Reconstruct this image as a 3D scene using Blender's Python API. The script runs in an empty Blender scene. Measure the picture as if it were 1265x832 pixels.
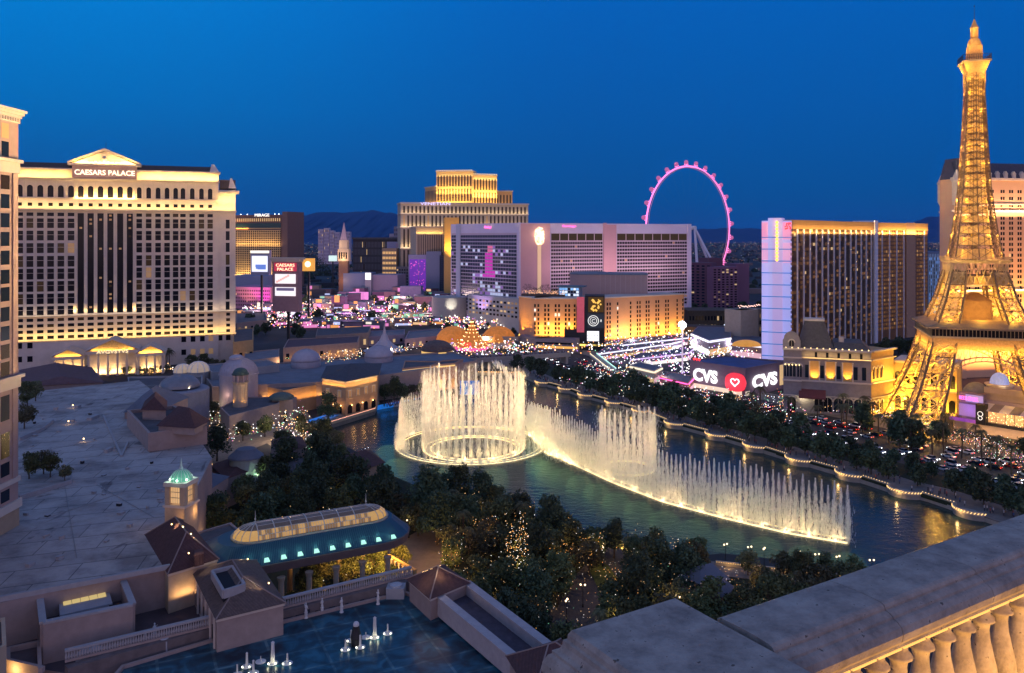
import bpy,bmesh,math,random
from mathutils import Vector,Matrix
PI = math.pi
R = math.radians
random.seed(7)
rnd = random.random
uni = random.uniform
scene = bpy.context.scene
COL = scene.collection
# ------------------------------------------------------------------ camera
CAMZ,HY,FPX = 75.0,294.0,1000.0
cam_d = bpy.data.cameras.new('camera')
cam = bpy.data.objects.new('camera',cam_d)
COL.objects.link(cam)
cam.location = (0,0,CAMZ)
cam.rotation_euler = (R(90),0,0)
cam_d.sensor_width = 36.0
cam_d.lens = 36.0 * FPX / 1265.0
cam_d.shift_y = -(416.0 - HY) / 1265.0
cam_d.clip_start = 0.05
cam_d.clip_end = 60000
scene.camera = cam
# ------------------------------------------------------------------ dusk sky
world = bpy.data.worlds.new('World')
scene.world = world
world.use_nodes = True
wn,wl = world.node_tree.nodes,world.node_tree.links
wn.clear()
def N(nodes,kind,**kw):
 n = nodes.new(kind)
 for k,v in kw.items():
  setattr(n,k,v)
 return n
def ramp(nodes,stops,interp='LINEAR'):
 r = nodes.new('ShaderNodeValToRGB')
 r.color_ramp.interpolation = interp
 while len(r.color_ramp.elements) < len(stops):
  r.color_ramp.elements.new(0.5)
 for e,(p,c) in zip(r.color_ramp.elements,stops):
  e.position = p
  e.color = (c[0],c[1],c[2],1)
 return r
tc = N(wn,'ShaderNodeTexCoord')
sx = N(wn,'ShaderNodeSeparateXYZ')
wl.new(tc.outputs['Generated'],sx.inputs[0])
rr = ramp(wn,[(0.0,(.002,.062,.25)),(.05,(.0,.074,.29)),(.15,(0.0,.088,.37)),(.29,(0.0,.106,.46)),(.5,(.07,.16,.44)),(1.0,(.17,.215,.44))])
rl = ramp(wn,[(0.0,(.004,.068,.26)),(.05,(.002,.080,.30)),(.15,(0.0,.140,.47)),(.29,(0.0,.200,.64)),(.5,(.08,.21,.53)),(1.0,(.17,.215,.44))])
wl.new(sx.outputs['Z'],rr.inputs[0])
wl.new(sx.outputs['Z'],rl.inputs[0])
mx = N(wn,'ShaderNodeMapRange',interpolation_type='SMOOTHSTEP')
mx.inputs['From Min'].default_value = -0.55
mx.inputs['From Max'].default_value = 0.12
wl.new(sx.outputs['X'],mx.inputs['Value'])
mixs = N(wn,'ShaderNodeMix',data_type='RGBA')
wl.new(mx.outputs[0],mixs.inputs[0])
wl.new(rl.outputs[0],mixs.inputs[6])
wl.new(rr.outputs[0],mixs.inputs[7])
# afterglow of the set sun, behind the camera
mw = N(wn,'ShaderNodeMapRange',interpolation_type='SMOOTHSTEP')
mw.inputs['From Min'].default_value = -0.02
mw.inputs['From Max'].default_value = -0.8
wl.new(sx.outputs['Y'],mw.inputs['Value'])
rg = ramp(wn,[(0.0,(1.35,.80,.62)),(.14,(1.05,.66,.56)),(.34,(.30,.24,.28)),(.6,(.02,.02,.03)),(1.0,(0,0,0))])
wl.new(sx.outputs['Z'],rg.inputs[0])
mg = N(wn,'ShaderNodeMix',data_type='RGBA',blend_type='ADD')
wl.new(mw.outputs[0],mg.inputs[0])
wl.new(mixs.outputs[2],mg.inputs[6])
wl.new(rg.outputs[0],mg.inputs[7])
bg = N(wn,'ShaderNodeBackground')
bg.inputs['Strength'].default_value = 1.0
wl.new(mg.outputs[2],bg.inputs['Color'])
# the physical sky of a sun just below the west horizon adds its own faint share
sky = N(wn,'ShaderNodeTexSky',sky_type='NISHITA')
sky.sun_disc = False
sky.sun_elevation = R(0.5)
sky.sun_rotation = R(180)
bg2 = N(wn,'ShaderNodeBackground')
bg2.inputs['Strength'].default_value = 0.05
wl.new(sky.outputs[0],bg2.inputs['Color'])
bg2.inputs['Strength'].default_value = 0.001
ads = N(wn,'ShaderNodeAddShader')
wl.new(bg.outputs[0],ads.inputs[0])
wl.new(bg2.outputs[0],ads.inputs[1])
wo = N(wn,'ShaderNodeOutputWorld')
wl.new(ads.outputs[0],wo.inputs[0])
vs = scene.view_settings
vs.view_transform = 'Standard'
vs.look = 'None'
vs.exposure = 0.10
vs.gamma = 1.0
vs.use_curve_mapping = False
cy = scene.cycles
cy.use_denoising = True
cy.max_bounces = 5
cy.diffuse_bounces = 2
cy.glossy_bounces = 3
cy.transmission_bounces = 3
cy.transparent_max_bounces = 8
cy.sample_clamp_indirect = 3.0
cy.sample_clamp_direct = 0.0
cy.caustics_reflective = False
cy.caustics_refractive = False
cy.use_light_tree = True
# ------------------------------------------------------------------ picture point -> place
def G(px,py,z=0.0):
 d = (CAMZ - z) * 1000.0 / (py - HY)
 return Vector(((px - 632.5) * d / 1000.0,d,z))
def V(px,py,d):
 return Vector(((px - 632.5) * d / 1000.0,d,CAMZ - (py - HY) * d / 1000.0))
def zat(py,d):
 return CAMZ - (py - HY) * d / 1000.0
# ------------------------------------------------------------------ materials
MATS = {}
def mat(name,col,rough=.8,metal=0.0,var=.15,scale=.5,bump=0.0,bscale=8.0,spec=.3,extra=None,emit=None,estr=0.0,sample=False,trans=0.0,wear=None):
 if name in MATS:
  return MATS[name]
 m = bpy.data.materials.new(name)
 m.use_nodes = True
 nt = m.node_tree
 n,l = nt.nodes,nt.links
 b = n['Principled BSDF']
 b.inputs['Roughness'].default_value = rough
 b.inputs['Metallic'].default_value = metal
 b.inputs['Specular IOR Level'].default_value = spec
 b.inputs['Base Color'].default_value = (*col,1)
 if trans:
  b.inputs['Transmission Weight'].default_value = trans
 if var > 0:
  t = N(n,'ShaderNodeTexCoord')
  nz = N(n,'ShaderNodeTexNoise')
  nz.inputs['Scale'].default_value = scale
  nz.inputs['Detail'].default_value = 5
  nz.inputs['Roughness'].default_value = .65
  l.new(t.outputs['Object'],nz.inputs['Vector'])
  hi = tuple(min(1,c * (1 + var)) for c in col)
  lo = tuple(c * (1 - var) for c in col)
  rp = ramp(n,[(.32,lo),(.68,hi)])
  l.new(nz.outputs['Fac'],rp.inputs[0])
  out = rp.outputs[0]
  if wear:
   nz2 = N(n,'ShaderNodeTexNoise')
   nz2.inputs['Scale'].default_value = wear[0]
   nz2.inputs['Detail'].default_value = 6
   nz2.inputs['Roughness'].default_value = .7
   nz2.inputs['Distortion'].default_value = wear[3] if len(wear) > 3 else 0
   l.new(t.outputs['Object'],nz2.inputs['Vector'])
   r2 = ramp(n,[(wear[1],(1,1,1)),(wear[1] + .05,wear[2])])
   l.new(nz2.outputs['Fac'],r2.inputs[0])
   mm = N(n,'ShaderNodeMix',data_type='RGBA',blend_type='MULTIPLY')
   mm.inputs[0].default_value = 1
   l.new(out,mm.inputs[6])
   l.new(r2.outputs[0],mm.inputs[7])
   out = mm.outputs[2]
  l.new(out,b.inputs['Base Color'])
 if bump > 0:
  t2 = N(n,'ShaderNodeTexCoord')
  nb = N(n,'ShaderNodeTexNoise')
  nb.inputs['Scale'].default_value = bscale
  nb.inputs['Detail'].default_value = 4
  l.new(t2.outputs['Object'],nb.inputs['Vector'])
  bp = N(n,'ShaderNodeBump')
  bp.inputs['Strength'].default_value = bump
  bp.inputs['Distance'].default_value = .1
  l.new(nb.outputs['Fac'],bp.inputs['Height'])
  l.new(bp.outputs[0],b.inputs['Normal'])
 if emit:
  b.inputs['Emission Color'].default_value = (*emit,1)
  b.inputs['Emission Strength'].default_value = estr
 m.cycles.emission_sampling = 'AUTO' if sample else 'NONE'
 if extra:
  extra(m,b,n,l)
 MATS[name] = m
 return m
def glow(name,col,s,sample=False):
 """something that gives off light"""
 return mat(name,tuple(min(.8,c * .5) for c in col),.6,var=0,emit=col,estr=s,sample=sample)
def tiles(scale,col2,axis='X',bumpy=.5):
 """clay roof tiles: ribs running down the slope, seen along the object's axis"""
 def f(m,b,n,l):
  t = N(n,'ShaderNodeTexCoord')
  w = N(n,'ShaderNodeTexWave',wave_type='BANDS',bands_direction=axis)
  w.inputs['Scale'].default_value = scale
  w.inputs['Distortion'].default_value = .3
  l.new(t.outputs['Object'],w.inputs['Vector'])
  bp = N(n,'ShaderNodeBump')
  bp.inputs['Strength'].default_value = bumpy
  bp.inputs['Distance'].default_value = .3
  l.new(w.outputs['Fac'],bp.inputs['Height'])
  l.new(bp.outputs[0],b.inputs['Normal'])
  nz = N(n,'ShaderNodeTexNoise')
  nz.inputs['Scale'].default_value = 1.5
  l.new(t.outputs['Object'],nz.inputs['Vector'])
  base = b.inputs['Base Color'].default_value[:3]
  r1 = ramp(n,[(.3,tuple(c * .6 for c in base)),(.7,base)])
  l.new(nz.outputs['Fac'],r1.inputs[0])
  m2 = N(n,'ShaderNodeMix',data_type='RGBA')
  r2 = ramp(n,[(.35,(1,1,1)),(.65,(0,0,0))])
  l.new(w.outputs['Fac'],r2.inputs[0])
  l.new(r2.outputs[0],m2.inputs[0])
  l.new(r1.outputs[0],m2.inputs[6])
  m2.inputs[7].default_value = (*col2,1)
  l.new(m2.outputs[2],b.inputs['Base Color'])
 return f
# ------------------------------------------------------------------ mesh building
class MB:
 def __init__(s):
  s.v,s.f,s.mi,s.cur = [],[],[],0
 def add(s,vs_,fs):
  k = len(s.v)
  s.v += [tuple(p) for p in vs_]
  for f in fs:
   s.f.append(tuple(k + i for i in f))
   s.mi.append(s.cur)
  return s
 def hexa(s,p):
  return s.add(p,[(0,3,2,1),(4,5,6,7),(0,1,5,4),(1,2,6,5),(2,3,7,6),(3,0,4,7)])
 def box(s,x0,x1,y0,y1,z0,z1):
  return s.hexa([(x0,y0,z0),(x1,y0,z0),(x1,y1,z0),(x0,y1,z0),(x0,y0,z1),(x1,y0,z1),(x1,y1,z1),(x0,y1,z1)])
 def fbox(s,fc,u0,u1,z0,z1,o0,o1):
  """box on a facade: along, up, outwards"""
  P = fc.pt
  return s.hexa([P(u0,z0,o1),P(u1,z0,o1),P(u1,z0,o0),P(u0,z0,o0),P(u0,z1,o1),P(u1,z1,o1),P(u1,z1,o0),P(u0,z1,o0)])
 def prism(s,poly,z0,z1,poly2=None):
  n = len(poly)
  q = poly2 or poly
  vs_ = [(p[0],p[1],z0) for p in poly] + [(p[0],p[1],z1) for p in q]
  fs = [tuple(range(n))[::-1],tuple(range(n,2 * n))] + [(i,(i + 1) % n,n + (i + 1) % n,n + i) for i in range(n)]
  return s.add(vs_,fs)
 def bar(s,a,b,w,w2=None,n=4):
  """square or round bar from a to b"""
  a,b = Vector(a),Vector(b)
  d = b - a
  if d.length < 1e-6:
   return s
  d.normalize()
  up = Vector((0,0,1)) if abs(d.z) < .95 else Vector((1,0,0))
  x = d.cross(up).normalized()
  y = d.cross(x)
  w2 = w if w2 is None else w2
  ring = []
  for c,r in ((a,w),(b,w2)):
   for i in range(n):
    t = 2 * PI * (i + .5) / n
    ring.append(c + x * math.cos(t) * r + y * math.sin(t) * r)
  fs = [(i,(i + 1) % n,n + (i + 1) % n,n + i) for i in range(n)] + [tuple(range(n))[::-1],tuple(range(n,2 * n))]
  return s.add(ring,fs)
 def lathe(s,c,prof,n=20,a0=0,a1=2 * PI,sx=1,sy=1,rot=0):
  """prof: list of (radius, z) from bottom to top"""
  full = abs(a1 - a0 - 2 * PI) < 1e-6
  m = n if full else n + 1
  vs_ = []
  for r,z in prof:
   for i in range(m):
    t = a0 + (a1 - a0) * i / n
    x,y = r * math.cos(t) * sx,r * math.sin(t) * sy
    vs_.append((c[0] + x * math.cos(rot) - y * math.sin(rot),c[1] + x * math.sin(rot) + y * math.cos(rot),c[2] + z))
  fs = []
  for j in range(len(prof) - 1):
   for i in range(n):
    k = (i + 1) % m if full else i + 1
    fs.append((j * m + i,j * m + k,(j + 1) * m + k,(j + 1) * m + i))
  if full:
   if prof[0][0] > 1e-3:
    fs.append(tuple(range(m))[::-1])
   if prof[-1][0] > 1e-3:
    fs.append(tuple((len(prof) - 1) * m + i for i in range(m)))
  return s.add(vs_,fs)
 def dome(s,c,r,h,n=24,k=7,sx=1,sy=1,rot=0):
  return s.lathe(c,[(r * math.cos(PI / 2 * i / k),h * math.sin(PI / 2 * i / k)) for i in range(k)] + [(0.001,h)],n,sx=sx,sy=sy,rot=rot)
 def ball(s,c,r,n=8,k=5,h=None):
  h = h or r
  return s.lathe(c,[(max(.0005,r * math.sin(PI * i / k)),-h * math.cos(PI * i / k)) for i in range(k + 1)],n)
 def octa(s,c,r):
  x,y,z = c
  return s.add([(x + r,y,z),(x,y + r,z),(x - r,y,z),(x,y - r,z),(x,y,z + r),(x,y,z - r)],
      [(0,1,4),(1,2,4),(2,3,4),(3,0,4),(1,0,5),(2,1,5),(3,2,5),(0,3,5)])
 def hip(s,q,z,h,ov=.6,ridge=.5):
  """hip roof on the quad q (xy corners), eave height z"""
  q = [Vector((p[0],p[1])) for p in q]
  c = sum(q,Vector((0,0))) / 4
  q = [p + (p - c).normalized() * ov for p in q]
  e0,e1 = (q[1] - q[0]).length,(q[2] - q[1]).length
  if e0 >= e1:
   a,b = (q[0] + q[3]) / 2,(q[1] + q[2]) / 2
   fs = [(0,1,5,4),(1,2,5),(2,3,4,5),(3,0,4)]
  else:
   a,b = (q[0] + q[1]) / 2,(q[2] + q[3]) / 2
   fs = [(0,1,4),(1,2,5,4),(2,3,5),(3,0,4,5)]
  a2,b2 = a.lerp(b,.5 - ridge / 2),a.lerp(b,.5 + ridge / 2)
  vs_ = [(p.x,p.y,z) for p in q] + [(a2.x,a2.y,z + h),(b2.x,b2.y,z + h)]
  return s.add(vs_,fs + [(3,2,1,0)])
 def build(s,name,mats,parent=None,base=None,smooth=False):
  me = bpy.data.meshes.new(name)
  if parent is not None:
   base = BASE[parent.name]
  b = Vector(base) if base is not None else Vector((0,0,0))
  me.from_pydata([(p[0] - b.x,p[1] - b.y,p[2] - b.z) for p in s.v],[],s.f)
  mats = mats if isinstance(mats,(list,tuple)) else [mats]
  for m in mats:
   me.materials.append(m)
  if len(mats) > 1:
   me.polygons.foreach_set('material_index',s.mi)
  if smooth:
   me.polygons.foreach_set('use_smooth',[True] * len(me.polygons))
  me.update()
  o = bpy.data.objects.new(name,me)
  COL.objects.link(o)
  if parent is not None:
   o.parent = parent
   BASE[o.name] = Vector(b)
  else:
   o.location = b
   BASE[o.name] = Vector(b)
  return o
BASE = {}
def tag(o,label=None,cat=None,group=None,kind=None):
 if label: o['label'] = label
 if cat: o['category'] = cat
 if group: o['group'] = group
 if kind: o['kind'] = kind
 return o
def thing(name,label,cat,loc,group=None):
 o = bpy.data.objects.new(name,None)
 o.empty_display_size = .5
 COL.objects.link(o)
 o.location = Vector((loc[0],loc[1],loc[2] if len(loc) > 2 else 0))
 BASE[o.name] = Vector(o.location)
 return tag(o,label,cat,group)
def kids(o):
 return [c for c in o.children]
def dup(root,loc,rz=0.0,sc=1.0,label=None,group=None,sz=None):
 def cp(o,par):
  c = o.copy()
  COL.objects.link(c)
  c.parent = par
  for k in list(o.children):
   cp(k,c)
  return c
 r = cp(root,None)
 r.location = loc
 r.rotation_euler = (0,0,rz)
 r.scale = (sc,sc,sz if sz else sc)
 if label: r['label'] = label
 if group: r['group'] = group
 return r
def purge(root):
 for c in list(root.children):
  purge(c)
 bpy.data.objects.remove(root)
class Face:
 """a vertical plane in the scene, with helpers to find where a seen point lies on it"""
 def __init__(s,p0,p1):
  s.p0 = Vector((p0[0],p0[1]))
  s.p1 = Vector((p1[0],p1[1]))
  s.L = (s.p1 - s.p0).length
  s.t = (s.p1 - s.p0).normalized()
  n = Vector((s.t.y,-s.t.x))
  mid = (s.p0 + s.p1) / 2
  s.n = n if n.dot(-mid) > 0 else -n
  s.flip = n.dot(-mid) <= 0
 def pt(s,u,z,o=0.0):
  p = s.p0 + s.t * u + s.n * o
  return Vector((p.x,p.y,z))
 def u(s,px):
  k = (px - 632.5) / 1000.0
  # p0 + t*u has x = k*y
  return (k * s.p0.y - s.p0.x) / (s.t.x - k * s.t.y)
 def y(s,px):
  return s.p0.y + s.t.y * s.u(px)
 def z(s,px,py):
  return zat(py,s.y(px))
def pxface(px0,d0,px1,d1):
 return Face(((px0 - 632.5) * d0 / 1000,d0),((px1 - 632.5) * d1 / 1000,d1))
# ------------------------------------------------------------------ windows
WBOX = {}
def unit_box(m):
 if m.name not in WBOX:
  b = MB().box(-.5,.5,-.5,.5,0,1)
  me = bpy.data.meshes.new('window')
  me.from_pydata(b.v,[],b.f)
  me.materials.append(m)
  WBOX[m.name] = me
 return WBOX[m.name]
class Wins:
 """windows of one thing: the first hundred (nearest) each a part, the rest one part"""
 def __init__(s,parent,name='window',cap=100):
  s.p,s.name,s.cap,s.w = parent,name,cap,[]
 def add(s,fc,u,z,w,h,m,out=.06,th=.25):
  s.w.append((fc,u,z,w,h,m,out,th))
 def grid(s,fc,us,zs,w,h,pick,out=.06,th=.25,skip=None):
  for u in us:
   for z in zs:
    if skip and skip(u,z):
     continue
    s.add(fc,u,z,w,h,pick(),out,th)
 def finish(s):
  s.w.sort(key=lambda a: a[0].pt(a[1],a[2]).length - (8 if a[5].name.startswith('lit') else 0))
  base = BASE[s.p.name]
  for k,(fc,u,z,w,h,m,out,th) in enumerate(s.w[:s.cap]):
   o = bpy.data.objects.new(s.name,unit_box(m))
   COL.objects.link(o)
   o.parent = s.p
   o.location = fc.pt(u,z,out - th / 2) - base
   o.rotation_euler = (0,0,math.atan2(fc.t.y,fc.t.x))
   o.scale = (w,th,h)
  rest = s.w[s.cap:]
  if rest:
   b = MB()
   ms = []
   for (fc,u,z,w,h,m,out,th) in rest:
    if m not in ms: ms.append(m)
    b.cur = ms.index(m)
    b.fbox(fc,u - w / 2,u + w / 2,z,z + h,out - th,out)
   o = b.build('window_pattern' if s.name == 'window' else s.name,ms,s.p)
   o.name = s.name + '_field'
   o['kind'] = 'stuff'
def lin(a,b,n):
 return [a + (b - a) * (i + .5) / n for i in range(n)]
# ------------------------------------------------------------------ lamps
def orient(o,d,x=None):
 z = -Vector(d).normalized()
 if x is None:
  x = Vector((0,0,1)).cross(z)
  if x.length < 1e-3: x = Vector((1,0,0))
 x = Vector(x)
 x = (x - z * x.dot(z)).normalized()
 y = z.cross(x)
 m = Matrix((x,y,z)).transposed().to_4x4()
 m.translation = o.location
 o.matrix_world = m
def lamp(kind,loc,e,col,d=None,x=None,size=.5,sy=None,spot=60,blend=.6,parent=None,name='lamp',shadow=True,lin_=False):
 ld = bpy.data.lights.new(name,kind)
 ld.energy = e
 ld.color = col
 ld.use_shadow = shadow
 if kind == 'AREA':
  ld.shape = 'RECTANGLE'
  ld.size = size
  ld.size_y = sy or size
 else:
  ld.shadow_soft_size = size
 if lin_:
  ld.use_nodes = True
  nn_ = ld.node_tree.nodes
  em = nn_.get('Emission') or nn_.new('ShaderNodeEmission')
  lf = nn_.new('ShaderNodeLightFalloff')
  lf.inputs['Strength'].default_value = 1.0
  ld.node_tree.links.new(lf.outputs['Linear'],em.inputs['Strength'])
 if kind == 'SPOT':
  ld.spot_size = R(spot)
  ld.spot_blend = blend
 o = bpy.data.objects.new(name,ld)
 COL.objects.link(o)
 o.location = loc
 if d is not None:
  orient(o,d,x)
 if parent is not None:
  b = BASE[parent.name]
  m = o.matrix_world.copy() if d is not None else Matrix.Translation(Vector(loc))
  o.parent = parent
  o.matrix_parent_inverse = Matrix.Identity(4)
  m.translation = Vector(loc) - b
  o.matrix_local = m
 return o
def strip(fc,u0,u1,z,out,e,col,parent=None,tilt=.5,w=.8,down=False):
 """a row of uplights along a ledge"""
 d = Vector((-fc.n.x * tilt,-fc.n.y * tilt,-1 if down else 1))
 return lamp('AREA',fc.pt((u0 + u1) / 2,z,out),e,col,d,(fc.t.x,fc.t.y,0),abs(u1 - u0),w,parent=parent,name='uplight')
FONT = None
def text(s,fc,uc,z,h,m,parent,out=.3,width=None,th=.25,name='lettering',bold=0.0,n3=None):
 cu = bpy.data.curves.new(name,'FONT')
 cu.body = s
 cu.size = 1
 cu.extrude = th / 2 / h
 cu.offset = bold
 cu.resolution_u = 3
 cu.align_x = 'CENTER'
 o0 = bpy.data.objects.new(name + '_tmp',cu)
 COL.objects.link(o0)
 dg = bpy.context.evaluated_depsgraph_get()
 me = bpy.data.meshes.new_from_object(o0.evaluated_get(dg))
 bpy.data.objects.remove(o0)
 xs = [v.co.x for v in me.vertices]
 ys = [v.co.y for v in me.vertices]
 x0,x1,y0,y1 = min(xs),max(xs),min(ys),max(ys)
 sc = h / (y1 - y0)
 sw = (width / (x1 - x0)) if width else sc
 me.transform(Matrix.Translation((-(x0 + x1) / 2,-y0,0)))
 me.transform(Matrix.Diagonal((sw,sc,sc,1)))
 me.materials.clear()
 me.materials.append(m)
 o = bpy.data.objects.new(name,me)
 COL.objects.link(o)
 t = Vector((fc.t.x,fc.t.y,0))
 n = Vector((fc.n.x,fc.n.y,0))
 if fc.flip: t = -t
 mw_ = Matrix((t,Vector((0,0,1)),n)).transposed().to_4x4()
 p = fc.pt(uc,z,out)
 mw_.translation = p - (BASE[parent.name] if parent else Vector((0,0,0)))
 if parent: o.parent = parent
 o.matrix_local = mw_
 return o
# ------------------------------------------------------------------ common materials
WARM = (1.0,.62,.22)
GOLD = (1.0,.55,.12)
CREAM = (1.0,.78,.48)
glass_dark = mat('dark_window_glass',(.008,.008,.012),.15,var=0,spec=.18)
glass_blue = mat('blue_window_glass',(.012,.02,.035),.12,var=0,spec=.22)
glass_amber = mat('dim_amber_window',(.02,.014,.01),.2,var=0,spec=.2,emit=(1,.55,.2),estr=.022)
lit_warm = glow('lit_window_warm',(1,.66,.30),.5)
lit_dim = glow('lit_window_dim',(1,.6,.28),.12)
lit_white = glow('lit_window_white',(.95,.9,.8),.9)
bulb_warm = glow('warm_bulb',(1,.62,.25),6)
bulb_warm_soft = glow('warm_bulb_soft',(1,.62,.25),1.6)
bulb_white = glow('white_bulb',(.95,.95,1),6)
bulb_gold = glow('gold_bulb',(1,.72,.3),3)
neon_pink = glow('pink_neon',(1,.12,.45),2.2)
neon_red = glow('red_neon',(1,.05,.06),1.6)
white_sign = glow('white_sign_face',(.95,.95,1),1.1)
cream_wall = mat('cream_render_wall',(.62,.53,.46),.85,var=.08,scale=.2)
cream_trim = mat('cream_stone_trim',(.60,.52,.44),.8,var=.06,scale=.3)
tan_wall = mat('tan_render_wall',(.42,.30,.20),.85,var=.1,scale=.2)
pink_wall = mat('pink_render_wall',(.50,.34,.30),.85,var=.08,scale=.15)
conc = mat('pale_concrete',(.32,.31,.31),.9,var=.12,scale=.15)
dark_roof = mat('dark_roofing',(.11,.10,.105),.9,var=.2,scale=.3)
slate_roof = mat('slate_blue_roofing',(.13,.14,.17),.7,var=.15,scale=.3)
metal_dark = mat('dark_metal',(.04,.04,.045),.5,.6,var=.1)
white_paint = mat('white_paint',(.75,.75,.75),.5,var=.04)
maroon_tile = mat('maroon_clay_tile',(.16,.08,.075),.85,var=0,extra=tiles(1.6,(.07,.035,.035)))
brown_tile = mat('brown_clay_tile',(.24,.17,.14),.85,var=0,extra=tiles(1.6,(.08,.055,.05)))
def pickw(pl=.05,pd=.12,pa=.15,base=None):
 def f():
  r = rnd()
  if r < pl: return lit_warm
  if r < pl + pd: return lit_dim
  if r < pl + pd + pa: return glass_amber
  return base or glass_dark
 return f
# ================================================================== THE SETTING
WZ = -1.2
def Gw(px,py):
 return G(px,py,WZ)
# lake outline (seen points on the water, then the parts hidden by trees)
EAST = [(560,463.5),(600,464),(640,464.5),(664,475),(694,483),(718,491),(751,500),(785,510),(828,527),(879,541),(926,555),(980,572),(1042,590),(1096,608),(1145,620),(1188,635),(1265,662)]
east_w = [Gw(*p) for p in EAST]
last = east_w[-1]
south = [Vector((140,172,WZ)),Gw(1130,716),Gw(1066,709),Gw(980,700),Gw(892,690),Gw(800,700),Gw(720,672),Gw(640,640),Gw(575,628),Gw(500,600),Gw(462,585)]
west = [Gw(440,562),Gw(405,545),Gw(380,528),Gw(410,518),Gw(463,506),Gw(508,500),Gw(531,494),Gw(556,482)]
lake = [p.copy() for p in east_w + south + west]
def sheet_with_hole(name,outer,hole,z,m):
 bm = bmesh.new()
 edges = []
 for loop in (outer,hole):
  vs_ = [bm.verts.new((p[0],p[1],z)) for p in loop]
  for i in range(len(vs_)):
   edges.append(bm.edges.new((vs_[i],vs_[(i + 1) % len(vs_)])))
 bmesh.ops.triangle_fill(bm,edges=edges,use_beauty=True,use_dissolve=False)
 for f in bm.faces:
  if f.normal.z < 0: f.normal_flip()
 me = bpy.data.meshes.new(name)
 bm.to_mesh(me)
 bm.free()
 me.materials.append(m)
 o = bpy.data.objects.new(name,me)
 COL.objects.link(o)
 o['kind'] = 'structure'
 return o
ground_m = mat('desert_city_ground',(.045,.042,.045),.95,var=.35,scale=.03)
ground = sheet_with_hole('ground',[(-40000,-2000),(40000,-2000),(40000,45000),(-40000,45000)],lake,0.0,ground_m)
def water_extra(m,b,n,l):
 t = N(n,'ShaderNodeTexCoord')
 mp = N(n,'ShaderNodeMapping')
 mp.inputs['Scale'].default_value = (.55,1.0,1)
 mp.inputs['Rotation'].default_value = (0,0,R(20))
 l.new(t.outputs['Object'],mp.inputs[0])
 a = N(n,'ShaderNodeTexNoise'); a.inputs['Scale'].default_value = .55; a.inputs['Detail'].default_value = 5; a.inputs['Roughness'].default_value = .6
 a.inputs['Distortion'].default_value = .6
 l.new(mp.outputs[0],a.inputs['Vector'])
 bp = N(n,'ShaderNodeBump'); bp.inputs['Strength'].default_value = .5; bp.inputs['Distance'].default_value = .3
 l.new(a.outputs['Fac'],bp.inputs['Height'])
 l.new(bp.outputs[0],b.inputs['Normal'])
 b.inputs['IOR'].default_value = 1.33
water_m = mat('lake_water',(.016,.040,.036),.19,var=0,spec=.5,extra=water_extra)
mbw = MB()
mbw.add([(p.x,p.y,WZ) for p in lake],[tuple(range(len(lake)))])
water = mbw.build('lake_water',water_m)
water['kind'] = 'structure'
bmw = bmesh.new(); bmw.from_mesh(water.data)
bmesh.ops.triangulate(bmw,faces=bmw.faces)
for f in bmw.faces:
 if f.normal.z < 0: f.normal_flip()
bmw.to_mesh(water.data); bmw.free()
# lake wall
wall_m = mat('lake_wall_stone',(.30,.27,.24),.85,var=.15,scale=.6)
b = MB()
cen = sum(lake,Vector((0,0,0))) / len(lake)
for i in range(len(lake)):
 p,q = lake[i],lake[(i + 1) % len(lake)]
 b.add([(p.x,p.y,WZ - .5),(q.x,q.y,WZ - .5),(q.x,q.y,.02),(p.x,p.y,.02)],[(0,1,2,3)])
o = b.build('shore_wall',wall_m); o['kind'] = 'structure'
# roads and pavements
asphalt = mat('asphalt',(.05,.048,.05),.8,var=.2,scale=.4)
paving = mat('pale_paving',(.20,.17,.15),.9,var=.18,scale=.5)
paint_m = mat('road_paint',(.7,.7,.66),.6,var=.1)
def offs(line,d):
 out = []
 for i,p in enumerate(line):
  a = line[max(0,i - 1)]
  c = line[min(len(line) - 1,i + 1)]
  t = Vector((c[0] - a[0],c[1] - a[1])).normalized()
  out.append((p[0] + t.y * -d,p[1] + t.x * d))
 return out
def ribbon(name,line,w0,w1,z,m,h=0.0):
 a,c = offs(line,w0),offs(line,w1)
 b = MB()
 n = len(line)
 vs_ = [(p[0],p[1],z) for p in a] + [(p[0],p[1],z) for p in c]
 fs = [(i,i + 1,n + i + 1,n + i) for i in range(n - 1)]
 if h:
  vs_ += [(p[0],p[1],z - h) for p in a] + [(p[0],p[1],z - h) for p in c]
  fs += [(i,i + 1,2 * n + i + 1,2 * n + i) for i in range(n - 1)] + [(n + i,n + i + 1,3 * n + i + 1,3 * n + i) for i in range(n - 1)]
 b.add(vs_,fs)
 o = b.build(name,m)
 o['kind'] = 'structure'
 return o
shore = [(p.x,p.y) for p in east_w[2:]] + [(140,172)]
shore_ext = [(-60,620),(-25,520)] + shore + [(150,120)]
# shore runs away from the bridge towards the camera; its left hand side (positive) lies to the east
ribbon('promenade',shore_ext,0.3,13,.12,paving,.12)
ribbon('boulevard_road',shore_ext,27,62,.006,asphalt)
ribbon('boulevard_pavement',shore_ext,66,80,.13,paving,.13)
ribbon('planted_verge',shore_ext,13.5,26.5,.10,mat('dark_planting_soil',(.03,.035,.02),.95,var=.3,scale=.5),.1)
b = MB()
mid = offs(shore_ext,44)
for lane in (34,38.5,50.5,55):
 ln = offs(shore_ext,lane)
 for i in range(len(ln) - 1):
  a,c = Vector((*ln[i],.011)),Vector((*ln[i + 1],.011))
  L = (c - a).length
  t = (c - a) / L
  nn = Vector((-t.y,t.x,0)) * .09
  k = 0
  while k < L - 3:
   p,q = a + t * k,a + t * (k + 3)
   b.add([p - nn,q - nn,q + nn,p + nn],[(0,1,2,3)])
   k += 9
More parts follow.
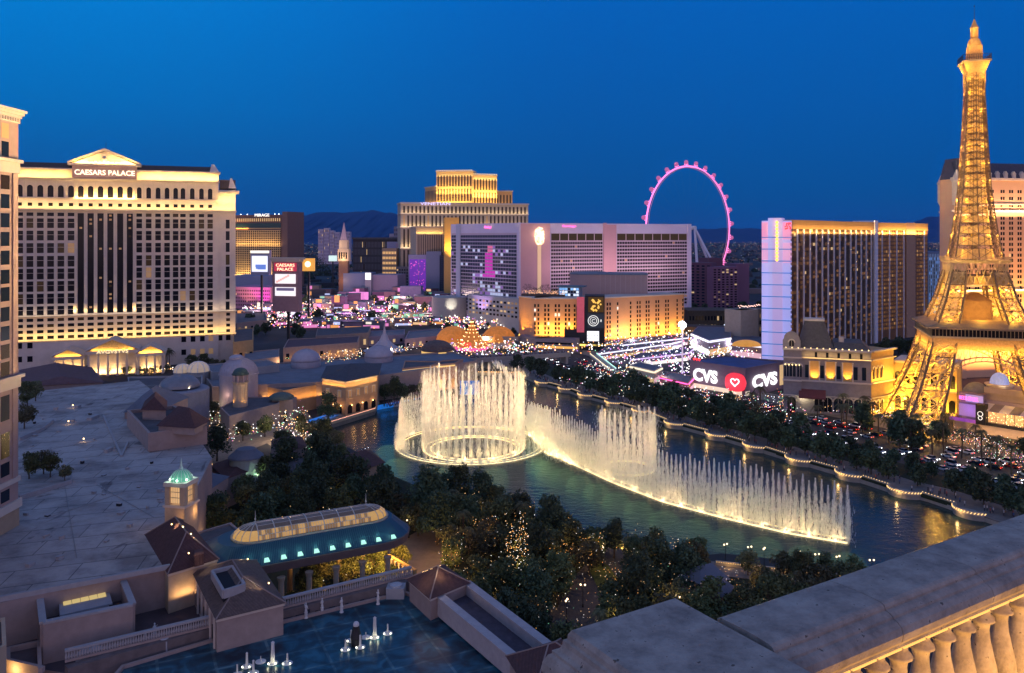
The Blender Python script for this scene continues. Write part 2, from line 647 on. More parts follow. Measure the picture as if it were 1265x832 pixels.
o = b.build('lane_markings',paint_m); o['kind'] = 'structure'
# cross road running under the footbridge
fl = [(-400,560),(-120,500),(0,480),(60,470),(260,520),(700,640)]
ribbon('cross_road',fl,-14,14,.012,asphalt)
# hotel drive among the garden trees
def gl(ps,z=0): return [(G(x,y,z).x,G(x,y,z).y) for x,y in ps]
ribbon('garden_drive',gl([(690,832),(705,775),(722,742),(735,715),(752,695),(775,680)]),-4.5,4.5,.012,asphalt)
ribbon('garden_side_drive',gl([(690,752),(650,765),(590,790)]),-3,3,.008,asphalt)
ribbon('hotel_driveway',gl([(560,660),(500,695),(450,735),(380,760)]),-9,9,.02,mat('warm_driveway',(.22,.16,.11),.8,var=.15))
ribbon('lakeside_path',gl([(878,702),(980,712),(1075,722),(1130,735)]),-4,4,.1,paving,.1)
lawn = MB()
lp = gl([(735,690),(752,700),(768,722),(775,735),(740,730),(728,705)])
lawn.add([(x,y,.05) for x,y in lp],[tuple(range(len(lp)))])
o = lawn.build('lawn',mat('lawn_green',(.06,.08,.02),.95,var=.3,scale=1.5)); o['kind'] = 'structure'
court = MB()
cp_ = gl([(262,575),(330,548),(400,596),(404,540),(372,500),(320,483),(250,515)])
court.add([(x,y,.02) for x,y in cp_],[tuple(range(len(cp_)))])
o = court.build('court_paving',mat('court_paving_stone',(.26,.2,.15),.85,var=.25,scale=.6)); o['kind'] = 'structure'  # warm lamplight of the court put into the paving colour
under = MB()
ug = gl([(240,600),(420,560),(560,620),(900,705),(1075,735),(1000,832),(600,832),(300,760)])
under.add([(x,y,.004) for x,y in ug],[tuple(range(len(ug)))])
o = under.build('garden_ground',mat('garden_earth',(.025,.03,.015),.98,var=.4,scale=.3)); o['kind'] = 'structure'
# mountains far behind
mt = mat('far_mountain',(.012,.06,.16),1.0,var=.1,scale=.0006)  # blue of the distant haze put into the rock colour
def ridge(name,pts,d,depth=5000,seed=1):
 """pts: (px, py) skyline at distance d"""
 rg_ = random.Random(seed)
 x0,x1 = pts[0][0],pts[-1][0]
 n = 150
 sky_ = []
 for i in range(n + 1):
  x = x0 + (x1 - x0) * i / n
  for (a,ya),(c,yc) in zip(pts,pts[1:]):
   if a <= x <= c:
    k = (x - a) / (c - a + 1e-9)
    k = k * k * (3 - 2 * k)
    y = ya + (yc - ya) * k
    break
  y += rg_.uniform(-.25,.25) + .5 * math.sin(i * .7)
  sky_.append(((x - 632.5) * d / 1000,max(2,zat(y,d))))
 b = MB()
 rows = 8
 vs_ = []
 for r in range(rows + 1):
  k = r / rows
  for (x,z) in sky_:
   jit = rg_.uniform(-60,60) * k * (1 - k) * 2
   vs_.append((x * (1 - .12 * (1 - k)) + jit,d - depth * (1 - k) + rg_.uniform(-80,80) * k,z * k ** 1.4 + jit * .5 * (z / 400)))
 for (x,z) in sky_:
  vs_.append((x * 1.15,d + depth,0))
 m = n + 1
 fs = [(r * m + i,r * m + i + 1,(r + 1) * m + i + 1,(r + 1) * m + i) for r in range(rows + 1) for i in range(n)]
 b.add(vs_,fs)
 o = b.build(name,mt,smooth=True)
 o['kind'] = 'structure'
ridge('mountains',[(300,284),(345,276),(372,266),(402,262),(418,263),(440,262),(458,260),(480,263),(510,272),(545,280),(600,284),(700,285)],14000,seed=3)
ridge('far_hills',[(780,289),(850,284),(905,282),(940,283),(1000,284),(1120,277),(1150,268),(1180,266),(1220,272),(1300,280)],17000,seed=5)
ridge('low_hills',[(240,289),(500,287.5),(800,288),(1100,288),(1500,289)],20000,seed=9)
# low dark suburb trees and roofs far off: what nobody could count
b = MB()
rs = random.Random(11)
for k in range(2600):
 d = 900 * (9000 / 900) ** (rs.random() ** .8)
 px = rs.uniform(270,1290)
 x = (px - 632.5) * d / 1000
 w,h = rs.uniform(4,14),rs.uniform(3,8)
 b.cur = rs.choice((0,0,1,2))
 if b.cur == 2:
  b.dome((x,d,0),w * .6,h * 1.3,6,3)
 else:
  b.box(x,x + w * 2,d,d + w,0,h)
o = b.build('far_suburb',[mat('far_roof',(.05,.05,.06),.9,var=.2,scale=.01),mat('far_wall',(.16,.13,.13),.9,var=.2,scale=.01),mat('far_trees',(.02,.03,.02),.95,var=0)])
tag(o,kind='stuff')
# the carpet of distant city lights
b = MB()
for k in range(3000):
 d = 1300 * (12000 / 1300) ** (rs.random() ** .75)
 px = rs.uniform(285,1290)
 x = (px - 632.5) * d / 1000
 b.cur = rs.choice((0,0,0,1,1,2,3,4))
 s_ = .00022 * d * rs.uniform(.5,1.3)
 b.octa((x,d,rs.uniform(6,18) + s_),s_)
o = b.build('distant_city_lights',[glow('far_light_warm',(1,.6,.28),1.6),glow('far_light_white',(.85,.9,1),1.5),glow('far_light_pink',(1,.4,.5),1.0),glow('far_light_green',(.4,1,.7),.8),glow('far_light_amber',(1,.42,.12),1.8)])
tag(o,kind='stuff')
# ================================================================== FOOTBRIDGE
deck_m = mat('bridge_concrete',(.34,.30,.27),.85,var=.1,scale=.3)
bz = 6.0
A,B_ = G(556,447,bz),G(705,437.5,bz)
fb = Face(A.xy,B_.xy)
br = thing('footbridge','pale concrete footbridge crossing behind the lake, crowded with people','bridge',(A.x,A.y,0))
b = MB()
b.fbox(fb,0,fb.L,bz - 1.6,bz - .2,-9,0)
b.build('deck',deck_m,br)
b = MB(); b.fbox(fb,0,fb.L,bz - .2,bz + 1.1,-.35,.15)
b.build('parapet',deck_m,br)
b = MB(); b.fbox(fb,0,fb.L,bz - .2,bz + 1.0,-9.15,-8.7)
b.build('parapet',deck_m,br)
for k in (2,24,46,fb.L - 2):
 b = MB(); b.fbox(fb,k - .8,k + .8,0,bz - 1.6,-8,-1)
 b.build('pier',deck_m,br)
# second deck behind, left of the hotel podium
A2,B2 = G(548,417,7),G(640,418,7)
fb2 = Face(A2.xy,B2.xy)
br2 = thing('footbridge','far pale footbridge in front of the mirrored hotel entrance canopies','bridge',(A2.x,A2.y,0))
b = MB(); b.fbox(fb2,0,fb2.L,5,6.8,-7,0); b.build('deck',deck_m,br2)
b = MB(); b.fbox(fb2,0,fb2.L,6.8,8,-.3,.1); b.build('parapet',deck_m,br2)
for k in (3,20,38):
 b = MB(); b.fbox(fb2,k - .7,k + .7,0,5,-6,-1); b.build('pier',deck_m,br2)
def ramp_stair(p0,p1,w,label):
 p0,p1 = Vector(p0),Vector(p1)
 t = (p1 - p0); n = Vector((-t.y,t.x,0)).normalized() * w
 r = thing('escalator',label,'escalator',(p1.x,p1.y,0))
 b = MB(); b.hexa([p0 - n - Vector((0,0,1)),p1 - n - Vector((0,0,1)),p1 + n - Vector((0,0,1)),p0 + n - Vector((0,0,1)),p0 - n,p1 - n,p1 + n,p0 + n])
 b.build('stair_flight',deck_m,r)
 for s_,mm in ((-1,'warm'),(1,'cool')):
  q = n * s_
  b = MB(); b.hexa([p0 + q * .95,p1 + q * .95,p1 + q * 1.05,p0 + q * 1.05] + [v + Vector((0,0,1)) for v in (p0 + q * .95,p1 + q * .95,p1 + q * 1.05,p0 + q * 1.05)])
  b.build('balustrade',white_paint,r)
  b = MB(); b.bar(p0 + q + Vector((0,0,1.1)),p1 + q + Vector((0,0,1.1)),.22)
  b.build('light_strip',glow('stair_light_' + mm,CREAM if mm == 'warm' else (.5,1,.8),1.5),r)
ramp_stair(G(733,439,6),G(757,458,.3),2.2,'lit escalator running down to the promenade beside the row of dark trees')
ramp_stair(G(622,411,7),G(634,430,.3),2.2,'lit escalator running down beside the curved hotel podium')
# ================================================================== FOUNTAINS
spray_m = mat('fountain_spray',(.92,.90,.86),.9,var=0,spec=.1)
def spray_extra(m):
 nt = m.node_tree; n,l = nt.nodes,nt.links
 b = n['Principled BSDF']
 tr = N(n,'ShaderNodeBsdfTranslucent'); tr.inputs[0].default_value = (.95,.93,.88,1)
 df = N(n,'ShaderNodeBsdfDiffuse'); df.inputs[0].default_value = (.92,.90,.86,1)
 mx_ = N(n,'ShaderNodeMixShader'); mx_.inputs[0].default_value = .5
 l.new(df.outputs[0],mx_.inputs[1]); l.new(tr.outputs[0],mx_.inputs[2])
 l.new(mx_.outputs[0],n['Material Output'].inputs['Surface'])
spray_extra(spray_m)
def jet_mesh(seed,n,wbase,wtop,wid=.1,taper=1.0,lean=0.0,density_low=1.0):
 """a jet one metre high and one metre in plume radius scale: long thin streaks of water"""
 r_ = random.Random(seed)
 b = MB()
 for k in range(n):
  z0 = r_.random() ** density_low
  L = r_.uniform(.04,.12)
  z1 = min(1.0,z0 + L)
  prof = wbase * (1 - z0) + wtop * z0 + .35 * wbase * math.sin(PI * z0)
  a,rr_ = r_.uniform(0,2 * PI),prof * r_.random() ** .8
  x,y = rr_ * math.cos(a),rr_ * math.sin(a)
  x += lean * z0 * z0
  x2 = x + lean * (z1 * z1 - z0 * z0) + r_.uniform(-.02,.02)
  th = r_.uniform(0,PI)
  w = wid * r_.uniform(.4,1.1) * (1.1 - .5 * z0)
  dx,dy = w * math.cos(th),w * math.sin(th)
  b.add([(x - dx,y - dy,z0),(x + dx,y + dy,z0),(x2 + dx * .4,y + dy * .4,z1),(x2 - dx * .4,y - dy * .4,z1)],[(0,1,2,3)])
 me = bpy.data.meshes.new('water_jet')
 me.from_pydata(b.v,[],b.f)
 me.materials.append(spray_m)
 return me
JT = [jet_mesh(s,620,.78,.26,.055) for s in range(6)]
JS = [jet_mesh(30 + s,420,.9,.16,.05,density_low=1.25) for s in range(6)]
JF = [jet_mesh(60 + s,560,.72,.12,.045,density_low=1.15) for s in range(6)]
JW = [jet_mesh(90 + s,700,2.0,1.2,.06,density_low=1.5) for s in range(4)]
nozzle_m = mat('nozzle_steel',(.2,.2,.2),.4,.8,var=0)
lampface = glow('underwater_lamp',(1,.78,.42),1.7)
FE = .37
def fountain(name,label,pts,meshes,hfun,rad,width=1.0,lamp_every=4,energy=3000,lamp_z=1.2,group=None):
 """pts: nozzle positions along a line; one part per jet (no more than a hundred)"""
 f = thing(name,label,'fountain',(pts[0].x,pts[0].y,WZ),group)
 bs = BASE[f.name]
 for i,p in enumerate(pts[:100]):
  o = bpy.data.objects.new('water_jet',random.choice(meshes))
  COL.objects.link(o)
  o.parent = f
  o.location = Vector((p.x,p.y,WZ)) - bs
  o.rotation_euler = (0,0,uni(0,6.28))
  h = hfun(i / max(1,len(pts) - 1),p)
  wd = width * uni(.85,1.15)
  o.scale = (wd,wd,h)
  if i % lamp_every == 0:
   lamp('SPOT',Vector((p.x,p.y,WZ)) + Vector((uni(-.4,.4),-.9,.15)),energy * FE,(1,.65,.28),d=(0,.05,1),spot=165,blend=.5,size=.5,parent=f,name='underwater_light',lin_=True)
 return f
def along(pts,step=None,n=None):
 L = [0]
 for a,c in zip(pts,pts[1:]):
  L.append(L[-1] + (c - a).length)
 n = n or int(L[-1] / step) + 1
 out = []
 for i in range(n):
  s_ = L[-1] * i / (n - 1)
  for k in range(len(L) - 1):
   if L[k + 1] >= s_ - 1e-6:
    q = (s_ - L[k]) / (L[k + 1] - L[k] + 1e-9)
    out.append(pts[k].lerp(pts[k + 1],q))
    break
 return out
def circle(c,r,n,a0=0,a1=2 * PI,sy=1):
 return [Vector((c.x + r * math.cos(a0 + (a1 - a0) * i / n),c.y + sy * r * math.sin(a0 + (a1 - a0) * i / n),WZ)) for i in range(n)]
def pipe(f,pts,closed,name='lamp_ring',r=.22,m=None):
 b = MB()
 n = len(pts)
 for i in range(n if closed else n - 1):
  p,q = pts[i],pts[(i + 1) % n]
  b.bar((p.x,p.y,WZ + .18),(q.x,q.y,WZ + .18),r)
 b.build(name,m or lampface,f)
C1 = Gw(585,554); C0 = Gw(582,549)
R1,R0 = 18.0,27.5
tall = lambda k,p: 28.0 + uni(-3.4,1.6)
f1 = fountain('ring_fountain','tallest ring of lit jets forming a bright curtain in the lake',circle(C1,R1,44),JT,tall,1,1.0,4,5200)
pipe(f1,circle(C1,R1,60),True)
pipe(f1,circle(C1,R1 * .86,60),True)
f0 = fountain('ring_fountain','wide outer ring of low lit jets around the tallest curtain',circle(C0,R0,40,R(150),R(385)),JS,lambda k,p: 4.2 + 3.0 * rnd() if p.y < C0.y - 8 else 8,1,.9,8,1600)
pipe(f0,circle(C0,R0,80),True,r=.16)
pipe(f0,circle(C0,R0 * .93,80),True,r=.12)
fan = fountain('fan_fountain','fan of medium lit jets at the left edge of the ring fountain',circle(Gw(588,548),28,34,R(105),R(212)),JS,lambda k,p: 12.5 + 3.5 * math.sin(PI * min(1,(1 - k) * .9 + .1)) + uni(-1,1),1,1.0,5,3800)
C2 = Gw(775,579)
f2 = fountain('ring_fountain','small ring of tall lit jets behind the long diagonal line',circle(C2,8.9,26),JT,lambda k,p: 19.5 + uni(-2.6,1.6),1,.8,4,4200)
pipe(f2,circle(C2,8.9,40),True)
pipe(f2,circle(C2,7.6,40),True,r=.14)
LINE = [Gw(*p) for p in [(652,531),(664,543),(680,562),(712,576),(760,598),(820,621),(895,641),(975,660),(1047,672)]]
line_a = along(LINE,n=99)
def hl(k,p):
 px = 632.5 + p.x / p.y * 1000
 top = [(640,500),(655,498),(690,507),(720,522),(750,538),(790,552),(830,562),(880,567),(930,574),(985,588),(1050,600)]
 for (a,ya),(c,yc) in zip(top,top[1:]):
  if a <= px <= c:
   return zat(ya + (yc - ya) * (px - a) / (c - a),p.y) - WZ + uni(-1.2,.8)
 return 14
f3 = fountain('line_fountain','long diagonal line of lit jets sweeping across the lake',line_a,JF,hl,1,1.0,4,3400)
pipe(f3,along(LINE,n=60),False,'lamp_line',.26)
line_b = [p + Vector((1.4,2.6,0)) for p in along(LINE,n=80)]
f4 = fountain('line_fountain','second finer row of jets just behind the long diagonal line',line_b,JF,lambda k,p: hl(k,p) * uni(.5,.8),1,.9,9,1800)
pipe(f4,[p for p in along(line_b,n=50)],False,'lamp_line',.16)
# bright wide bursts where ring and line meet
f5 = fountain('burst_fountain','wide misty burst of water where the big ring meets the diagonal line',[Gw(656,540),Gw(664,546),Gw(672,555),Gw(680,563),Gw(688,566),Gw(697,570),Gw(706,574)],JW,lambda k,p: uni(8,12.5),1,1.2,1,4200)
# arching shooter behind the curtain
b = MB()
arc0 = thing('arching_jet','single curved arc of water glowing in the middle of the curtain','fountain',(Gw(652,536).x,Gw(652,536).y,WZ))
rs = random.Random(4)
p0,p1 = Gw(654,538),Gw(600,512)
for k in range(420):
 s_ = rs.random()
 z = 23 * math.sin(s_ * PI * .5) ** 1.3
 p = p0.lerp(p1,s_ ** 1.4 * .75)
 sp_ = .35 + .9 * s_
 q = Vector((p.x + rs.gauss(0,sp_ * .6),p.y + rs.gauss(0,sp_),WZ + z + rs.gauss(0,.5)))
 th = rs.uniform(0,PI); w = .13
 dx,dy = w * math.cos(th),w * math.sin(th)
 b.add([(q.x - dx,q.y - dy,q.z),(q.x + dx,q.y + dy,q.z),(q.x + dx - .4,q.y + dy,q.z + 1.3),(q.x - dx - .4,q.y - dy,q.z + 1.3)],[(0,1,2,3)])
b.build('water_arc',spray_m,arc0)
for i,q in enumerate([p - Vector((2,5,0)) for p in along(LINE,n=16)] + circle(C0,R0 + 3,10)):
 lamp('POINT',(q.x,q.y,WZ + 3.0),270,(.5,1,.38),size=5.0,parent=arc0,name='green_water_fill')  # fill lamps added above the surface to tint the water green
# white foam on the water beside the nozzles
b = MB()
for pts,n_,sp_ in ((LINE,1100,.9),(circle(C1,R1,60) + [circle(C1,R1,60)[0]],700,1.2),(circle(C2,8.9,40) + [circle(C2,8.9,40)[0]],350,.9),(circle(C0,R0,80,R(150),R(385)),500,.9)):
 al = along(pts,n=n_)
 for p in al:
  q = p + Vector((rs.gauss(0,sp_),rs.gauss(0,sp_),0))
  s_ = rs.uniform(.03,.09)
  b.octa((q.x,q.y,WZ + s_ * .4 + abs(rs.gauss(0,.35))),s_)
o = b.build('foam',spray_m); tag(o,kind='stuff')
# fine falling spray between the jets
b = MB()
def streak(x,y,z,L,w=.03):
 th = rs.uniform(0,PI); dx,dy = w * math.cos(th),w * math.sin(th)
 b.add([(x - dx,y - dy,z),(x + dx,y + dy,z),(x + dx * .3,y + dy * .3,z + L),(x - dx * .3,y - dy * .3,z + L)],[(0,1,2,3)])
for c_,r0,h_,n_ in ((C1,R1,27,15000),(C2,8.9,18,5500)):
 for k in range(n_):
  a = rs.uniform(0,2 * PI); r_ = r0 + rs.gauss(0,.9); z = h_ * rs.random() ** 1.25
  streak(c_.x + r_ * math.cos(a),c_.y + r_ * math.sin(a),WZ + z,rs.uniform(.5,1.6),.035)
al = along(LINE,n=800)
for k in range(16000):
 i = rs.randrange(800); p = al[i]; h_ = (11 if i < 420 else 9) * rs.random() ** 1.5
 streak(p.x + rs.gauss(0,1.1) + h_ * .04,p.y + rs.gauss(0,1.1),WZ + h_,rs.uniform(.4,1.2),.03)
for k in range(7000):
 p = al[rs.randrange(60,260)]; h_ = 8 * rs.random() ** 1.6
 streak(p.x + rs.gauss(0,2.2),p.y + rs.gauss(0,2.0),WZ + h_,rs.uniform(.4,1.2),.04)
o = b.build('falling_spray',spray_m); tag(o,kind='stuff')
# ================================================================== ROMAN-STYLE HOTEL TOWER (left)
def ptop(fc,pxa,pxb):
 return fc.u(pxa),fc.u(pxb)
cz = pxface(22.8,451,291,490)
cz = Face(cz.pt(-45,0).xy,cz.p1)         # goes on behind the near wing
def build_roman():
 t = thing('hotel_tower','long cream hotel tower with golden lit cornice, arched windows and central pediment','hotel',(cz.pt(cz.L / 2,0).x,cz.pt(cz.L / 2,0).y,0))
 f = cz
 ua,ub = 0,f.u(270)              # main block
 uc = f.L                          # lower right end
 zr = lambda py: f.z(88,py)
 zc_top = f.z(88,211)
 b = MB()
 b.fbox(f,ua,ub,0,zr(209),-22,0)
 b.fbox(f,ub,uc,0,f.z(285,239),-22,-.8)
 b.build('wall',cream_wall,t)
 # sloping dark roof
 b = MB()
 P = f.pt
 for (u0,u1,z0,z1,o0) in ((ua,ub - 4,zr(208.5),zr(201),.3),(ub + 0.5,uc,f.z(285,233),f.z(285,222),-.8)):
  b.hexa([P(u0,z0,o0),P(u1,z0,o0),P(u1,z0,-21),P(u0,z0,-21),P(u0,z1,-5),P(u1,z1,-5),P(u1,z1,-17),P(u0,z1,-17)])
 b.build('roof',mat('dark_bronze_roof',(.07,.05,.045),.7,var=.15),t)
 b = MB()                           # raised end wall of the roof
 b.hexa([P(ub - 5,zr(208.5),.6),P(ub + .4,zr(208.5),.6),P(ub + .4,zr(208.5),-22),P(ub - 5,zr(208.5),-22),P(ub - 4,zr(197.5),-4),P(ub - 2.5,zr(197.5),-4),P(ub - 2.5,zr(197.5),-18),P(ub - 4,zr(197.5),-18)])
 b.hexa([P(uc - 4,f.z(285,233),.2),P(uc + .4,f.z(285,233),.2),P(uc + .4,f.z(285,233),-22),P(uc - 4,f.z(285,233),-22),P(uc - 3,f.z(285,220),-4),P(uc - 2,f.z(285,220),-4),P(uc - 2,f.z(285,220),-18),P(uc - 3,f.z(285,220),-18)])
 b.build('roof_end',cream_trim,t)
 # cornices and string courses
 def cor(name,u0,u1,z,h,o,m=cream_trim):
  b = MB()
  b.fbox(f,u0,u1,z,z + h * .4,-.05,o * .5)
  b.fbox(f,u0 - .2,u1 + .2,z + h * .4,z + h,-.05,o)
  return b.build(name,m,t)
 cor('cornice',ua,ub + 1,zr(211.5),1.4,2.6)
 cor('frieze_ledge',ua,ub + .4,zr(222.5),.8,2.8)
 cor('string_course',ua,ub + .2,zr(246),.5,.7)
 cor('string_course',ua,uc + .4,zr(261.3),1.3,2.8)
 cor('string_course',ua,uc + .3,zr(391.5),1.2,1.3)
 cor('string_course',ua,uc + .3,zr(420.5),.9,1.0)
 cor('cornice',ub + .3,uc + 2,f.z(285,240),2.0,2.2)
 # windows
 W = Wins(t)
 left_px = [24 - 12.6 * 4,24 - 12.6 * 3,24 - 12.6 * 2,24 - 12.6,24.3,37,49.8,62.5,75.2,87.8]
 cen_px = [99.8,112,124.2,136.4,148.5,160.4]
 right_px = [172,183.7,195.3,206.4,217,226,237.5,248.9,259.6]
 rows = [(270.3,282),(285.4,297.2),(300.6,312.6),(316.3,329.5),(331.8,344.8),(347.2,359.8),(362.5,375),(377.8,388.6)]
 pk = pickw(.0,.012,.12)
 for k,px in enumerate(left_px + right_px):
  u = f.u(px)
  wd = 3.3 if px < 170 else 3.0
  ms = [pk() for _ in rows]
  for (ya,yb),m in zip(rows,ms):
   za,zb = zr(ya),zr(yb)
   W.add(f,u,zb,wd,(za - zb) * .56,m)
   W.add(f,u,zb + (za - zb) * .60,wd,(za - zb) * .40,m)
  W.add(f,u,zr(267.4),wd,(zr(263.2) - zr(267.4)),pk())
  W.add(f,u,zr(255.2),2.2,1.9,glass_dark)
 for px in cen_px + [281.3]:
  u = f.u(px)
  if px < 200:
   b = MB(); b.fbox(f,u - 1.6,u + 1.6,zr(388),zr(263.5),-.3,.05)
   b.build('window_bay',glass_dark,t)
   for k in range(24):
    z = zr(388) + k * (zr(263.5) - zr(388)) / 24
    if rnd() < .16:
     W.add(f,u,z + .6,1.3,1.1,random.choice((lit_dim,glass_amber,lit_dim)),.1)
   W.add(f,u,zr(255.2),2.2,1.9,glass_dark)
  else:
   for (ya,yb) in rows:
    W.add(f,u,zr(yb),2.2,zr(ya) - zr(yb),pk(),-.7)
 # dark glazed stair strip on the right block
 # arched window row under the frieze
 arch_m = glass_dark
 for px in left_px + cen_px + right_px:
  u = f.u(px)
  z0 = zr(244); r = 1.45 if px < 170 else 1.25
  zt = z0 + 5.2
  b = MB()
  pts = [(u - r,z0),(u + r,z0)] + [(u + r * math.cos(a),zt + r * math.sin(a)) for a in [PI * i / 8 for i in range(9)]]
  k0 = [P(x,z,.08) for x,z in pts]; k1 = [P(x,z,-.2) for x,z in pts]
  n = len(pts)
  b.add(k0 + k1,[tuple(range(n)),tuple(range(n,2 * n))[::-1]] + [(i,n + i,n + (i + 1) % n,(i + 1) % n) for i in range(n)])
  b.build('arched_window',arch_m,t)
  b = MB()
  for a0 in range(8):
   a,c = PI * a0 / 8,PI * (a0 + 1) / 8
   q = [P(u + (r + d) * math.cos(x),zt + (r + d) * math.sin(x),o) for o in (.05,.45) for x,d in ((a,.05),(c,.05),(c,.6),(a,.6))]
   b.hexa(q)
  b.build('arch_surround',cream_trim,t)
 # pilasters between bays
 b = MB()
 ps = sorted(left_px + cen_px + right_px)
 for a,c in zip(ps,ps[1:]):
  um = (f.u(a) + f.u(c)) / 2
  b.fbox(f,um - .5,um + .5,zr(388.5),zr(262),.02,.28)
  b.fbox(f,um - .4,um + .4,zr(245),zr(225),.02,.35)
 o = b.build('pilaster_pattern',cream_trim,t); o.name = 'pilasters'; o['kind'] = 'stuff'
 # lower storeys
 brow = [394.5,401.6,408.8,416]
 for px in left_px + cen_px + right_px + [281.8]:
  u = f.u(px)
  for y in brow:
   W.add(f,u,zr(y + 1.9),3.2 if px < 265 else 2.2,zr(y - 1.9) - zr(y + 1.9),pk(),.06 if px < 265 else -.7)
 for px in (24,37,227,238.5,250,260.5,272,282):
  u = f.u(px)
  for y in (425,441.5):
   if y > 440 and px > 262: continue
   W.add(f,u,zr(y + 3.6),2.6,3.2,glass_dark if rnd() < .8 else lit_dim,.06 if px < 271 else -.7)
 W.finish()
 # central pediment and its entablature
 u0,u1 = f.u(84.5),f.u(174.5)
 um = (u0 + u1) / 2
 zb_ = f.z(131,205.5); zt = f.z(131,185)
 b = MB()
 b.fbox(f,f.u(90),f.u(169.5),f.z(131,221),zb_,-8,2.6)
 b.build('entablature',mat('rose_stone_entablature',(.42,.26,.22),.8,var=.08),t)
 b = MB()
 q = [P(u0,zb_,3.6),P(u1,zb_,3.6),P(u1,zb_,-12),P(u0,zb_,-12),P(u0,zb_ + .9,3.6),P(u1,zb_ + .9,3.6),P(u1,zb_ + .9,-12),P(u0,zb_ + .9,-12)]
 b.hexa(q)
 for s_ in (-1,1):
  e = u0 if s_ < 0 else u1
  b.hexa([P(e,zb_ + .9,3.6),P(um,zt - 1,3.6),P(um,zt - 1,-12),P(e,zb_ + .9,-12),P(e,zb_ + 1.9,3.9),P(um,zt + .4,3.9),P(um,zt + .4,-12),P(e,zb_ + 1.9,-12)])
 b.build('pediment',cream_trim,t)
 b = MB()
 b.add([P(u0 + 2,zb_ + .9,2.2),P(u1 - 2,zb_ + .9,2.2),P(um,zt - 1.1,2.2),P(u0 + 2,zb_ + .9,1.6),P(u1 - 2,zb_ + .9,1.6),P(um,zt - 1.1,1.6)],[(0,1,2),(5,4,3),(0,3,4,1),(1,4,5,2),(2,5,3,0)])
 tymp = b.build('tympanum',cream_trim,t)
 b = MB()
 b.lathe((0,0,0),[(.01,0)],3) if False else None
 rel = P(um,zb_ + 4.0,2.5)
 for k in range(9):
  b.ball(P(um + (k - 4) * 2.0,zb_ + 1.6 + (1 - abs(k - 4) / 4) * 1.2,2.3),.75,6,4,1.1)
 b.ball(rel,1.5,8,5)
 b.build('relief',cream_trim,tymp)
 text('CAESARS PALACE',f,(f.u(92.5) + f.u(167.5)) / 2,f.z(131,217.3),3.0,glow('sign_letters_warm',(1,.82,.62),1.5),t,out=2.85,width=f.u(167) - f.u(93),bold=.02)
 b = MB(); b.bar(P(um,zt,-3),P(um,zt + 4.5,-3),.12); b.build('flagpole',metal_dark,t)
 # warm uplighting along the ledges
 strip(f,ua,f.u(88),zr(220.5),2.6,9500,GOLD_L,t)
 strip(f,f.u(171),ub,zr(220.5),2.6,8500,GOLD_L,t)
 strip(f,ua,ub,zr(258.3),2.6,15000,GOLD_L,t,w=.8,tilt=.8)
 strip(f,ub,uc,zr(258.3),2.4,1500,GOLD_L,t,w=.4)
 strip(f,ub,uc,f.z(285,250),2.0,1000,GOLD_L,t,w=.4)
 strip(f,f.u(93),f.u(167),zr(245),1.6,9000,GOLD_L,t,w=.4)
 strip(f,u0 + 3,u1 - 3,zb_ + 1.1,3.6,6500,GOLD_L,t,w=.3,tilt=.5)
 strip(f,ua,uc,zr(419),2.6,13000,GOLD_L,t,w=.8,tilt=.45)
 strip(f,ua,uc,zr(389),2.4,3500,CREAM,t,w=.5)
 for px in (93,106,118.2,130.3,142.5,154.5,166):
  u = f.u(px)
  lamp('SPOT',P(u,zr(387),1.3),4200 if px in (93,166) else 1000,GOLD_L,(-f.n.x * .3,-f.n.y * .3,1),spot=70,parent=t,name='uplight',size=.2)
  b = MB(); b.fbox(f,u - .9,u + .9,zr(388),zr(375.5),.05,.7); b.build('plinth',cream_trim,t)
 return t
GOLD_L = (1.0,.62,.15)
build_roman()
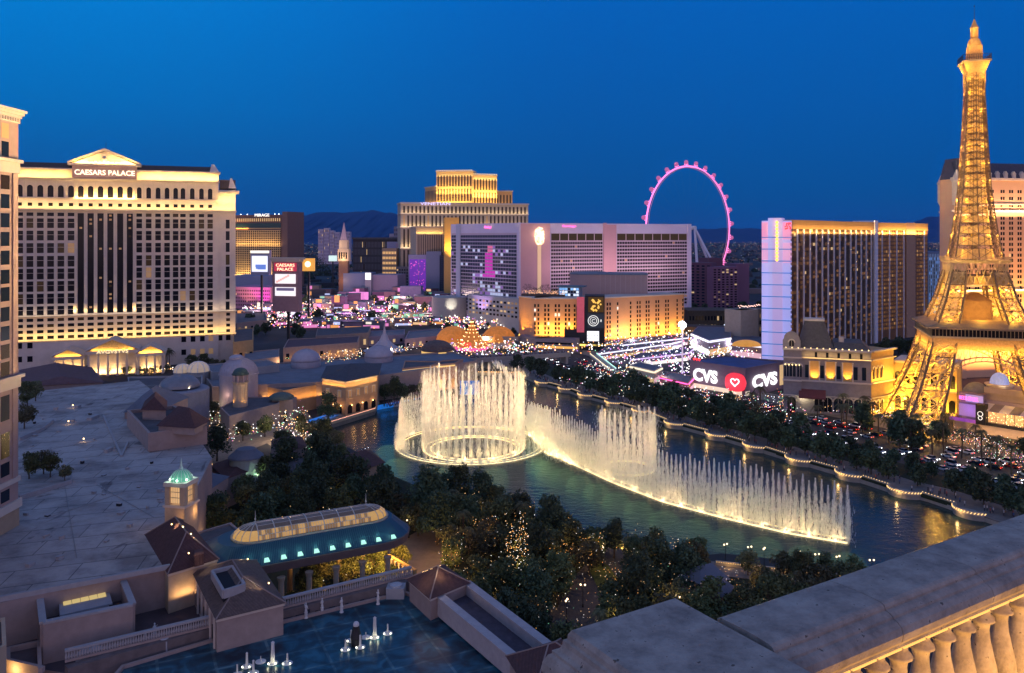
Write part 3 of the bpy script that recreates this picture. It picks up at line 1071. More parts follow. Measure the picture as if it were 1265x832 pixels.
# its entrance temple fronts
def temple(pxc,wpx,py_eave,py_apex,py_base,d,label,cols,sign=None,e=500):
 c = V(pxc,0,d)
 L = wpx * d / 1000
 dirv = cz.t
 p0 = Vector((c.x,c.y)) - dirv * L / 2
 f = Face(p0,p0 + dirv * L)
 t = thing('entrance_portico',label,'portico',(c.x,c.y,0))
 P = f.pt
 ze,za = zat(py_eave,d),zat(py_apex,d)
 zb_ = 0
 b = MB(); b.fbox(f,0,L,zb_,ze,-14,-3.5)
 b.build('wall',cream_wall,t)
 b = MB(); b.fbox(f,-.6,L + .6,ze,ze + 1.6,-14,.4)
 b.build('architrave',cream_trim,t)
 b = MB()
 z1 = ze + 1.6
 b.hexa([P(-1,z1,.9),P(L / 2,za,.9),P(L / 2,za,-14),P(-1,z1,-14),P(-1,z1 + .6,.9),P(L / 2,za + .8,.9),P(L / 2,za + .8,-14),P(-1,z1 + .6,-14)])
 b.hexa([P(L / 2,za,.9),P(L + 1,z1,.9),P(L + 1,z1,-14),P(L / 2,za,-14),P(L / 2,za + .8,.9),P(L + 1,z1 + .6,.9),P(L + 1,z1 + .6,-14),P(L / 2,za + .8,-14)])
 b.build('roof',cream_trim,t)
 b = MB(); b.add([P(0,z1,0),P(L,z1,0),P(L / 2,za,0),P(0,z1,-.5),P(L,z1,-.5),P(L / 2,za,-.5)],[(0,1,2),(5,4,3),(0,3,4,1),(1,4,5,2),(2,5,3,0)])
 b.build('tympanum',mat('gilded_tympanum',(.55,.36,.14),.7,var=.3,scale=1.2),t)
 for k in range(cols):
  u = L * (k + .5) / cols if cols < 3 else .8 + (L - 1.6) * k / (cols - 1)
  q = P(u,0,-.8)
  b = MB(); b.lathe((q.x,q.y,0),[(.75,0),(.75,.5),(.55,.6),(.48,ze - .9),(.8,ze - .3),(.8,ze)],10)
  b.build('column',cream_trim,t)
 lamp('AREA',P(L / 2,z1 + .25,.75),e,GOLD_L,(-f.n.x * .8,-f.n.y * .8,1),(f.t.x,f.t.y,0),L * .8,.5,parent=t,name='uplight')
 lamp('AREA',P(L / 2,1.0,-1.8),e * 4,WARM,(-f.n.x * .5,-f.n.y * .5,1),(f.t.x,f.t.y,0),L * .8,.5,parent=t,name='uplight')
 if sign:
  text(sign,f,L / 2,ze + .15,1.9,glow('portico_letters',(1,.75,.4),1.3),t,out=.55,width=L * .62)
 return t
temple(139,57,437,420,457,440,'central temple front with golden pediment and sign at the cream hotel entrance',6,'AVGVSTVS',900)
temple(84,34,444.5,432.5,455,446,'small left temple front with golden pediment beside the entrance portico',4,None,600)
temple(186,31,440,427.5,453,445,'small right temple front with golden pediment beside the entrance portico',4,None,900)
# ================================================================== NEAR WING AT THE LEFT EDGE
wf = Face((-97.6,92.0),(-97.9,160.5))
def build_wing():
 t = thing('hotel_wing','pinkish stone hotel wing cut by the left edge, with a white cornice','hotel',(-97.8,150,0))
 f = wf
 L = f.L
 zc = lambda y: zat(y,160.5)
 wing_m = mat('wing_rose_stone',(.38,.27,.24),.85,var=.08,scale=.3)
 b = MB(); b.fbox(f,0,L,0,zc(153),-30,0)
 b.build('wall',wing_m,t)
 prof = [(153,147,.25),(147,143.5,.5),(143.5,140,.8),(140,137,1.15)]
 b = MB()
 for ya,yb,o in prof:
  b.fbox(f,0,L + o,zc(ya),zc(yb),-30,o)
 b.build('cornice',cream_trim,t)
 b = MB(); b.hexa([f.pt(0,zc(137),1.0),f.pt(L + .9,zc(137),1.0),f.pt(L + .9,zc(137),-30),f.pt(0,zc(137),-30),f.pt(0,zc(129),-4),f.pt(L - 4,zc(129),-4),f.pt(L - 4,zc(129),-24),f.pt(0,zc(129),-24)])
 b.build('roof',slate_roof,t)
 b = MB(); b.fbox(f,0,L + .25,zc(215),zc(198),-30,.25); b.fbox(f,0,L + .7,zc(202),zc(198),-30,.7)
 b.build('string_course',cream_trim,t)
 b = MB(); b.fbox(f,0,L + .35,zc(478),zc(462),-30,.35); b.fbox(f,0,L + .9,zc(466),zc(462),-30,.9)
 b.build('string_course',cream_trim,t)
 b = MB(); b.fbox(f,0,L + .3,zc(594),zc(588),-30,.3); b.fbox(f,0,L + .5,zc(626),zc(616),-30,.5)
 b.build('string_course',cream_trim,t)
 base_m = mat('wing_tan_base',(.40,.30,.2),.85,var=.08)
 b = MB(); b.fbox(f,0,L + .12,0,zc(626),-30,.12)
 b.build('base_wall',base_m,t)
 W = Wins(t)
 rows = [227,250,273,295.5,318,341,362,386,409,431,455]
 pk = pickw(.0,.07,.25,glass_blue)
 for u in [L - 4.2 - 5.4 * k for k in range(10)]:
  for y in rows:
   if y in (455,): y = 452
   W.add(f,u,zc(y + 8.5),2.7,17 * .1605,pk(),.05)
  for y in (165,187):
   W.add(f,u,zc(y + 9),2.2,18 * .1605,pk(),.05)
  for y in (500,545,575):
   W.add(f,u,zc(y + (14 if y < 570 else 6)),2.7,(30 if y < 570 else 16) * .1605,pk(),.05)
  W.add(f,u,zc(612),2.7,14 * .1605,glass_blue,.05)
 for zy in (232,206): pass
 W.finish()
 b = MB()
 for u in [L - 1.5 - 5.4 * k for k in range(11)]:
  b.fbox(f,u - .5,u + .5,zc(462),zc(215),.02,.22)
  b.fbox(f,u - .5,u + .5,zc(588),zc(478),.02,.22)
 o = b.build('pilasters',wing_m,t); o['kind'] = 'stuff'
 # dentils under the cornice
 b = MB()
 for k in range(60):
  u = L - .5 - k * .8
  b.fbox(f,u - .2,u + .2,zc(151.5),zc(147.5),.25,.5)
 o = b.build('dentils',cream_trim,t); o['kind'] = 'stuff'
 for k in range(4):
  lamp('SPOT',f.pt(L - 1.5 - 5.4 * k,zc(461),.75),140,WARM,(-f.n.x * .2,-f.n.y * .2,1),spot=80,size=.15,parent=t,name='uplight')
  lamp('SPOT',f.pt(L - 1.5 - 5.4 * k,zc(197.5),.6),45,WARM,(-f.n.x * .2,-f.n.y * .2,1),spot=80,size=.15,parent=t,name='uplight')
build_wing()
# ================================================================== generic slab tower
def slab(name,label,cat,faces,ztop,depth,wall,group=None,z0=0.0):
 """faces: list of Face; each makes one block of the given depth"""
 f0 = faces[0]
 t = thing(name,label,cat,(f0.p0.x,f0.p0.y,0),group)
 for i,f in enumerate(faces):
  b = MB(); b.fbox(f,0,f.L,z0,ztop,-depth,0)
  b.build('wall',wall,t)
 return t
# ---- pink-lit three-wing hotel (centre)
def build_pink_hotel():
 zt = 87.0
 corner = (Vector(((641 - 632.5) * .652,652)))
 fl_ = Face(((557 - 632.5) * .722,722),corner)
 fr = Face(corner,((851 - 632.5) * .722,722))
 wall = mat('mauve_hotel_wall',(.72,.66,.78),.8,var=.06,scale=.05)
 rose = mat('rose_hotel_wall',(.72,.42,.42),.8,var=.05,scale=.05)
 t = thing('hotel_tower','wide pink and mauve hotel slab with glazed grid wings and a mirrored end','hotel',(corner.x,corner.y,0))
 b = MB(); b.fbox(fl_,0,fl_.L,0,zt,-18,0); b.build('mirrored_wing',wall,t)
 b = MB(); b.fbox(fr,0,fr.L,0,zt,-18,0); b.build('wing',wall,t)
 # rose pier with its lit column of bulbs
 u0,u1 = fr.u(641.5),fr.u(679)
 b = MB(); b.fbox(fr,u0,u1,0,zt - .4,0.02,.9); b.build('rose_pier',rose,t)
 b = MB(); b.fbox(fr,fr.u(745),fr.u(748.5),0,zt + .6,.02,1.5); b.fbox(fr,fr.u(748.5),fr.u(761),0,zt - 1,.02,.6); b.build('pier',rose,t)
 b = MB(); b.fbox(fr,fr.u(849),fr.u(853),0,zt + .3,-18,1.4); b.build('end_fin',wall,t); b = MB(); b.fbox(fr,fr.u(639.8),fr.u(642.2),0,zt + .3,.02,1.6); b.build('end_fin',wall,t)
 W = Wins(t)
 zr = lambda px,y: fr.z(px,y)
 # wing grids: white frame, dark panes, darker glazed top storey
 top_m = mat('top_storey_glass',(.02,.014,.01),.3,var=0,emit=(1,.6,.2),estr=.03)
 frame_m = mat('pink_white_frame',(.62,.50,.56),.6,var=.05,scale=.05)
 for (pa,pb,nu) in ((680,745,22),(761.5,849,28)):
  ua,ub = fr.u(pa) + .3,fr.u(pb) - .5
  b = MB(); b.fbox(fr,ua,ub,zr(pa,361),zt - 8.2,.02,.2); b.build('grid_frame',frame_m,t)
  for u in lin(ua,ub,6 if nu < 25 else 8):
   W.add(fr,u,zt - 14.2,(ub - ua) / (6 if nu < 25 else 8) - .8,5.6,top_m,.3)
  zs = [zt - 17.3 - 2.95 * k for k in range(19)]
  for u in lin(ua,ub,nu):
   for z in zs:
    r = rnd()
    m = glass_dark if r < .90 else (glass_amber if r < .985 else lit_dim)
    W.add(fr,u,z,(ub - ua) / nu - .55,1.75,m,.3)
 # mirrored end: grid of small panes with a big lit picture of a dancer's gown in pink
 ua,ub = fl_.u(558),fl_.u(638.5)
 b = MB(); b.fbox(fl_,ua,ub,4,zt - 8,.02,.2); b.build('grid_frame',frame_m,t)
 pan = mat('mirror_pane',(.16,.17,.21),.15,.6,var=.25,scale=.08)
 pk2 = glow('mural_pink',(.9,.05,.6),.42); pw = glow('mural_white',(.7,.75,1),.5); pm = glow('mural_mauve',(.55,.3,.8),.25)
 for i,u in enumerate(lin(ua,ub,26)):
  for k in range(22):
   z = zt - 12 - 3.0 * k
   x,y = (u - ua) / (ub - ua),k / 21
   m = pan
   dx = abs(x - .60)
   if .2 < y < .55 and dx < .05 + .10 * (y - .2): m = pk2
   if .12 < y <= .2 and dx < .04: m = glow('mural_rose',(1,.2,.4),.5)
   if .1 < y < .9 and m is pan and rnd() < .30 * math.exp(-dx * 4) : m = random.choice((pw,pm,pw))
   if y > .62 and dx < .16 and rnd() < .7: m = random.choice((pw,pm))
   W.add(fl_,u,z,(ub - ua) / 26 - .35,2.2,m,.3)
 W.finish()
 b = MB(); b.fbox(fl_,fl_.u(564.5),fl_.u(569.5),0,zt + .2,.2,1.2); b.build('fin',mat('pale_blue_fin',(.5,.52,.62),.6,var=0),t)
 # bulb column: stem and flower of lights
 um = fr.u(665.5)
 b = MB(); b.fbox(fr,um - 1.6,um + 1.6,20,zt - 14,.9,1.3); st = b.build('sign_stem',glow('cream_sign_stem',(1,.66,.40),.42),t)
 b = MB(); pts = []
 for k in range(130):
  a = rnd() * 2 * PI; q = rnd() ** .5
  b.octa(fr.pt(um + 4.6 * q * math.cos(a),zt - 10.5 + 7.5 * q * math.sin(a),1.6 + uni(0,.5)),.42)
 b.build('sign_flower',glow('cream_sign_bulbs',(1,.82,.5),2.4),t)
 lamp('POINT',fr.pt(um,zt - 9,4),2600,(1,.75,.4),size=2,parent=t,name='sign_glow')
 text('flamingo',fr,fr.u(703),zt - 3.6,2.2,neon_pink,t,out=.5,width=13)
 text('flamingo',fl_,fl_.u(603),zt - 4.6,2.8,neon_pink,t,out=.5,width=9)
 lamp('AREA',fr.pt(fr.L * .55,48,26),17000,(1,.62,.74),(-fr.n.x,-fr.n.y,.25),(fr.t.x,fr.t.y,0),fr.L * .8,3,parent=t,name='pink_fill')  # area light added in mid-air to brighten the pink wings
 lamp('SPOT',fl_.pt(fl_.L * .6,8,20),30000,(.6,.35,1),(-fl_.n.x * .45,-fl_.n.y * .45,1),spot=80,size=1,parent=t,name='violet_uplight')
 # low curved podium under the mirrored end
 b = MB()
 pf = pxface(578,690,641,640)
 pod = thing('hotel_podium','low curved white podium with ribbon windows under the mirrored hotel end','building',(pf.p0.x,pf.p0.y,0))
 b.fbox(pf,0,pf.L,0,pf.z(600,366),-20,0); b.build('wall',mat('podium_white',(.5,.48,.44),.7,var=.06),pod)
 Wp = Wins(pod)
 for r_ in range(4):
  for u in lin(1,pf.L - 1,14):
   Wp.add(pf,u,pf.z(600,370 + 5.2 * r_) - 2.2,2.8,1.7,random.choice((glass_dark,lit_dim,glass_amber,lit_warm)),.05)
 Wp.finish()
 return fr,fl_
build_pink_hotel()
# ---- small casino block in front, golden lit (centre)
def build_golden():
 zt = 33.5
 wall = mat('golden_block_wall',(.52,.30,.18),.8,var=.06,scale=.1)
 fA = pxface(641,568,660.5,548)
 fB = pxface(660.5,548,722,545)
 fC = pxface(747,553,845,590)
 t = thing('hotel_block','orange lit boutique hotel block with rows of paired windows and a corner screen tower','hotel',(fB.p1.x,fB.p1.y,0))
 for f,dp in ((fA,14),(fB,24),(fC,22)):
  b = MB(); b.fbox(f,0,f.L,0,zt,-dp,0); b.build('wall',wall,t)
  b = MB(); b.fbox(f,-.3,f.L + .3,zt,zt + .8,-dp,.5); b.build('parapet',cream_trim,t)
 fT = pxface(712,540,747,538)
 b = MB(); b.fbox(fT,0,fT.L,0,zt - 4.5,-16,0); b.fbox(fT,fT.L * .3,fT.L,0,zt + 3,-14,0.5); b.build('screen_tower',mat('black_cladding',(.02,.02,.025),.5,var=.1),t)
 W = Wins(t)
 def pair(f,u,n,z_hi,dz,solo=False):
  for k in range(n):
   z = z_hi - k * dz
   for du in ((0,) if solo else (-1.15,1.15)):
    m = random.choice((glass_dark,glass_dark,glass_dark,glass_amber,lit_white if rnd() < .2 else glass_dark))
    W.add(f,u + du,z,1.25,2.0,m,.06)
 for px,solo in ((662,0),(674.5,0),(687.5,0),(700,0),(711,0)):
  pair(fB,fB.u(px + 1),8,zt - 5.4,3.05,solo)
 for px,solo in ((752,0),(763,1),(779,1),(789,0),(800,0),(812,0),(824,0),(836.5,1),(843.5,1)):
  pair(fC,fC.u(px),9,zt - 5.0,3.1,solo)
 W.finish()
 # uplights between window columns
 strip(fB,1,fB.L - 1,9.2,4.5,11000,(1,.52,.07),t,w=1,tilt=.55)
 strip(fC,0,fC.L,6.0,4.5,22000,(1,.52,.07),t,w=1,tilt=.5)
 for f,pxs,z in ((fA,(646,655),7),(fB,(667.5,681,694,706),9.5),(fC,(757.5,768,774,784,795,806,818,830,840.5),5.5)):
  for px in pxs:
   lamp('SPOT',f.pt(f.u(px),z + 1.5,2.2),7000,(1,.50,.03),(-f.n.x * .30,-f.n.y * .30,1),spot=60,size=.3,parent=t,name='uplight')
 lamp('SPOT',fA.pt(fA.L / 2,8,6),30000,(1,.52,.04),(-fA.n.x * .6,-fA.n.y * .6,1),spot=100,size=.3,parent=t,name='uplight')
 # podium
 pod_m = mat('podium_mauve_stone',(.26,.21,.22),.8,var=.1)
 P1 = pxface(641,556,660.5,534); P2 = pxface(660.5,534,712,527); P3 = pxface(747,540,862,578)
 for f,z in ((P1,8.5),(P2,8.5),(P3,5.0)):
  b = MB(); b.fbox(f,0,f.L,4.0,z,-14,0); b.fbox(f,0,f.L,0,4.0,-14,-2.2); b.build('podium',pod_m,t)
 b = MB(); b.fbox(P2,1,P2.L - 3,5.2,6.4,-1,.05); b.build('podium_glazing',glass_dark,t)
 for f in (P2,P3):
  b = MB(); b.fbox(f,0,f.L,2.2,3.7,-2.1,-2.0); b.build('shopfront_glow',glow('shopfront_amber',(1,.5,.12),.9,sample=True),t)
 # screens
 b = MB(); b.fbox(fT,fT.L * .42,fT.L * .96,zt - 8,zt + 2,.5,.75); b.build('screen',glow('screen_dark_amber',(.12,.06,.01),.4),t)
 b = MB()
 for k in range(26):
  b.octa(fT.pt(fT.L * .42 + uni(.12,.46) * fT.L,zt - 7 + uni(0,7.4),.9),uni(.5,1.1))
 b.build('screen_picture',glow('screen_picture_amber',(1,.6,.12),.85),t)
 b = MB(); b.fbox(fT,fT.L * .40,fT.L * .98,zt - 18.5,zt - 9,.5,.75); b.build('screen',glow('screen_slate',(.03,.035,.05),.5),t)
 c_ = fT.pt(fT.L * .60,zt - 13.7,.85)
 for rr_,m_ in ((3.4,.28),(2.2,.22)):
  b = MB()
  for k in range(32):
   a,c2 = 2 * PI * k / 32,2 * PI * (k + 1) / 32
   b.bar(fT.pt(fT.L * .60 + rr_ * math.cos(a),zt - 13.7 + rr_ * math.sin(a),.9),fT.pt(fT.L * .60 + rr_ * math.cos(c2),zt - 13.7 + rr_ * math.sin(c2),.9),m_)
  b.build('screen_emblem',glow('emblem_white',(.9,.9,.85),1.0),t)
 text('C',fT,fT.L * .60,zt - 15.0,2.4,MATS['emblem_white'],t,out=.9)
 text('8',fT,fT.L * .87,zt - 14.4,1.6,MATS['emblem_white'],t,out=.9)
 b = MB(); b.fbox(fT,-8,fT.L * .98,5.2,zt - 19.5,.1,.5); b.build('screen_surround',MATS['black_cladding'],t)
 b = MB(); b.fbox(fT,fT.L * .38,fT.L * .80,zt - 27.2,zt - 20.6,.55,.8); b.build('screen',white_sign,t)
 for k,(s_,hh) in enumerate((('- - - -',.35),('- - - - -',.35))):
  text(s_,fT,fT.L * .58,zt - 23.4 - k * 2.0,.25,metal_dark,t,out=.9,width=7)
 b = MB(); b.fbox(fT,fT.L * .1,fT.L * .96,3.0,4.2,.2,.5); b.build('screen_base_glow',glow('base_glow_yellow',(1,.7,.15),1.6,True),t)
 b = MB(); b.fbox(fT,fT.L * .02,fT.L * .28,12,zt + 2,.1,.7); b.build('blade_sign',mat('pink_blade',(.5,.14,.16),.6,var=.1,emit=(1,.12,.18),estr=.3),t)
 # roof garden club
 gz = zt + .9
 fG = pxface(644,566,697,556)
 g = thing('roof_terrace','rooftop club terrace full of dark palms and warm lights on the orange block','terrace',(fG.p0.x,fG.p0.y,gz))
 b = MB(); b.fbox(fG,0,fG.L,gz + .01,gz + 1.4,-12,0); b.build('planter_wall',mat('terrace_brown',(.09,.06,.05),.8,var=.2),g)
 b = MB()
 for k in range(130):
  b.octa(fG.pt(uni(0,fG.L),gz + 1.4 + uni(0,2.6),uni(-6,.2)),uni(.15,.3))
 o = b.build('string_lights',glow('terrace_bulbs',(1,.5,.25),2.0),g); o['kind'] = 'stuff'
 b = MB()
 for k in range(1500):
  u = uni(0,fG.L); z = gz + 2.2 + rnd() * 6.3 * (.75 + .25 * math.sin(u * .5));
  p = fG.pt(u,z,uni(-10,-.5)); s_ = uni(.2,.5); a = uni(0,6.28)
  b.add([p,p + Vector((s_ * math.cos(a),s_ * math.sin(a),.25)),p + Vector((s_ * .3,s_ * .2,-s_))],[(0,1,2)])
 o = b.build('planting',mat('terrace_leaves',(.035,.03,.02),.9,var=0),g); o['kind'] = 'stuff'
 # drum hall on the roof
 fD = pxface(716,590,800,585)
 dm = thing('event_hall','pale rose windowless hall with vertical ribs behind the orange block roof','building',(fD.p0.x,fD.p0.y,0))
 zz = zat(340,588)
 b = MB(); b.fbox(fD,fD.L * .15,fD.L,0,zz,-30,0)
 q = fD.pt(fD.L * .15,0,-15); b.lathe((q.x,q.y,0),[(15,0),(15,zz)],28)
 b.build('wall',mat('rose_grey_panels',(.40,.29,.28),.8,var=.05,scale=.1),dm)
 b = MB()
 for k in range(9): b.fbox(fD,fD.L * (.3 + .075 * k),fD.L * (.3 + .075 * k) + .4,0,zz,.02,.4)
 b.build('rib_pattern',mat('rose_rib',(.46,.36,.34),.8,var=0),dm)
 b = MB(); b.fbox(fD,fD.L * .15,fD.L + .4,zz,zz + .9,-30.4,.4); q2 = fD.pt(fD.L * .15,0,-15); b.lathe((q2.x,q2.y,zz + .01),[(15.3,0),(15.3,.8),(12,1.6),(.01,1.7)],28)
 b.build('roof',mat('blue_grey_roof',(.16,.2,.25),.7,var=.1),dm)
 # blue lit rooftop pavilion left of the drum
 fP = pxface(690,560,716,556)
 pv = thing('roof_pavilion','blue and white lit glazed rooftop pavilion beside the ribbed hall','pavilion',(fP.p0.x,fP.p0.y,zt))
 b = MB(); b.fbox(fP,0,fP.L,zt + .9,zt + 7.5,-10,0); b.build('frame',mat('pavilion_steel',(.25,.3,.4),.5,var=0),pv)
 Wp = Wins(pv)
 for u in lin(.5,fP.L - .5,7):
  for k in range(3):
   Wp.add(fP,u,zt + 1.4 + 2.0 * k,1.6,1.5,random.choice((glow('pavilion_blue',(.25,.55,1),.9),glow('pavilion_white',(.8,.9,1),1.0),glass_blue)),.05)
 Wp.finish()
 b = MB(); b.fbox(fP,-1,fP.L + 3,zt + 7.51,zt + 8.2,-11,1.2); b.build('roof',mat('teal_roof',(.06,.16,.22),.6,var=.1),pv)
build_golden()
# ---- arcaded hotel with the taller golden tower behind it
def build_venice():
 wall = mat('venice_cream_wall',(.52,.42,.30),.8,var=.06,scale=.05)
 f = pxface(495,1120,652.5,1165)
 zt = 122
 t = slab('hotel_tower','broad cream hotel with tall narrow arcaded windows behind the mauve slab','hotel',[f],zt,40,wall)
 for z,h,o in ((zt,2.2,1.8),(zt - 14,1,.8),(zt - 33,1.6,1.0),(zt - 62,1.6,1.0)):
  b = MB(); b.fbox(f,-1,f.L + 1,z,z + h,-40,o); b.build('cornice',cream_trim,t)
 W = Wins(t)
 dk = mat('venice_window',(.05,.035,.025),.4,var=0)
 for u in lin(2,f.L - 2,32):
  W.add(f,u,zt - 12.6,2.6,9.6,dk,.1)
  W.add(f,u,zt - 31,2.4,15,dk if rnd() < .9 else lit_dim,.1)
  W.add(f,u,zt - 60,2.4,25,dk,.1)
  W.add(f,u,zt - 112,2.4,48,dk,.1)
 W.finish()
 text('VENETIAN',f,f.u(537.5),zt - 1.5,4.0,glow('sign_letters_lilac',(.7,.6,1),1.3),t,out=2.2,width=f.u(556) - f.u(519))
 strip(f,0,f.L,zt - 13,3,7000,CREAM,t,w=1)
 strip(f,0,f.L,zt - 32,3,10000,CREAM,t,w=1)
 strip(f,0,f.L,zt - 61,4,15000,CREAM,t,w=1)
 # lower wing with its own cornice
 f3 = pxface(514,1060,548,1070)
 b = MB(); b.fbox(f3,0,f3.L,0,zat(282,1065),-50,0); b.fbox(f3,-1,f3.L + 1,zat(282,1065),zat(280,1065),-50,1); b.build('front_wing',wall,t)
 W3 = []
 b = MB()
 for u in lin(1.5,f3.L - 1.5,14): b.fbox(f3,u - .55,u + .55,20,zat(290,1065),.02,.12)
 o = b.build('window_field',dk,t); o['kind'] = 'stuff'
 strip(f3,0,f3.L,zat(289,1065),2,2500,GOLD_L,t,w=1)
 # bright golden side return
 f4 = pxface(549,1010,567,1012)
 b = MB(); b.fbox(f4,0,f4.L,0,zat(269,1011),-60,0); b.build('golden_flank',mat('golden_flank_wall',(.6,.36,.10),.8,var=.04),t)
 strip(f4,0,f4.L,60,5,6500,(1,.6,.08),t,w=2,tilt=.5)
 lamp('SPOT',f4.pt(f4.L * .7,45,14),90000,(1,.62,.12),(-f4.n.x * .5,-f4.n.y * .5,1),spot=90,size=2,parent=t,name='uplight')
 # taller tower
 m2 = mat('gold_tower_wall',(.60,.40,.20),.75,var=.08,scale=.04)
 fa = pxface(525,1480,539,1440); fb_ = pxface(539,1440,584,1430); fc = pxface(584,1435,614,1450); fd = pxface(612,1490,633,1495)
 t2 = thing('hotel_tower','tall golden floodlit tower with stepped top rising behind the cream hotel','hotel',(fb_.p0.x,fb_.p0.y,0))
 dk2 = mat('gold_tower_window',(.05,.03,.02),.3,var=0)
 for f,zz in ((fa,zat(232,1460)),(fb_,zat(212.5,1435)),(fc,zat(217,1440)),(fd,zat(237,1490))):
  b = MB(); b.fbox(f,0,f.L,0,zz,-30,0); b.build('wall',m2,t2)
  b = MB(); b.fbox(f,-1,f.L + 1,zz,zz + 2,-31,1.5); b.build('cornice',cream_trim,t2)
  Wt = []
  b = MB()
  n = max(3,int(f.L / 5.5))
  for u in lin(1,f.L - 1,n):
   for z,h in ((zz - 6,20),(zz - 30,22),(zz - 55,26),(zz - 84,60)):
    b.fbox(f,u - 1.35,u + 1.35,z - h,z,.02,.15)
  o = b.build('window_field',dk2,t2); o['kind'] = 'stuff'
  if f is not fd and f is not fa:
   strip(f,0,f.L,zz - 75,9,110000,(1,.60,.12),t2,w=3,tilt=.22)
   strip(f,0,f.L,zz - 8,2,3500,(1,.75,.3),t2,w=1)
   strip(f,0,f.L,zz - 38,6,30000,(1,.62,.14),t2,w=2)
  else:
   strip(f,0,f.L,zz - 30,4,2500,(1,.62,.14),t2,w=2)
 b = MB()
 for k in range(0,46,3):
  for f in (fb_,fc):
   pass
 for f,zz in ((fb_,zat(212.5,1435)),(fc,zat(217,1440))):
  n = int(f.L / 3.2)
  for u in lin(0,f.L,n): b.octa(f.pt(u,zz + 2.6,.8),.65)
 o = b.build('roofline_bulbs',bulb_gold,t2); o['kind'] = 'stuff'
build_venice()
# ---- gold mirrored hotel at the left, behind the roman tower
def build_mirage():
 f = pxface(280,1190,356,1150)
 zt = zat(265.5,1160)
 t = slab('hotel_tower','copper coloured hotel with fine golden window lines and a dark end fin','hotel',[f],zt,35,mat('copper_brown_wall',(.16,.09,.07),.5,var=.08,scale=.05))
 gold_l = glow('golden_mullion_light',(1,.66,.3),.55)
 dk = mat('copper_glass',(.06,.05,.04),.15,.5,var=.2,scale=.02)
 b = MB(); b.fbox(f,f.u(290),f.u(347),20,zt - 22,.05,.4); b.build('glass_front',dk,t)
 b = MB(); b.fbox(f,f.u(290),f.u(347),zt - 20,zt - 12,.05,.3); b.build('glass_band',mat('blue_green_glass',(.02,.06,.07),.12,.4,var=.2,scale=.03),t)
 b = MB()
 for k,u in enumerate(lin(f.u(290),f.u(347),24)): b.fbox(f,u - .35,u + .35,20,zt - 22,.4,.9)
 o = b.build('mullion_pattern',mat('golden_mullion',(.62,.44,.22),.5,var=.1,scale=.05,emit=(1,.66,.3),estr=.0),t)
 b = MB()
 for k in range(22):
  z = 21 + k * 3.2
  b.fbox(f,f.u(290),f.u(347),z,z + .8,.4,.7)
 o = b.build('spandrel_pattern',MATS['golden_mullion'],t)
 b = MB()
 for u in lin(f.u(290),f.u(347),22): b.fbox(f,u - .6,u + .6,zt - 9.5,zt - 5,.05,.6)
 o = b.build('clerestory',lit_warm,t); o['kind'] = 'stuff'
 b = MB(); b.fbox(f,f.u(350),f.u(356.5),0,zt + 4,-36,2.5); b.build('end_fin',mat('brown_fin',(.2,.12,.1),.6,var=.1),t)
 text('MIRAGE',f,f.u(324),zt - 2.5,4.2,glow('sign_letters_white',(1,.95,.85),1.5),t,out=.6,width=f.u(333) - f.u(315))
 b = MB()
 for px in (290,298,306,340,345):
  b.octa(f.pt(f.u(px),zt + .8,.8),.7)
 b.build('roof_bulbs',bulb_white,t)
 strip(f,f.u(290),f.u(347),16,6,42000,(1,.68,.3),t,w=2,tilt=.22)
 strip(f,f.u(290),f.u(306),zt - 21,3,6000,(1,.4,.08),t,w=1,tilt=.3)
 strip(f,f.u(290),f.u(347),zt - 45,5,15000,(1,.62,.25),t,w=1.5,tilt=.25)
build_mirage()
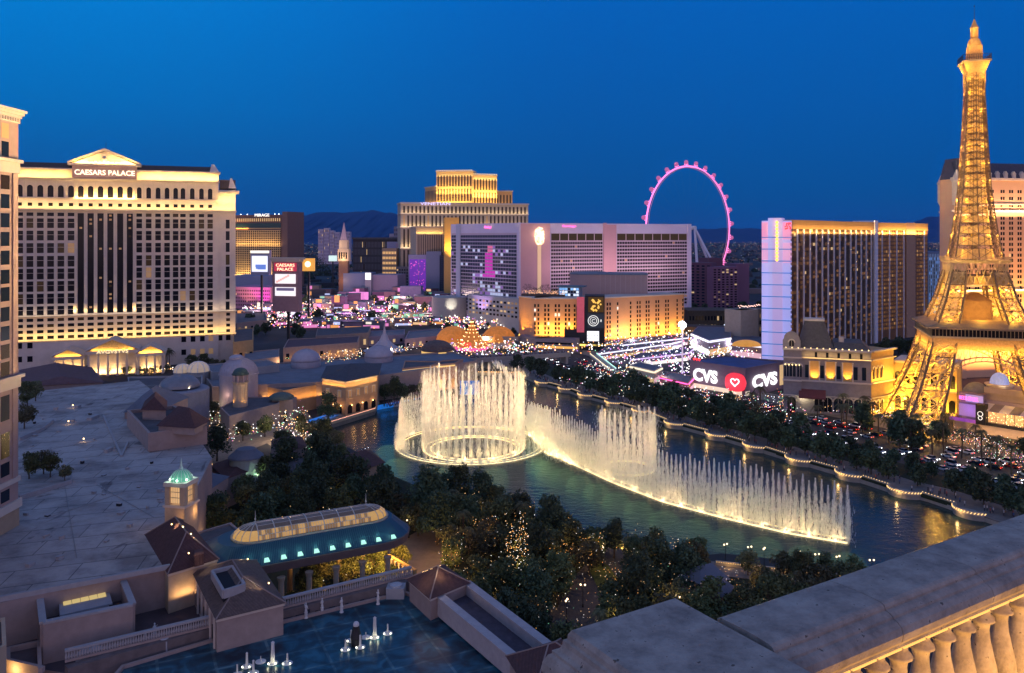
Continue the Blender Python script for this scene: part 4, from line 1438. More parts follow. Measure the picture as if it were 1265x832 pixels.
# ---- dark glass hotel with a lit end slab (right)
def build_dark_glass():
 zt = 86.0
 fs = pxface(941,502,978,495)
 f = pxface(978,495,1079,576)
 fg = pxface(1083.5,584,1146,626)
 t = thing('hotel_tower','dark bronze glass hotel slab with white vertical fins and a blue and pink lit end','hotel',(f.p0.x,f.p0.y,0))
 bronze = mat('bronze_glass_wall',(.14,.075,.035),.4,.3,var=.2,scale=.03)
 copper = mat('copper_glass_wall',(.26,.13,.06),.4,.3,var=.15,scale=.03)
 b = MB(); b.fbox(f,0,f.L,0,zt - 2.5,-15,0); b.build('wall',bronze,t)
 b = MB(); b.fbox(fg,0,fg.L,0,zt - 2.5,-24,0); b.build('wall',copper,t)
 top_m = mat('ochre_parapet',(.42,.26,.11),.7,var=.08,scale=.1)
 for g in (f,fg):
  b = MB(); b.fbox(g,0,g.L,zt - 2.5,zt,-15.3,.35); b.fbox(g,0,g.L,zt - 5.5,zt - 2.6,-.2,.3); b.build('parapet',top_m,t)
  strip(g,1,g.L - 1,zt - 8,2.2,15000,(1,.56,.14),t,w=.6,tilt=.6)
 white_fin = mat('white_fin',(.80,.78,.85),.5,var=.04)
 us = lin(2.2,f.L - .5,14)
 for u in us:
  b = MB(); b.fbox(f,u - .28,u + .28,0,zt - 5.6,.02,.9); b.build('fin',white_fin,t)
 for k,u in enumerate(lin(1,fg.L - 1,7)):
  if k in (4,5): continue
  b = MB(); b.fbox(fg,u - .25,u + .25,0,zt - 5.6,.02,.8); b.build('fin',white_fin,t)
 b = MB(); b.fbox(f,f.L + .1,f.L + 5,0,zt + 1.2,-15,1.2); b.build('pylon',white_fin,t)
 b = MB(); u = fg.u(1119); w = fg.u(1130) - u
 b.fbox(fg,u,u + w,0,zt + .3,.02,.6); b.build('blank_panel',mat('salmon_panel',(.42,.26,.17),.8,var=.05),t)
 W = Wins(t)
 pan = mat('bronze_pane',(.11,.06,.03),.3,.5,var=.3,scale=.05)
 pan2 = mat('bronze_pane_faint_sheen',(.04,.022,.012),.2,var=0,emit=(1,.42,.14),estr=.075)  # emission of these panes stands in for the facade's reflected dusk glow
 pan3 = mat('bronze_pane_warm_sheen',(.05,.03,.015),.2,var=0,emit=(1,.42,.13),estr=.14)
 du = us[1] - us[0]
 for u0 in us:
  for q in (-.25,.25):
   for k in range(25):
    z = 8 + k * 2.95
    r = rnd()
    m = pan if r < .55 else (pan2 if r < .84 else (pan3 if r < .975 else lit_warm))
    W.add(f,u0 - du / 2 + q * du * .85 + .1,z,du * .34,1.8,m,.05)
 for u in lin(.5,fg.L - .5,26):
  if fg.u(1118) < u < fg.u(1131): continue
  for k in range(25):
   r = rnd()
   m = pan3 if r < .55 else (pan2 if r < .94 else glow('lit_window_amber',(1,.5,.15),.3))
   W.add(fg,u,8 + k * 2.95,1.6,1.7,m,.05)
 W.finish()
 # the lit end: rounded screen wall in three fields
 led = lambda n_,c,e: mat(n_,(.55,.52,.6),.6,var=.03,scale=.1,emit=c,estr=e)
 seg = [(941,949,led('screen_lilac',(.42,.40,.95),.62)),(949,954.5,led('screen_periwinkle',(.36,.38,.9),.6)),(954.5,967,led('screen_violet',(.48,.34,.78),.50)),(967,978,led('screen_blue_lilac',(.30,.34,.88),.6))]
 for a,c,m in seg:
  b = MB(); b.fbox(fs,fs.u(a),fs.u(c),0,zt + (1.2 if a in (949,954.5) else -.5),-14,1.2 if a in (949,954.5) else 0.3); b.build('screen_panel',m,t)
 pinkm = led('screen_pink',(1,.22,.42),.62)
 for a,c in ((941,949),(967,978)):
  for k in range(2):
   b = MB(); b.fbox(fs,fs.u(a) + .02,fs.u(c) - .02,zt - 12 - 14.5 * k,zt - 1.5 - 12.5 * k - (0 if k == 0 else 0),.3,.45); b.build('screen_panel',pinkm if k == 0 else led('screen_pale_pink',(.85,.3,.6),.55),t)
 blu = glow('screen_seam_blue',(.06,.25,.65),.55)
 for k in range(12):
  z = zt - 11 - 7.3 * k
  b = MB(); b.fbox(fs,fs.u(941),fs.u(978),z,z + .55,.5,1.35); b.build('screen_seam',blu,t)
 b = MB()
 for k in range(12):
  z = zt - 1.5 - k * 2.1
  q = fs.pt(fs.u(960),z,1.5)
  b.ball((q.x,q.y,z),.95,8,5)
 b.build('bulb_column',glow('orange_bulb',(1,.55,.1),1.8),t)
 b = MB()
 for k in range(16):
  b.octa(fs.pt(fs.u(uni(970,977)),zt - uni(1.5,5.5),.6),.6)
 b.build('red_neon_crest',neon_red,t)
build_dark_glass()
# ---- peach hotel far right
def build_peach():
 f = pxface(1179,432,1330,447)
 wall = mat('peach_wall',(.56,.36,.24),.8,var=.05,scale=.1)
 zt = zat(222,437)
 t = slab('hotel_tower','peach coloured hotel with dark mansard roof behind the lattice tower','hotel',[f],zt,11,wall)
 fe = Face(((1162 - 632.5) * .455,455),(f.p0.x,f.p0.y))
 b = MB(); b.fbox(fe,.2,fe.L - .2,0,zt,-6,0.05); b.build('wall',wall,t)
 b = MB()
 P = f.pt
 b.hexa([P(0,zt,.4),P(f.L,zt,.4),P(f.L,zt,-11),P(0,zt,-11),P(1,zt + 9,-3),P(f.L,zt + 9,-3),P(f.L,zt + 9,-9),P(1,zt + 9,-9)])
 b.build('mansard_roof',mat('slate_mansard',(.05,.055,.09),.6,var=.15),t)
 b = MB(); b.fbox(f,1.5,16,zt,zt + 11,-9,-.2); b.build('roof_pavilion',mat('slate_pavilion',(.05,.055,.09),.6,var=.15),t)
 for u in lin(19,f.L - 2,11):
  b = MB(); b.fbox(f,u - 1.1,u + 1.1,zt,zt + 3,-3,.3); P_ = f.pt
  b.add([P_(u - 1.4,zt + 3,.4),P_(u + 1.4,zt + 3,.4),P_(u,zt + 4.6,.4),P_(u - 1.4,zt + 3,-3),P_(u + 1.4,zt + 3,-3),P_(u,zt + 4.6,-3)],[(0,1,2),(5,4,3),(0,3,4,1),(1,4,5,2),(2,5,3,0)])
  b.build('dormer',cream_trim,t)
 for z,h,o in ((zt - .6,1.4,1.2),(zt - 13.8,.7,.6),(zat(262.5,437),1.2,1.0),(zat(361,437),1.4,1.2)):
  b = MB(); b.fbox(f,0,f.L,z,z + h,-2,o); b.fbox(fe,0,fe.L + .3,z,z + h,-5,o); b.build('cornice',cream_trim,t)
 q = fe.pt(0,0,0); b = MB(); b.lathe((q.x + .6,q.y,zt - 14),[(.8,0),(2.1,2.5),(2.1,12),(2.5,13),(.3,18)],12); b.build('corner_turret',cream_trim,t)
 b = MB(); b.lathe((f.pt(1,0,.4).x,f.pt(1,0,.4).y,zt - 15),[(.8,0),(2.2,3),(2.2,13),(2.6,14),(.3,20)],12); b.build('corner_turret',cream_trim,t)
 W = Wins(t)
 rows = [236.5,245,253.5,260.2,269.5,275.6,282,288.6,295.2,302,308.7,315.4,322,328.8,335.4,342.2,349,356,366,371.8,378.3,385.5,391.5,398]
 pk = pickw(.02,.03,.1)
 for px in [1186,1196,1207,1225,1238.5,1249,1259.5,1270,1284]:
  u = f.u(px)
  for y in rows:
   for du in (-.75,.75):
    W.add(f,u + du,zat(y + 2.2,437),1.05,1.7,pk(),.05)
 W.finish()
 strip(f,0,f.L,zat(267,437),4.0,26000,(1,.55,.25),t,w=1,tilt=.25)
 strip(f,0,f.L,8,14,160000,(1,.42,.10),t,w=2,tilt=.32)
 strip(f,0,f.L,zat(359.5,437),1.8,9000,(1,.6,.12),t,w=.5,tilt=.5)
 for u in (f.u(1244),f.u(1258)): lamp('SPOT',f.pt(u,zat(262,437),1.4),500,(1,.85,.3),(-f.n.x * .3,-f.n.y * .3,1),spot=90,size=.2,parent=t,name='uplight')
 strip(f,0,f.L,zat(400,437),3.0,26000,(1,.62,.06),t,w=.8,tilt=.4)
build_peach()
# blue glass tower seen between them
f = pxface(1146,700,1166,705)
t = slab('office_tower','blue lit glass tower squeezed between the bronze hotel and the lattice tower','tower',[f],zat(311,700),20,mat('steel_blue_wall',(.10,.16,.28),.4,var=.1))
b = MB()
for i in range(8):
 b.fbox(f,1 + i * 1.75,1.25 + i * 1.75,0,zat(314,700),.1,.5)
b.build('mullion_pattern',mat('blue_glow_mullion',(.4,.5,.65),.5,var=0,emit=(.4,.6,1),estr=.12),t)  # blue lighting put into the mullions as emission
W = Wins(t); pkb = lambda: random.choice((glass_blue,glass_blue,glow('blue_office_light',(.2,.45,1),.3)))
for i in range(7):
 for k in range(18): W.add(f,2 + i * 1.75,3 + k * 3.1,1.2,2.2,pkb(),.05)
W.finish()
# ================================================================== LATTICE TOWER
def build_lattice_tower():
 cx,cy = 181.6,318.0
 ang = math.atan2(-.305,.952)
 iron = mat('bronze_painted_iron',(.56,.40,.20),.6,.0,var=.1,scale=.2)  # one iron in two tones: floodlit inner bars lighter, unlit outer bars darker
 dark_iron = mat('dark_bronze_iron',(.20,.13,.07),.6,var=.1)
 t = thing('lattice_tower','golden lit iron lattice tower with pavilion deck and pointed top','tower',(cx,cy,0))
 ca,sa = math.cos(ang),math.sin(ang)
 def T(x,y,z): return (cx + x * ca - y * sa,cy + x * sa + y * ca,z)
 prof = [(0,30.0),(9,26.4),(20,21.9),(30,18.9),(36,17.2),(43,15.2),(52,11.9),(62,9.3),(67,8.2),(75,6.9),(85,5.7),(95,4.75),(107,4.1),(120,3.5),(131,3.0),(140,3.1),(143.5,4.4)]
 def hw(z):
  for (a,ra),(c,rc) in zip(prof,prof[1:]):
   if a <= z <= c: return ra + (rc - ra) * (z - a) / (c - a)
  return prof[-1][1]
 def lw(z):      # width of one leg
  if z < 40: return 11.0 - z * .09
  if z < 64: return 7.4 - (z - 40) * .12
  return hw(z)
 # four lattice legs up to the second platform
 def legbox(sx_,sy_,z):
  o = hw(z); i = o - lw(z)
  return [Vector(T(sx_ * a,sy_ * c,z)) for a,c in ((o,o),(i,o),(i,i),(o,i))]
 for sx_ in (-1,1):
  for sy_ in (-1,1):
   b = MB(); bb_ = MB()
   for k in range(4): b.bar(legbox(sx_,sy_,36)[k],legbox(sx_,sy_,43)[k],.3)
   zs = [0,6,12,18,24,30,36]
   zs2 = [43,47.5,52,57,62]
   for Z in (zs,zs2):
    for z0,z1 in zip(Z,Z[1:]):
     A0,A1 = legbox(sx_,sy_,z0),legbox(sx_,sy_,z1)
     for k in range(4):
      b.bar(A0[k],A1[k],.42)
      j = (k + 1) % 4
      bb_.bar(A0[k],A1[j],.2); bb_.bar(A0[j],A1[k],.2)
      b.bar(A1[k],A1[j],.24)
      m0,m1 = (A0[k] + A0[j]) / 2,(A1[k] + A1[j]) / 2
      bb_.bar(m0,A1[k].lerp(A0[k],.5),.13); bb_.bar(m0,A1[j].lerp(A0[j],.5),.13)
      bb_.bar(m1,A1[k].lerp(A0[k],.5),.13); bb_.bar(m1,A1[j].lerp(A0[j],.5),.13)
      # inner fine lattice
      for q in (.25,.5,.75):
       bb_.bar(A0[k].lerp(A0[j],q),A1[k].lerp(A1[j],(q + .5) % 1),.09)
   lg = b.build('leg',dark_iron,t)
   bb_.build('bracing',iron,lg)
 # shaft above the second platform
 b = MB()
 zs = [67]
 while zs[-1] < 140: zs.append(min(140,zs[-1] + max(1.9,hw(zs[-1]) * .62)))
 for z0,z1 in zip(zs,zs[1:]):
  a,c = hw(z0),hw(z1)
  for (x0,y0),(x1,y1) in (((-1,-1),(1,-1)),((1,-1),(1,1)),((1,1),(-1,1)),((-1,1),(-1,-1))):
   P0,Q0 = Vector(T(x0 * a,y0 * a,z0)),Vector(T(x1 * a,y1 * a,z0))
   P1,Q1 = Vector(T(x0 * c,y0 * c,z1)),Vector(T(x1 * c,y1 * c,z1))
   b.bar(P0,P1,.3)
   nq = 2
   for q in range(nq):
    u,v = q / nq,(q + 1) / nq
    b.bar(P0.lerp(Q0,u),P1.lerp(Q1,v),.13); b.bar(P0.lerp(Q0,v),P1.lerp(Q1,u),.13)
    b.bar(P0.lerp(Q0,(u + v) / 2),P1.lerp(Q1,(u + v) / 2),.08)
   b.bar(P0.lerp(Q0,.5),P1.lerp(Q1,.5),.2)
   b.bar(P0.lerp(Q0,.36),P1.lerp(Q1,.36),.12); b.bar(P0.lerp(Q0,.64),P1.lerp(Q1,.64),.12)
   b.bar(P1,Q1,.14)
 b.build('shaft',dark_iron,t)
 b = MB()
 S4 = ((-1,-1),(1,-1),(1,1),(-1,1))
 for z0,z1 in zip(zs,zs[1:]): b.prism([T(x * hw(z0) * .70,y * hw(z0) * .70,0)[:2] for x,y in S4],z0,z1 - (z1 - z0) * .28,[T(x * hw(z1) * .70,y * hw(z1) * .70,0)[:2] for x,y in S4])
 b.prism([T(x,y,0)[:2] for x,y in S4],66,140)
 b.build('gold_core',mat('gold_core_panels',(.62,.42,.18),.8,var=.3,scale=1.0),t)  # core widened and brightened in colour so the shaft reads as golden light
 def sq(b,r,z0,z1,r2=None):
  r2 = r2 or r
  b.prism([T(x * r,y * r,0)[:2] for x,y in ((-1,-1),(1,-1),(1,1),(-1,1))],z0,z1,[T(x * r2,y * r2,0)[:2] for x,y in ((-1,-1),(1,-1),(1,1),(-1,1))])
 # first deck: frieze, dark glass band, flat pyramid roof
 b = MB(); sq(b,17.4,33.0,37.2,17.8); fz = b.build('deck_frieze',mat('deck_frieze_iron',(.45,.27,.12),.7,var=.25,scale=1.5),t)
 b = MB(); sq(b,18.6,37.22,37.9); b.build('deck_floor',iron,t)
 b = MB(); sq(b,18.0,37.91,40.6); b.build('deck_glazing',mat('deck_glass',(.015,.012,.01),.15,var=0),t)
 b = MB()
 for k in range(30):
  x = -18.1 + 36.2 * k / 29
  for (p,q) in (((x,-18.1),None),((x,18.1),None),((-18.1,x),None),((18.1,x),None)):
   b.bar(T(p[0],p[1],37.9),T(p[0],p[1],40.6),.09)
 b.build('mullion_pattern',iron,t)
 b = MB(); sq(b,19.6,40.61,41.3); sq(b,19.4,41.31,43.6,12.5); b.build('deck_roof',mat('deck_roof_copper',(.30,.19,.10),.7,var=.12,scale=.3),t)
 b = MB(); sq(b,5.0,43.6,50.5); sq(b,5.2,50.51,53.6,1.2); b.build('lift_house',mat('lift_house_wall',(.34,.2,.09),.8,var=.15),t)
 # arches under the deck
 for (dx,dy) in ((0,-1),(0,1),(-1,0),(1,0)):
  b = MB()
  n = 26
  for k in range(n):
   for rr_,zz,w in ((17.6,14.5,.32),(15.9,14.0,.25)):
    pts = []
    for q in (k,k + 1):
     a = PI * q / n
     u = rr_ * math.cos(a); z = 14 + (zz) * math.sin(a) + (2.0 if rr_ > 17 else 1.0)
     off = hw(min(33,max(10,z))) - .8
     pts.append(T(u * (1 if dx == 0 else 0) + dx * off,dy * off + (u if dx != 0 else 0),z))
    b.bar(pts[0],pts[1],w)
   a = PI * (k + .5) / n
   p1 = (17.6 * math.cos(a),16 + 14.5 * math.sin(a)); p2 = (15.9 * math.cos(a + .05),15 + 14.0 * math.sin(a + .05))
   oo = [hw(min(33,max(10,q[1]))) - .8 for q in (p1,p2)]
   f_ = lambda q,o: T(q[0] if dx == 0 else dx * o,dy * o if dx == 0 else q[0],q[1])
   b.bar(f_(p1,oo[0]),f_(p2,oo[1]),.12)
   # hangers up to the frieze
   if 2 < k < n - 3: b.bar(f_(p1,oo[0]),f_((p1[0] * 1.0,33),17.2),.12); b.bar(f_(p1,oo[0]),f_((p1[0] + 1.6,33),17.2),.09)
  b.build('arch',iron,t)
 # belt girders
 for z0,z1 in ((62.2,66.8),):
  b = MB(); sq(b,hw(z0) + .5,65.2,66.4,hw(z0) + 1.3); b.build('second_deck',iron,t)
  b = MB()
  for k in range(24):
   x = -10.4 + 20.8 * k / 23
   for p in ((x,-10.4),(x,10.4),(-10.4,x),(10.4,x)):
    b.bar(T(p[0],p[1],66.4),T(p[0],p[1],67.6),.07)
  for p,q in (((-10.4,-10.4),(10.4,-10.4)),((10.4,-10.4),(10.4,10.4)),((10.4,10.4),(-10.4,10.4)),((-10.4,10.4),(-10.4,-10.4))):
   b.bar(T(*p,67.6),T(*q,67.6),.12)
   P0,Q0 = Vector(T(*[c * .88 for c in p],57)),Vector(T(*[c * .88 for c in q],57))
   P1,Q1 = Vector(T(*[c * .92 for c in p],65)),Vector(T(*[c * .92 for c in q],65))
   b.bar(P0,Q0,.35)
   for k in range(8):
    b.bar(P0.lerp(Q0,k / 8),P1.lerp(Q1,(k + 1) / 8),.16); b.bar(P0.lerp(Q0,(k + 1) / 8),P1.lerp(Q1,k / 8),.16)
  b.build('belt_girder',iron,t)
 b = MB(); sq(b,8.8,57.2,60.4,8.6); b.build('belt_panel',mat('belt_panel_gold',(.5,.32,.12),.7,var=.2,scale=1),t)
 # top
 b = MB(); sq(b,3.05,137,139.5,3.2); sq(b,3.2,139.51,143.4,4.6); b.build('capital',MATS['deck_frieze_iron'],t)
 b = MB(); sq(b,5.0,143.41,144.1); b.build('top_platform',iron,t)
 b = MB()
 for k in range(14):
  x = -4.9 + 9.8 * k / 13
  for p in ((x,-4.9),(x,4.9),(-4.9,x),(4.9,x)): b.bar(T(*p,144.1),T(*p,146.2),.06)
 for zz in (145,146.2):
  for p,q in (((-4.9,-4.9),(4.9,-4.9)),((4.9,-4.9),(4.9,4.9)),((4.9,4.9),(-4.9,4.9)),((-4.9,4.9),(-4.9,-4.9))): b.bar(T(*p,zz),T(*q,zz),.09)
 b.build('platform_railing',metal_dark,t)
 b = MB(); sq(b,2.5,144.11,150.2,2.35); b.build('cabin',MATS['deck_frieze_iron'],t)
 b = MB(); b.dome(T(0,0,150.3),2.5,3.6,16,6); b.build('dome',MATS['belt_panel_gold'],t)
 b = MB(); b.lathe(T(0,0,153.6),[(1.4,0),(1.4,3.4),(1.7,3.6),(1.0,4.8),(.5,6.4),(.2,7.2)],12); b.build('lantern',MATS['belt_panel_gold'],t)
 b = MB(); b.bar(T(0,0,160.5),T(0,0,166),.12,.05); b.ball(T(0,0,166),.3,6,4); b.build('antenna',metal_dark,t)
 # its own floodlights
 Gd = (1,.53,.055)
 for sx_ in (-1,1):
  for sy_ in (-1,1):
   for z,e in ((5,3300),(16,2600),(27,2200),(45.5,1100),(54,900)):
    o = hw(z) - lw(z) * .5
    lamp('POINT',T(sx_ * o,sy_ * o,z),e * LT,Gd,size=.5,parent=t,name='tower_floodlight')
 for z in (69,76,83,90,97,104,111,118,125,132):
  o = hw(z) * .92
  for sx_,sy_ in ((-1,-1),(1,-1),(-1,1),(1,1)):
   lamp('POINT',T(sx_ * o,sy_ * o,z),(210 + 22 * hw(z)) * LT,Gd,size=.25,parent=t,name='tower_floodlight')
 for (x,y) in ((0,-19.4),(-19.4,0),(19.4,0)):
  lamp('AREA',T(x,y,32.6),700 * LT,Gd,Vector(T(-x * .2,-y * .2,1)) - Vector(T(0,0,0)),Vector(T(1 if x == 0 else 0,0 if x == 0 else 1,0)) - Vector(T(0,0,0)),34,.5,parent=t,name='frieze_light')
 for (x,y) in ((0,-12),(-12,0),(12,0)):
  lamp('POINT',T(x,y,46.5),800 * LT,Gd,size=.4,parent=t,name='tower_floodlight')
  lamp('POINT',T(x * .95,y * .95,59),260 * LT,Gd,size=.4,parent=t,name='tower_floodlight')
 for z,r_,e in ((137,5.5,260),(149.5,5,170),(156,4,150),(141,6.4,220)):
  for a in (-2.2,-1.0,2.6):
   lamp('POINT',T(r_ * math.cos(a),r_ * math.sin(a),z),e * LT,Gd,size=.3,parent=t,name='tower_floodlight')
LT = 2.9
build_lattice_tower()
# ================================================================== OBSERVATION WHEEL
def build_wheel():
 D = 990.0
 c = V(852,282,D)
 Rw = 75.5
 al = R(36.5)
 hx = Vector((math.cos(al),math.sin(al),0))
 pink = glow('wheel_pink_light',(1,.20,.52),1.9)
 t = thing('observation_wheel','giant observation wheel glowing pink against the dusk sky','ferris wheel',(c.x,c.y,0))
 n = 112
 pt = lambda a,r,o=0: c + hx * (r * math.cos(a)) + Vector((0,0,r * math.sin(a))) + Vector((-hx.y,hx.x,0)) * o
 b = MB()
 for k in range(n):
  b.bar(pt(2 * PI * k / n,Rw),pt(2 * PI * (k + 1) / n,Rw),.95,n=6)
 b.build('rim',pink,t)
 b = MB()
 for k in range(0,n):
  for o in (-2,2):
   b.bar(pt(2 * PI * k / n,Rw - 1.6,o),pt(2 * PI * (k + 1) / n,Rw - 1.6,o),.3)
  b.bar(pt(2 * PI * k / n,Rw,0),pt(2 * PI * (k + .5) / n,Rw - 1.6,2),.15)
  b.bar(pt(2 * PI * k / n,Rw,0),pt(2 * PI * (k + .5) / n,Rw - 1.6,-2),.15)
 b.build('rim_truss',mat('wheel_white_steel',(.5,.42,.5),.5,var=0,emit=(1,.25,.55),estr=.15),t)  # pink light of the rim put into the steel as emission
 b = MB()
 for k in range(28):
  a = 2 * PI * k / 28
  b.bar(pt(a,3,3),pt(a,Rw - 2),.035); b.bar(pt(a,3,-3),pt(a,Rw - 2),.035)
 b.build('spoke_pattern',mat('spoke_steel',(.12,.14,.2),.5,.5,var=0),t)
 b = MB()
 b.bar(pt(0,0,-9),pt(0,0,9),2.6,n=10); b.build('hub',white_paint,t)
 cm = mat('cabin_glass',(.2,.1,.2),.2,var=0,emit=(.9,.2,.5),estr=.45)
 for k in range(28):
  a = 2 * PI * (k + .35) / 28
  p = pt(a,Rw + 5)
  b = MB(); b.ball(p,2.7,8,6); cb = b.build('cabin',cm,t)
  b = MB(); b.bar(pt(a,Rw + .8),pt(a,Rw + 2.6),.7,n=5); b.octa(pt(a + .035,Rw + 2.4),.8); b.octa(pt(a - .035,Rw + 2.4),.8); b.build('cabin_mount',pink,cb)
 steel = mat('wheel_leg_steel',(.62,.6,.66),.5,var=.03)
 nrm = Vector((-hx.y,hx.x,0))
 for o in (-1,1):
  for s_ in (-1,1):
   b = MB(); foot = c + nrm * o * 34 + hx * s_ * 22; foot.z = 0
   b.bar(pt(0,0,o * 8),foot,1.5,1.8,n=8); b.build('leg',steel,t)
 b = MB(); foot = c + nrm * -66; foot.z = 0; b.bar(pt(0,0,-8),foot,1.3,1.5,n=8); b.build('brace_leg',steel,t)
build_wheel()
# ================================================================== helpers for blocks drawn from their corners
def P2(px,py,z):
 g = G(px,py,z)
 return (g.x,g.y)
def block(name,label,cat,corners,ztop,wall,z0=0,roof=None,parapet=0.0,group=None,pth=.5):
 """corners: seen points of the top outline"""
 q = [P2(x,y,ztop) for x,y in corners]
 t = thing(name,label,cat,(q[0][0],q[0][1],z0),group)
 b = MB(); b.prism(q,z0,ztop); b.build('wall',wall,t)
 if roof or parapet:
  c = (sum(p[0] for p in q) / len(q),sum(p[1] for p in q) / len(q))
  if parapet:
   b = MB()
   n = len(q)
   for i in range(n):
    a,d = Vector(q[i]),Vector(q[(i + 1) % n])
    tt = (d - a).normalized(); nn = Vector((-tt.y,tt.x))
    if nn.dot(Vector(c) - a) < 0: nn = -nn
    b.prism([a,d,d + nn * pth,a + nn * pth],ztop + .003 + .002 * i,ztop + parapet + .004 * i)
   b.build('parapet',wall if not isinstance(parapet,tuple) else wall,t)
  if roof:
   k = .995
   b = MB(); b.prism([(c[0] + (p[0] - c[0]) * k,c[1] + (p[1] - c[1]) * k) for p in q],ztop + .002,ztop + .03); b.build('roof',roof,t)
 return t,q
def face_of(q,i,j):
 return Face(q[i],q[j])
def rotbox(b,c,hx_,hy_,z0,z1,rot,hx2=None,hy2=None):
 def q(hx,hy): return [(c[0] + x * math.cos(rot) - y * math.sin(rot),c[1] + x * math.sin(rot) + y * math.cos(rot)) for x,y in ((-hx,-hy),(hx,-hy),(hx,hy),(-hx,hy))]
 b.prism(q(hx_,hy_),z0,z1,q(hx2 or hx_,hy2 or hy_))
# ================================================================== LOW ROOFS OF THE NEAR HOTEL
def roof_extra(m,b,n,l):
 """membrane roof: sheets with dark seams, stains and patches"""
 t = N(n,'ShaderNodeTexCoord')
 mp = N(n,'ShaderNodeMapping'); mp.inputs['Rotation'].default_value = (0,0,R(-14)); mp.inputs['Scale'].default_value = (.05,.035,.05)
 l.new(t.outputs['Object'],mp.inputs[0])
 br = N(n,'ShaderNodeTexBrick'); br.inputs['Scale'].default_value = 1; br.inputs['Mortar Size'].default_value = .006; br.inputs['Mortar Smooth'].default_value = .6
 br.inputs['Color1'].default_value = (.42,.375,.345,1); br.inputs['Color2'].default_value = (.35,.315,.295,1); br.inputs['Mortar'].default_value = (.15,.14,.14,1)
 l.new(mp.outputs[0],br.inputs['Vector'])
 nz = N(n,'ShaderNodeTexNoise'); nz.inputs['Scale'].default_value = .09; nz.inputs['Detail'].default_value = 8; nz.inputs['Roughness'].default_value = .68
 l.new(t.outputs['Object'],nz.inputs['Vector'])
 r1 = ramp(n,[(.35,(.55,.53,.54)),(.47,(.9,.9,.9)),(.56,(1.1,1.1,1.1)),(.68,(.75,.74,.76))])
 l.new(nz.outputs['Fac'],r1.inputs[0])
 m1 = N(n,'ShaderNodeMix',data_type='RGBA',blend_type='MULTIPLY'); m1.inputs[0].default_value = 1
 l.new(br.outputs[0],m1.inputs[6]); l.new(r1.outputs[0],m1.inputs[7])
 mp2 = N(n,'ShaderNodeMapping'); mp2.inputs['Scale'].default_value = (.25,.09,.2); mp2.inputs['Rotation'].default_value = (0,0,R(20))
 l.new(t.outputs['Object'],mp2.inputs[0])
 n2 = N(n,'ShaderNodeTexNoise'); n2.inputs['Scale'].default_value = .8; n2.inputs['Detail'].default_value = 3; n2.inputs['Distortion'].default_value = 1.0
 l.new(mp2.outputs[0],n2.inputs['Vector'])
 r2 = ramp(n,[(.64,(1,1,1)),(.69,(.5,.48,.5))])
 l.new(n2.outputs['Fac'],r2.inputs[0])
 m2 = N(n,'ShaderNodeMix',data_type='RGBA',blend_type='MULTIPLY'); m2.inputs[0].default_value = 1
 l.new(m1.outputs[2],m2.inputs[6]); l.new(r2.outputs[0],m2.inputs[7])
 l.new(m2.outputs[2],b.inputs['Base Color'])
 b.inputs['Roughness'].default_value = .85
membrane = mat('membrane_roofing',(.3,.29,.3),.85,var=0,extra=roof_extra)
stucco = mat('rose_stucco',(.35,.265,.235),.88,var=.1,scale=.6)
stucco_w = mat('warm_stucco',(.50,.38,.26),.88,var=.1,scale=.6)
trim_lt = mat('light_coping',(.36,.34,.34),.8,var=.08,scale=1)
ZR = 18.0
big = [(-30,752),(-20,478),(40,484),(172,470),(200,492),(158,508),(160,520),(185,560),(250,548),(262,566),(245,600),(205,650),(180,662),(208,700)]
t,q = block('casino_building','huge flat pale roof with seams and stains below the cream tower','building',big,ZR,stucco,0,membrane,0)
cas_t,cas_q = t,q
b = MB()
def coping(b,p,q_,z,w=.5,h=.7,z0=None):
 a,d = Vector(p),Vector(q_)
 tt = (d - a).normalized(); nn = Vector((-tt.y,tt.x)) * w / 2
 b.prism([a - nn,d - nn,d + nn,a + nn],z if z0 is None else z0,z + h)
coping(b,P2(-30,749,ZR),P2(210,703,ZR),ZR,.6,.8)
coping(b,P2(128,515,ZR),P2(150,565,ZR),ZR + .002,.5,.5)
coping(b,P2(158,548,ZR),P2(150,565,ZR),ZR + .003,.5,.5)
b.build('coping',trim_lt,t)
b = MB()
rs = random.Random(21)
for (x,y,w,l_) in ((92,505,1.2,2),(107,520,1.5,5),(88,522,.8,.8),(128,560,1,3),(66,507,1,1)):
 p = P2(x,y,ZR); b.box(p[0],p[0] + w,p[1],p[1] + l_,ZR + .03,ZR + .9)
o = b.build('roof_curb',trim_lt,t); o['kind'] = 'stuff'
for k in range(34):
 x,y = rs.uniform(30,205),rs.uniform(500,700)
 if x > 150 and y < 570: continue
 p = P2(x,y,ZR); w,l_,h = rs.uniform(.3,1.1),rs.uniform(.3,1.4),rs.uniform(.15,.7)
 v = thing('roof_vent','small vent box or hatch on the huge pale flat roof','vent',(*p,ZR),'vents on the pale flat roof')
 b = MB(); rotbox(b,p,w / 2,l_ / 2,ZR + .02,ZR + h,-.25); b.build('curb',rs.choice((trim_lt,MATS['dark_metal'],conc)),v)
 b = MB(); rotbox(b,p,w / 2 + .08,l_ / 2 + .08,ZR + h + .003,ZR + h + .08,-.25); b.build('cap',trim_lt,v)
for i,(a,c_) in enumerate((((60,640),(150,610)),((95,690),(80,600)),((120,600),(190,640)),((40,560),(120,545)))):
 p,q_ = P2(*a,ZR),P2(*c_,ZR)
 v = thing('roof_pipe','thin pipe run lying on the pale flat roof, %s' % ('across its middle','along its left part','towards the domed tower','near the planter wall')[i],'pipe',(*p,ZR))
 b = MB(); b.bar((*p,ZR + .14),(*q_,ZR + .14),.055,n=6)
 b.build('pipe',conc,v)
